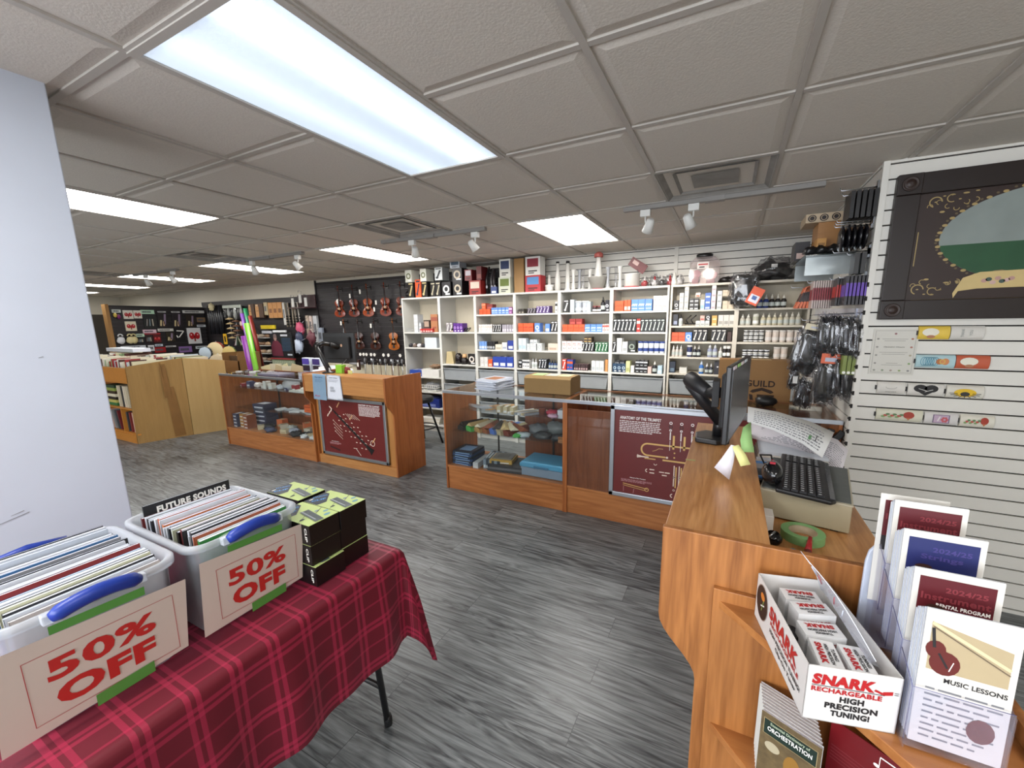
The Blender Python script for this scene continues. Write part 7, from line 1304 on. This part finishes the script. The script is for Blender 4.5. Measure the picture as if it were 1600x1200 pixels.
def leaflet(x0, x1, y, z, h, kind, lab, n=1, grp=None):
    t = thing('leaflet', lab, 'leaflet', ((x0+x1)/2, y, z), 0, grp); t.rotation_euler = (-.05, 0, 0)
    w_ = x1-x0; m = MB(); m.box(-w_/2, w_/2, 0, .0012, 0, h, mat('cdcac3', .6, var=.02)); part(t, 'sheet', m, local=True)
    p = MB(); F = FY(0, 0, 0); a, b = -w_/2+.008, w_/2-.008
    if kind in 'rn':
        c = DRED if kind == 'r' else NAVY; p.rect(F, a, b, h-.085, h-.012, c).rect(F, a, b, h-.115, h-.085, INK, .0007); tc = BRM if kind == 'r' else G('3c3470', .5)
        p.text(F, '2024/25', .012, h-.03, .05, .009, tc, .0012, .03); p.text(F, 'Instrument' if kind == 'r' else 'Strings', 0, h-.045, (b-a)*(.92 if kind == 'r' else .6), .012, tc, .0012, .03)
        if kind == 'r': p.text(F, 'RENTAL PROGRAM', .01, h-.058, .064, .0065, PAPER, .0012, .04)
        p.disc(F, -.022, h-.072, .012, .011, G('b08068'), .0013, 14).disc(F, -.022, h-.064, .012, .006, G('3a2018'), .0014, 12).rect(F, -.01, .04, h-.083, h-.07, G('6a2a24'), .0011)
    else:
        p.rect(F, a, b, h-.1, h-.02, G('a89878')).poly(F, [(a, h-.02), (b, h-.02), (b, h-.042)], PAPER, .0008).disc(F, a+.02, h-.085, .018, .02, G('5a1c18'), .001, 16).disc(F, a+.008, h-.065, .012, .015, G('5a1c18'), .001, 14)
        p.disc(F, a+.0145, h-.0745, .011, .011, G('5a1c18'), .0011, 12).line(F, a+.006, h-.062, a-.0+.002, h-.03, .004, INK, .0012).line(F, a+.012, h-.07, a+.024, h-.092, .003, INK, .0012).line(F, a+.03, h-.08, a+.026, h-.096, .0012, PAPER, .0013).line(F, a, h-.022, b, h-.07, .005, G('c8bc98'), .0012).line(F, a+.002, h-.028, b, h-.078, .002, G('6a5a48'), .0013); p.text(F, 'MUSIC LESSONS', .012, h-.113, .07, .008, INK, .001, .02); paragraph(p, F, a+.003, b, h-.13, 9, .0105, G('7a7c80'), .003)
        for q in range(2): p.disc(F, b-.02, .05, .016, .02, G('7a2c38'), .001, 14)
    part(t, 'print', p, local=True); 
    if n > 1:
        s_ = MB()
        for q in range(n): s_.box(-w_/2+.0006*(q % 3), w_/2-.0006*((q+1) % 3), .0016+.0019*q, .0031+.0019*q, 0, h-.0012*(q % 4)-.0011*q, mat(('c6ccd8', 'ced0d2')[q % 2], .7, var=.03))
        part(t, 'leaflets_behind', s_, local=True)
leaflet(.289, .389, .978, 1.033, .226, 'r', 'maroon leaflet standing rearmost and farthest left in the brochure holder')
COL.objects['leaflet'].rotation_euler[1] = -.06
leaflet(.302, .404, .948, 1.036, .224, 'r', 'maroon leaflet headed 2024/25 Instrument in the top tier', 10)
leaflet(.301, .408, .886, 1.001, .23, 'n', 'navy leaflet headed 2024/25 Strings in the second tier of the holder', 19)
leaflet(.302, .409, .826, .964, .228, 'r', 'maroon leaflet in the third tier, in front of the navy one', 19)
leaflet(.303, .41, .766, .927, .231, 'v', 'front tier leaflet with a violin and flute photograph', 20)
solo('green_tape_piece', 'short piece of green tape on the side of the brochure holder', 'tape', MB().box(x0-.0035, x0-.0018, .9, .96, .945, .957, mat('5a6a4a', .6)), (x0, .93, .945))
# ------------------------------------------------------------------ lower shelf books and leaflet
for k in range(9):
    t = thing('pocket_book', 'pocket book in the pile on the lower corner shelf', 'book', (.178+.004*k*0, .985-.0095*k, .5555), -.42, 'pocket books on the lower corner shelf') if k < 8 else thing('pocket_book', 'front pocket book with a dark green title panel reading ORCHESTRATION', 'book', (.178, .985-.0095*k, .5555), -.42)
    part(t, 'cover', MB().box(-.057, .057, -.004, -.0034, 0, .178, G('c4c2bc')).box(-.057, .057, .0034, .004, 0, .178, G('c4c2bc')), local=True); part(t, 'pages', MB().box(-.056, .056, -.0034, .0034, .001, .177, mat('c8c9d0', .8, var=.03)), local=True)
    if k == 8:
        p = MB(); F = FY(0, -.004, 0); p.rect(F, -.057, .057, 0, .178, mat('5c4c30', .6, var=.7, scale=60)).rect(F, -.051, .051, .125, .165, G('a8946a'), .0008).rect(F, -.05, .05, .126, .164, G('10251c'), .001)
        p.text(F, 'Essential Dictionary of', 0, .156, .075, .009, G('a8b49a'), .0013).text(F, 'ORCHESTRATION', 0, .143, .085, .011, PAPER, .0013, .02); p.disc(F, -.03, .1, .015, .012, G('a89e84'), .001).disc(F, .01, .08, .016, .03, G('8a6428'), .001).disc(F, .03, .06, .015, .02, G('6a3020'), .001); part(t, 'cover_art', p, local=True)
t = thing('red_song_leaflet', 'dark red booklet with white music notes behind a clear dome on the lower corner shelf', 'booklet', (.33, .9, .5555), -.55)
m = MB(); m.box(-.09, .09, 0, .003, 0, .2, mat('641218', .3)); F = FY(0, 0, 0)
for q in range(4): m.disc(F, -.01+.022*q, .165-.0*q, .005, .004, PAPER, n=10).line(F, -.006+.022*q, .165, -.006+.022*q, .188, .0015, PAPER)
m.line(F, -.006, .188, .06, .188, .003, PAPER)
for q in range(5): m.line(F, -.085, .14-.008*q, .085, .14-.008*q, .0008, G('8a4a50'))
part(t, 'booklet', m, local=True)
solo('clear_dome', 'clear plastic dome lid in front of the red booklet', 'lid', MB().lathe([(.045, 0), (.05, .01), (.048, .08), (.035, .11), (.01, .12)], (0, 0, 0), ACRY, 28), (.275, .87, .5555), local=True)
# ------------------------------------------------------------------ clear bins of books on the table
def loop(x0, x1, y0, y1, r, z, n=5):
    p = []
    for cx, cy, a0 in ((x1-r, y1-r, 0), (x0+r, y1-r, PI/2), (x0+r, y0+r, PI), (x1-r, y0+r, 1.5*PI)):
        for k in range(n+1): a = a0+PI/2*k/n; p.append((cx+r*math.cos(a), cy+r*math.sin(a), z))
    return p
def shell(m, loops, mt, capb=True):
    n = len(loops[0]); vs = [q for l_ in loops for q in l_]; fs = []
    for j in range(len(loops)-1):
        for k in range(n): e = (k+1) % n; fs.append((j*n+k, j*n+e, (j+1)*n+e, (j+1)*n+k))
    if capb: fs.append(tuple(range(n))[::-1]); fs.append(tuple((len(loops)-1)*n+k for k in range(n)))
    m.add(vs, fs, mt, True)
TT = TZ+.0065
def bin_(y0, y1, lab):
    X0, X1 = -1.625, -1.222; t = thing('storage_bin', lab, 'storage bin', ((X0+X1)/2, (y0+y1)/2, TT)); i = .022; z1 = 1.022
    m = MB(); shell(m, [loop(X0+i+.008, X1-i-.008, y0+i+.008, y1-i-.008, .03, TT), loop(X0+i, X1-i, y0+i, y1-i, .035, TT+.012), loop(X0+.012, X1-.012, y0+.012, y1-.012, .045, z1-.022), loop(X0+.0, X1-.0, y0, y1, .05, z1-.02), loop(X0, X1, y0, y1, .05, z1-.002), loop(X0+.006, X1-.006, y0+.006, y1-.006, .045, z1), loop(X0+.015, X1-.015, y0+.015, y1-.015, .04, z1-.004), loop(X0+.016, X1-.016, y0+.016, y1-.016, .04, z1-.03), loop(X0+i+.006, X1-i-.006, y0+i+.006, y1-i-.006, .03, TT+.014)], FROST)
    part(t, 'tub', m)
    cy = (y0+y1)/2; h = MB(); pts = []
    for k in range(13): u = -1+k/6; pts.append((X1+.012+.012*(1-u*u), cy+.072*u, z1-.008+.016*(1-u*u)))
    h.tube(pts, [.010]+[.0155]*11+[.010], BLUEH, 14); h.v = [Vector((X1+(p.x-X1)*.9, p.y, z1+(p.z-z1)*1.12)) for p in h.v]
    part(t, 'handle', h); part(t, 'handle_hinge', MB().box(X1-.004, X1+.014, cy-.085, cy-.068, z1-.022, z1, FROST), .003); part(t, 'handle_hinge', MB().box(X1-.004, X1+.014, cy+.068, cy+.085, z1-.022, z1, FROST), .003)
    h2 = MB(); h2.tube([(X0-.024+.012, cy-.07, z1-.01), (X0-.024, cy, z1-.004), (X0-.012, cy+.07, z1-.01)], .011, BLUEH, 8); part(t, 'handle', h2)
    return t
bin_(.472, .792, 'clear storage bin of books at the middle of the table with a 50% OFF sign'); bin_(.135, .457, 'clear storage bin of books nearest the picture corner with a 50% OFF sign')
for (y0, y1, lab) in ((.482, .778, '50% OFF paper sign taped to the middle bin, beside the black boxes'), (.13, .452, '50% OFF paper sign taped to the nearer left bin')):
    zt_, zb = .982, .764; t = thing('sale_sign', lab, 'sign', (-1.21, (y0+y1)/2, zb)); xt, xb = -1.2095, -1.2215; m = MB(); PS = mat('c2b2a8', .75, var=.02)
    m.add([(xb, y0-.006, zb), (xb, y1-.014, zb+.006), (xt, y1, zt_-.022), (xt, y0+.004, zt_)], [(0, 1, 2, 3)], PS).add([(xb-.001, y0-.006, zb), (xb-.001, y1-.014, zb+.006), (xt-.001, y1, zt_-.022), (xt-.001, y0+.004, zt_)], [(3, 2, 1, 0)], PS)
    part(t, 'sheet', m); L = y1-y0
    p = MB(); F = frame((xb+.0008, (y0+y1)/2, zb), (0, 1, -.03), (xt-xb, 0, zt_-zb)); SRD = mat('b0201c', .6)
    p.text(F, '50%', -.0, .132, L*.56, .052, SRD, bold=.035); p.text(F, 'OFF', -.0, .066, L*.52, .054, SRD, bold=.05)
    a, b, c, d = -L*.37, L*.4, .022, .175
    for q in ((a, b, c, c+.0012), (a, b, d, d+.0012), (a, a+.0012, c, d), (b, b+.0012, c, d)): p.rect(F, *q, G('a83a3a'))
    part(t, 'print', p)
    part(t, 'tape', MB().add([(xt+.001, (y0+y1)/2-.075, .978), (xt+.001, (y0+y1)/2+.08, .97), (xt+.003, (y0+y1)/2+.08, .992), (xt+.003, (y0+y1)/2-.075, .998)], [(0, 1, 2, 3)], GREEN), label='green tape strip under the handle')
    part(t, 'tape', MB().add([(xb+.0015, (y0+y1)/2-.03, zb-.008), (xb+.0015, (y0+y1)/2+.075, zb-.006), (xb+.004, (y0+y1)/2+.075, zb+.024), (xb+.004, (y0+y1)/2-.03, zb+.022)], [(0, 1, 2, 3)], GREEN), label='green tape strip at the bottom edge')
rb = random.Random(17)
def books(y0, y1, which, cols):
    x = -1.59; k = 0
    while x < -1.262:
        th = rb.choice((.0055, .007, .009, .012)); 
        c = cols[k % len(cols)]; h = .272+rb.uniform(-.012, .006); dy = rb.uniform(0, .022); last = x+th >= -1.262; wb = y1-y0-.075
        lab, nm, grp = 'music book standing in the %s bin' % which, 'music_book', 'music books in the %s bin' % which
        if k == 0 and which == 'middle': h = .295; lab, grp, c, th = 'tall black book reading FUTURE SOUNDS at the back of the middle bin', None, '141416', .006
        if last and which == 'middle': c = '2c7a34'; lab = 'green covered book at the front of the middle bin'; grp = None; h = .262
        if last and which == 'left': c = 'b8aea8'; h = .258; lab = 'grey beige book with grey lettering at the front of the left bin'; grp = None
        t = thing(nm, lab, 'book', (x+th/2, (y0+y1)/2+dy/2, TT+.0145), 0, grp); tl = .0
        part(t, 'cover', MB().box(-th/2, -th/2+.0005, -wb/2, wb/2, 0, h, G(c, .35)).box(th/2-.0005, th/2, -wb/2, wb/2, 0, h, G(c, .35)).box(-th/2, th/2, -wb/2, -wb/2+.0008, 0, h, G(c, .35)), local=True)
        part(t, 'pages', MB().box(-th/2+.0005, th/2-.0005, -wb/2+.001, wb/2-.001, .001, h-.0008, mat(('ccd0da', 'd4d6de', 'c4cad6')[k % 3], .8, var=.04)), local=True)
        if k == 0 and which == 'middle': part(t, 'title', MB().text(FXp(th/2, 0, 0), 'FUTURE SOUNDS', .01, h-.023, .2, .022, PAPER, bold=.05), local=True)
        if last and which == 'left': part(t, 'title', MB().text(FXp(th/2, 0, 0), 'MUSIC', .05, h-.03, .1, .016, G('6a6866'), bold=.02), local=True)
        if last and which == 'middle': part(t, 'cover_art', MB().disc(FXp(th/2, 0, 0), -.05, h-.015, .03, .01, G('b8d8b0')).disc(FXp(th/2, 0, 0), .06, h-.012, .02, .008, G('dce8dc')), local=True)
        x += th+rb.uniform(.0012, .004); k += 1
books(.472, .792, 'middle', ['141416', '6a1c1c', 'c8ccd4', '1c1a1a', 'd0d4dc', 'c8ccd4', '222228', 'd0d4dc', 'a8583a', 'c0c0b0', 'd0d4dc', 'c86a2c', 'c8ccd4', 'd0d4dc', '3c4a6a', '18181c', 'd0d4dc', 'b8bca0'])
books(.135, .457, 'left', ['2a2a30', 'c8ccd4', 'd0d4dc', 'b8c0cc', '1c1c20', 'c8ccd4', '8a2c2c', 'd0d4dc', 'd0d4dc', '3c6a9a', 'd0d4dc', 'c8ccd4', '8a8c94', 'c8c8a8'])
# ------------------------------------------------------------------ black boxed microphones
LM = mat('c2d488', .45, var=.02); BK2 = mat('100d0e', .4); DKB = mat('2c3440', .4); BLT = mat('4a90d0', .4); MCG = mat('6c7478', .35, .5, .3, 90)
def clipbox(x, y, z, lab, grp=None, top=True, dx=0):
    t = thing('microphone_box', lab, 'box', (x+dx, y, z), 0, grp); w_, d, h = .19, .113, .0715
    m = MB(); m.box(-w_, 0, 0, d, 0, h-.0012, BK2).box(-w_, 0, 0, d, h-.0012, h, LM); part(t, 'carton', m, .0008, local=True)
    p = MB(); F = frame((0, 0, h), (0, 1, 0), (-1, 0, 0))  # right = +Y, up = -X
    p.poly(F, [(0, .19), (0, .118), (.035, .112), (.09, .165), (.09, .19)], DKB, .0006)
    p.text(F, 'CLIP', .032, .15, .05, .014, BLT, .0012, .05, -.5).text(F, 'STUDIO', .055, .172, .05, .012, BLT, .0012, .03, -.5)
    p.poly(F, [(.028, .006), (.058, .002), (.078, .108), (.048, .113)], MCG, .0016).line(F, .04, .02, .055, .112, .004, G('a8b0b4'), .002)
    for q in range(10): p.line(F, .043+.0015*q, .022+.009*q, .059+.0015*q, .020+.009*q, .0012, G('3a4044'), .0022)
    p.disc(F, .085, .022, .012, .0075, G('6f9fae'), .001, 16).disc(F, .1, .048, .01, .007, G('7fa8b4'), .001, 16).disc(F, .018, .058, .009, .005, G('2c3440'), .001, 12).line(F, .07, .06, .112, .085, .0018, G('4a5058'), .001).line(F, .0, .05, .04, .075, .0015, G('4a5058'), .001).disc(F, .085, .075, .008, .006, G('8a9aa0'), .001, 12).disc(F, .02, .176, .009, .004, PAPER, .0012, 12)
    F2 = frame((-.03, 0, h/2), (0, 0, -1), (1, 0, 0)); p.text(F2, 'CLIP', 0, .012, .048, .011, PAPER, .0012, .03)
    part(t, 'print', p, local=True); return t
TT2 = TZ+.0065
nmz = ['bottom', 'middle', 'top']
for k in range(3):
    clipbox(-1.163, .773, TT2+.0725*k, nmz[k]+' black and lime microphone box of the front left stack, next to the bin', dx=(0, -.012, -.009)[k])
    clipbox(-1.175, .889, TT2+.0725*k, nmz[k]+' black and lime microphone box of the front right stack', dx=(0, -.002, .006)[k])
    if k: clipbox(-1.375, .885, TT2+.0725*k, nmz[k]+' black and lime microphone box of the rear stack', dx=-.01)
    else: clipbox(-1.375, .885, TT2, 'bottom black and lime microphone box of the rear stack')
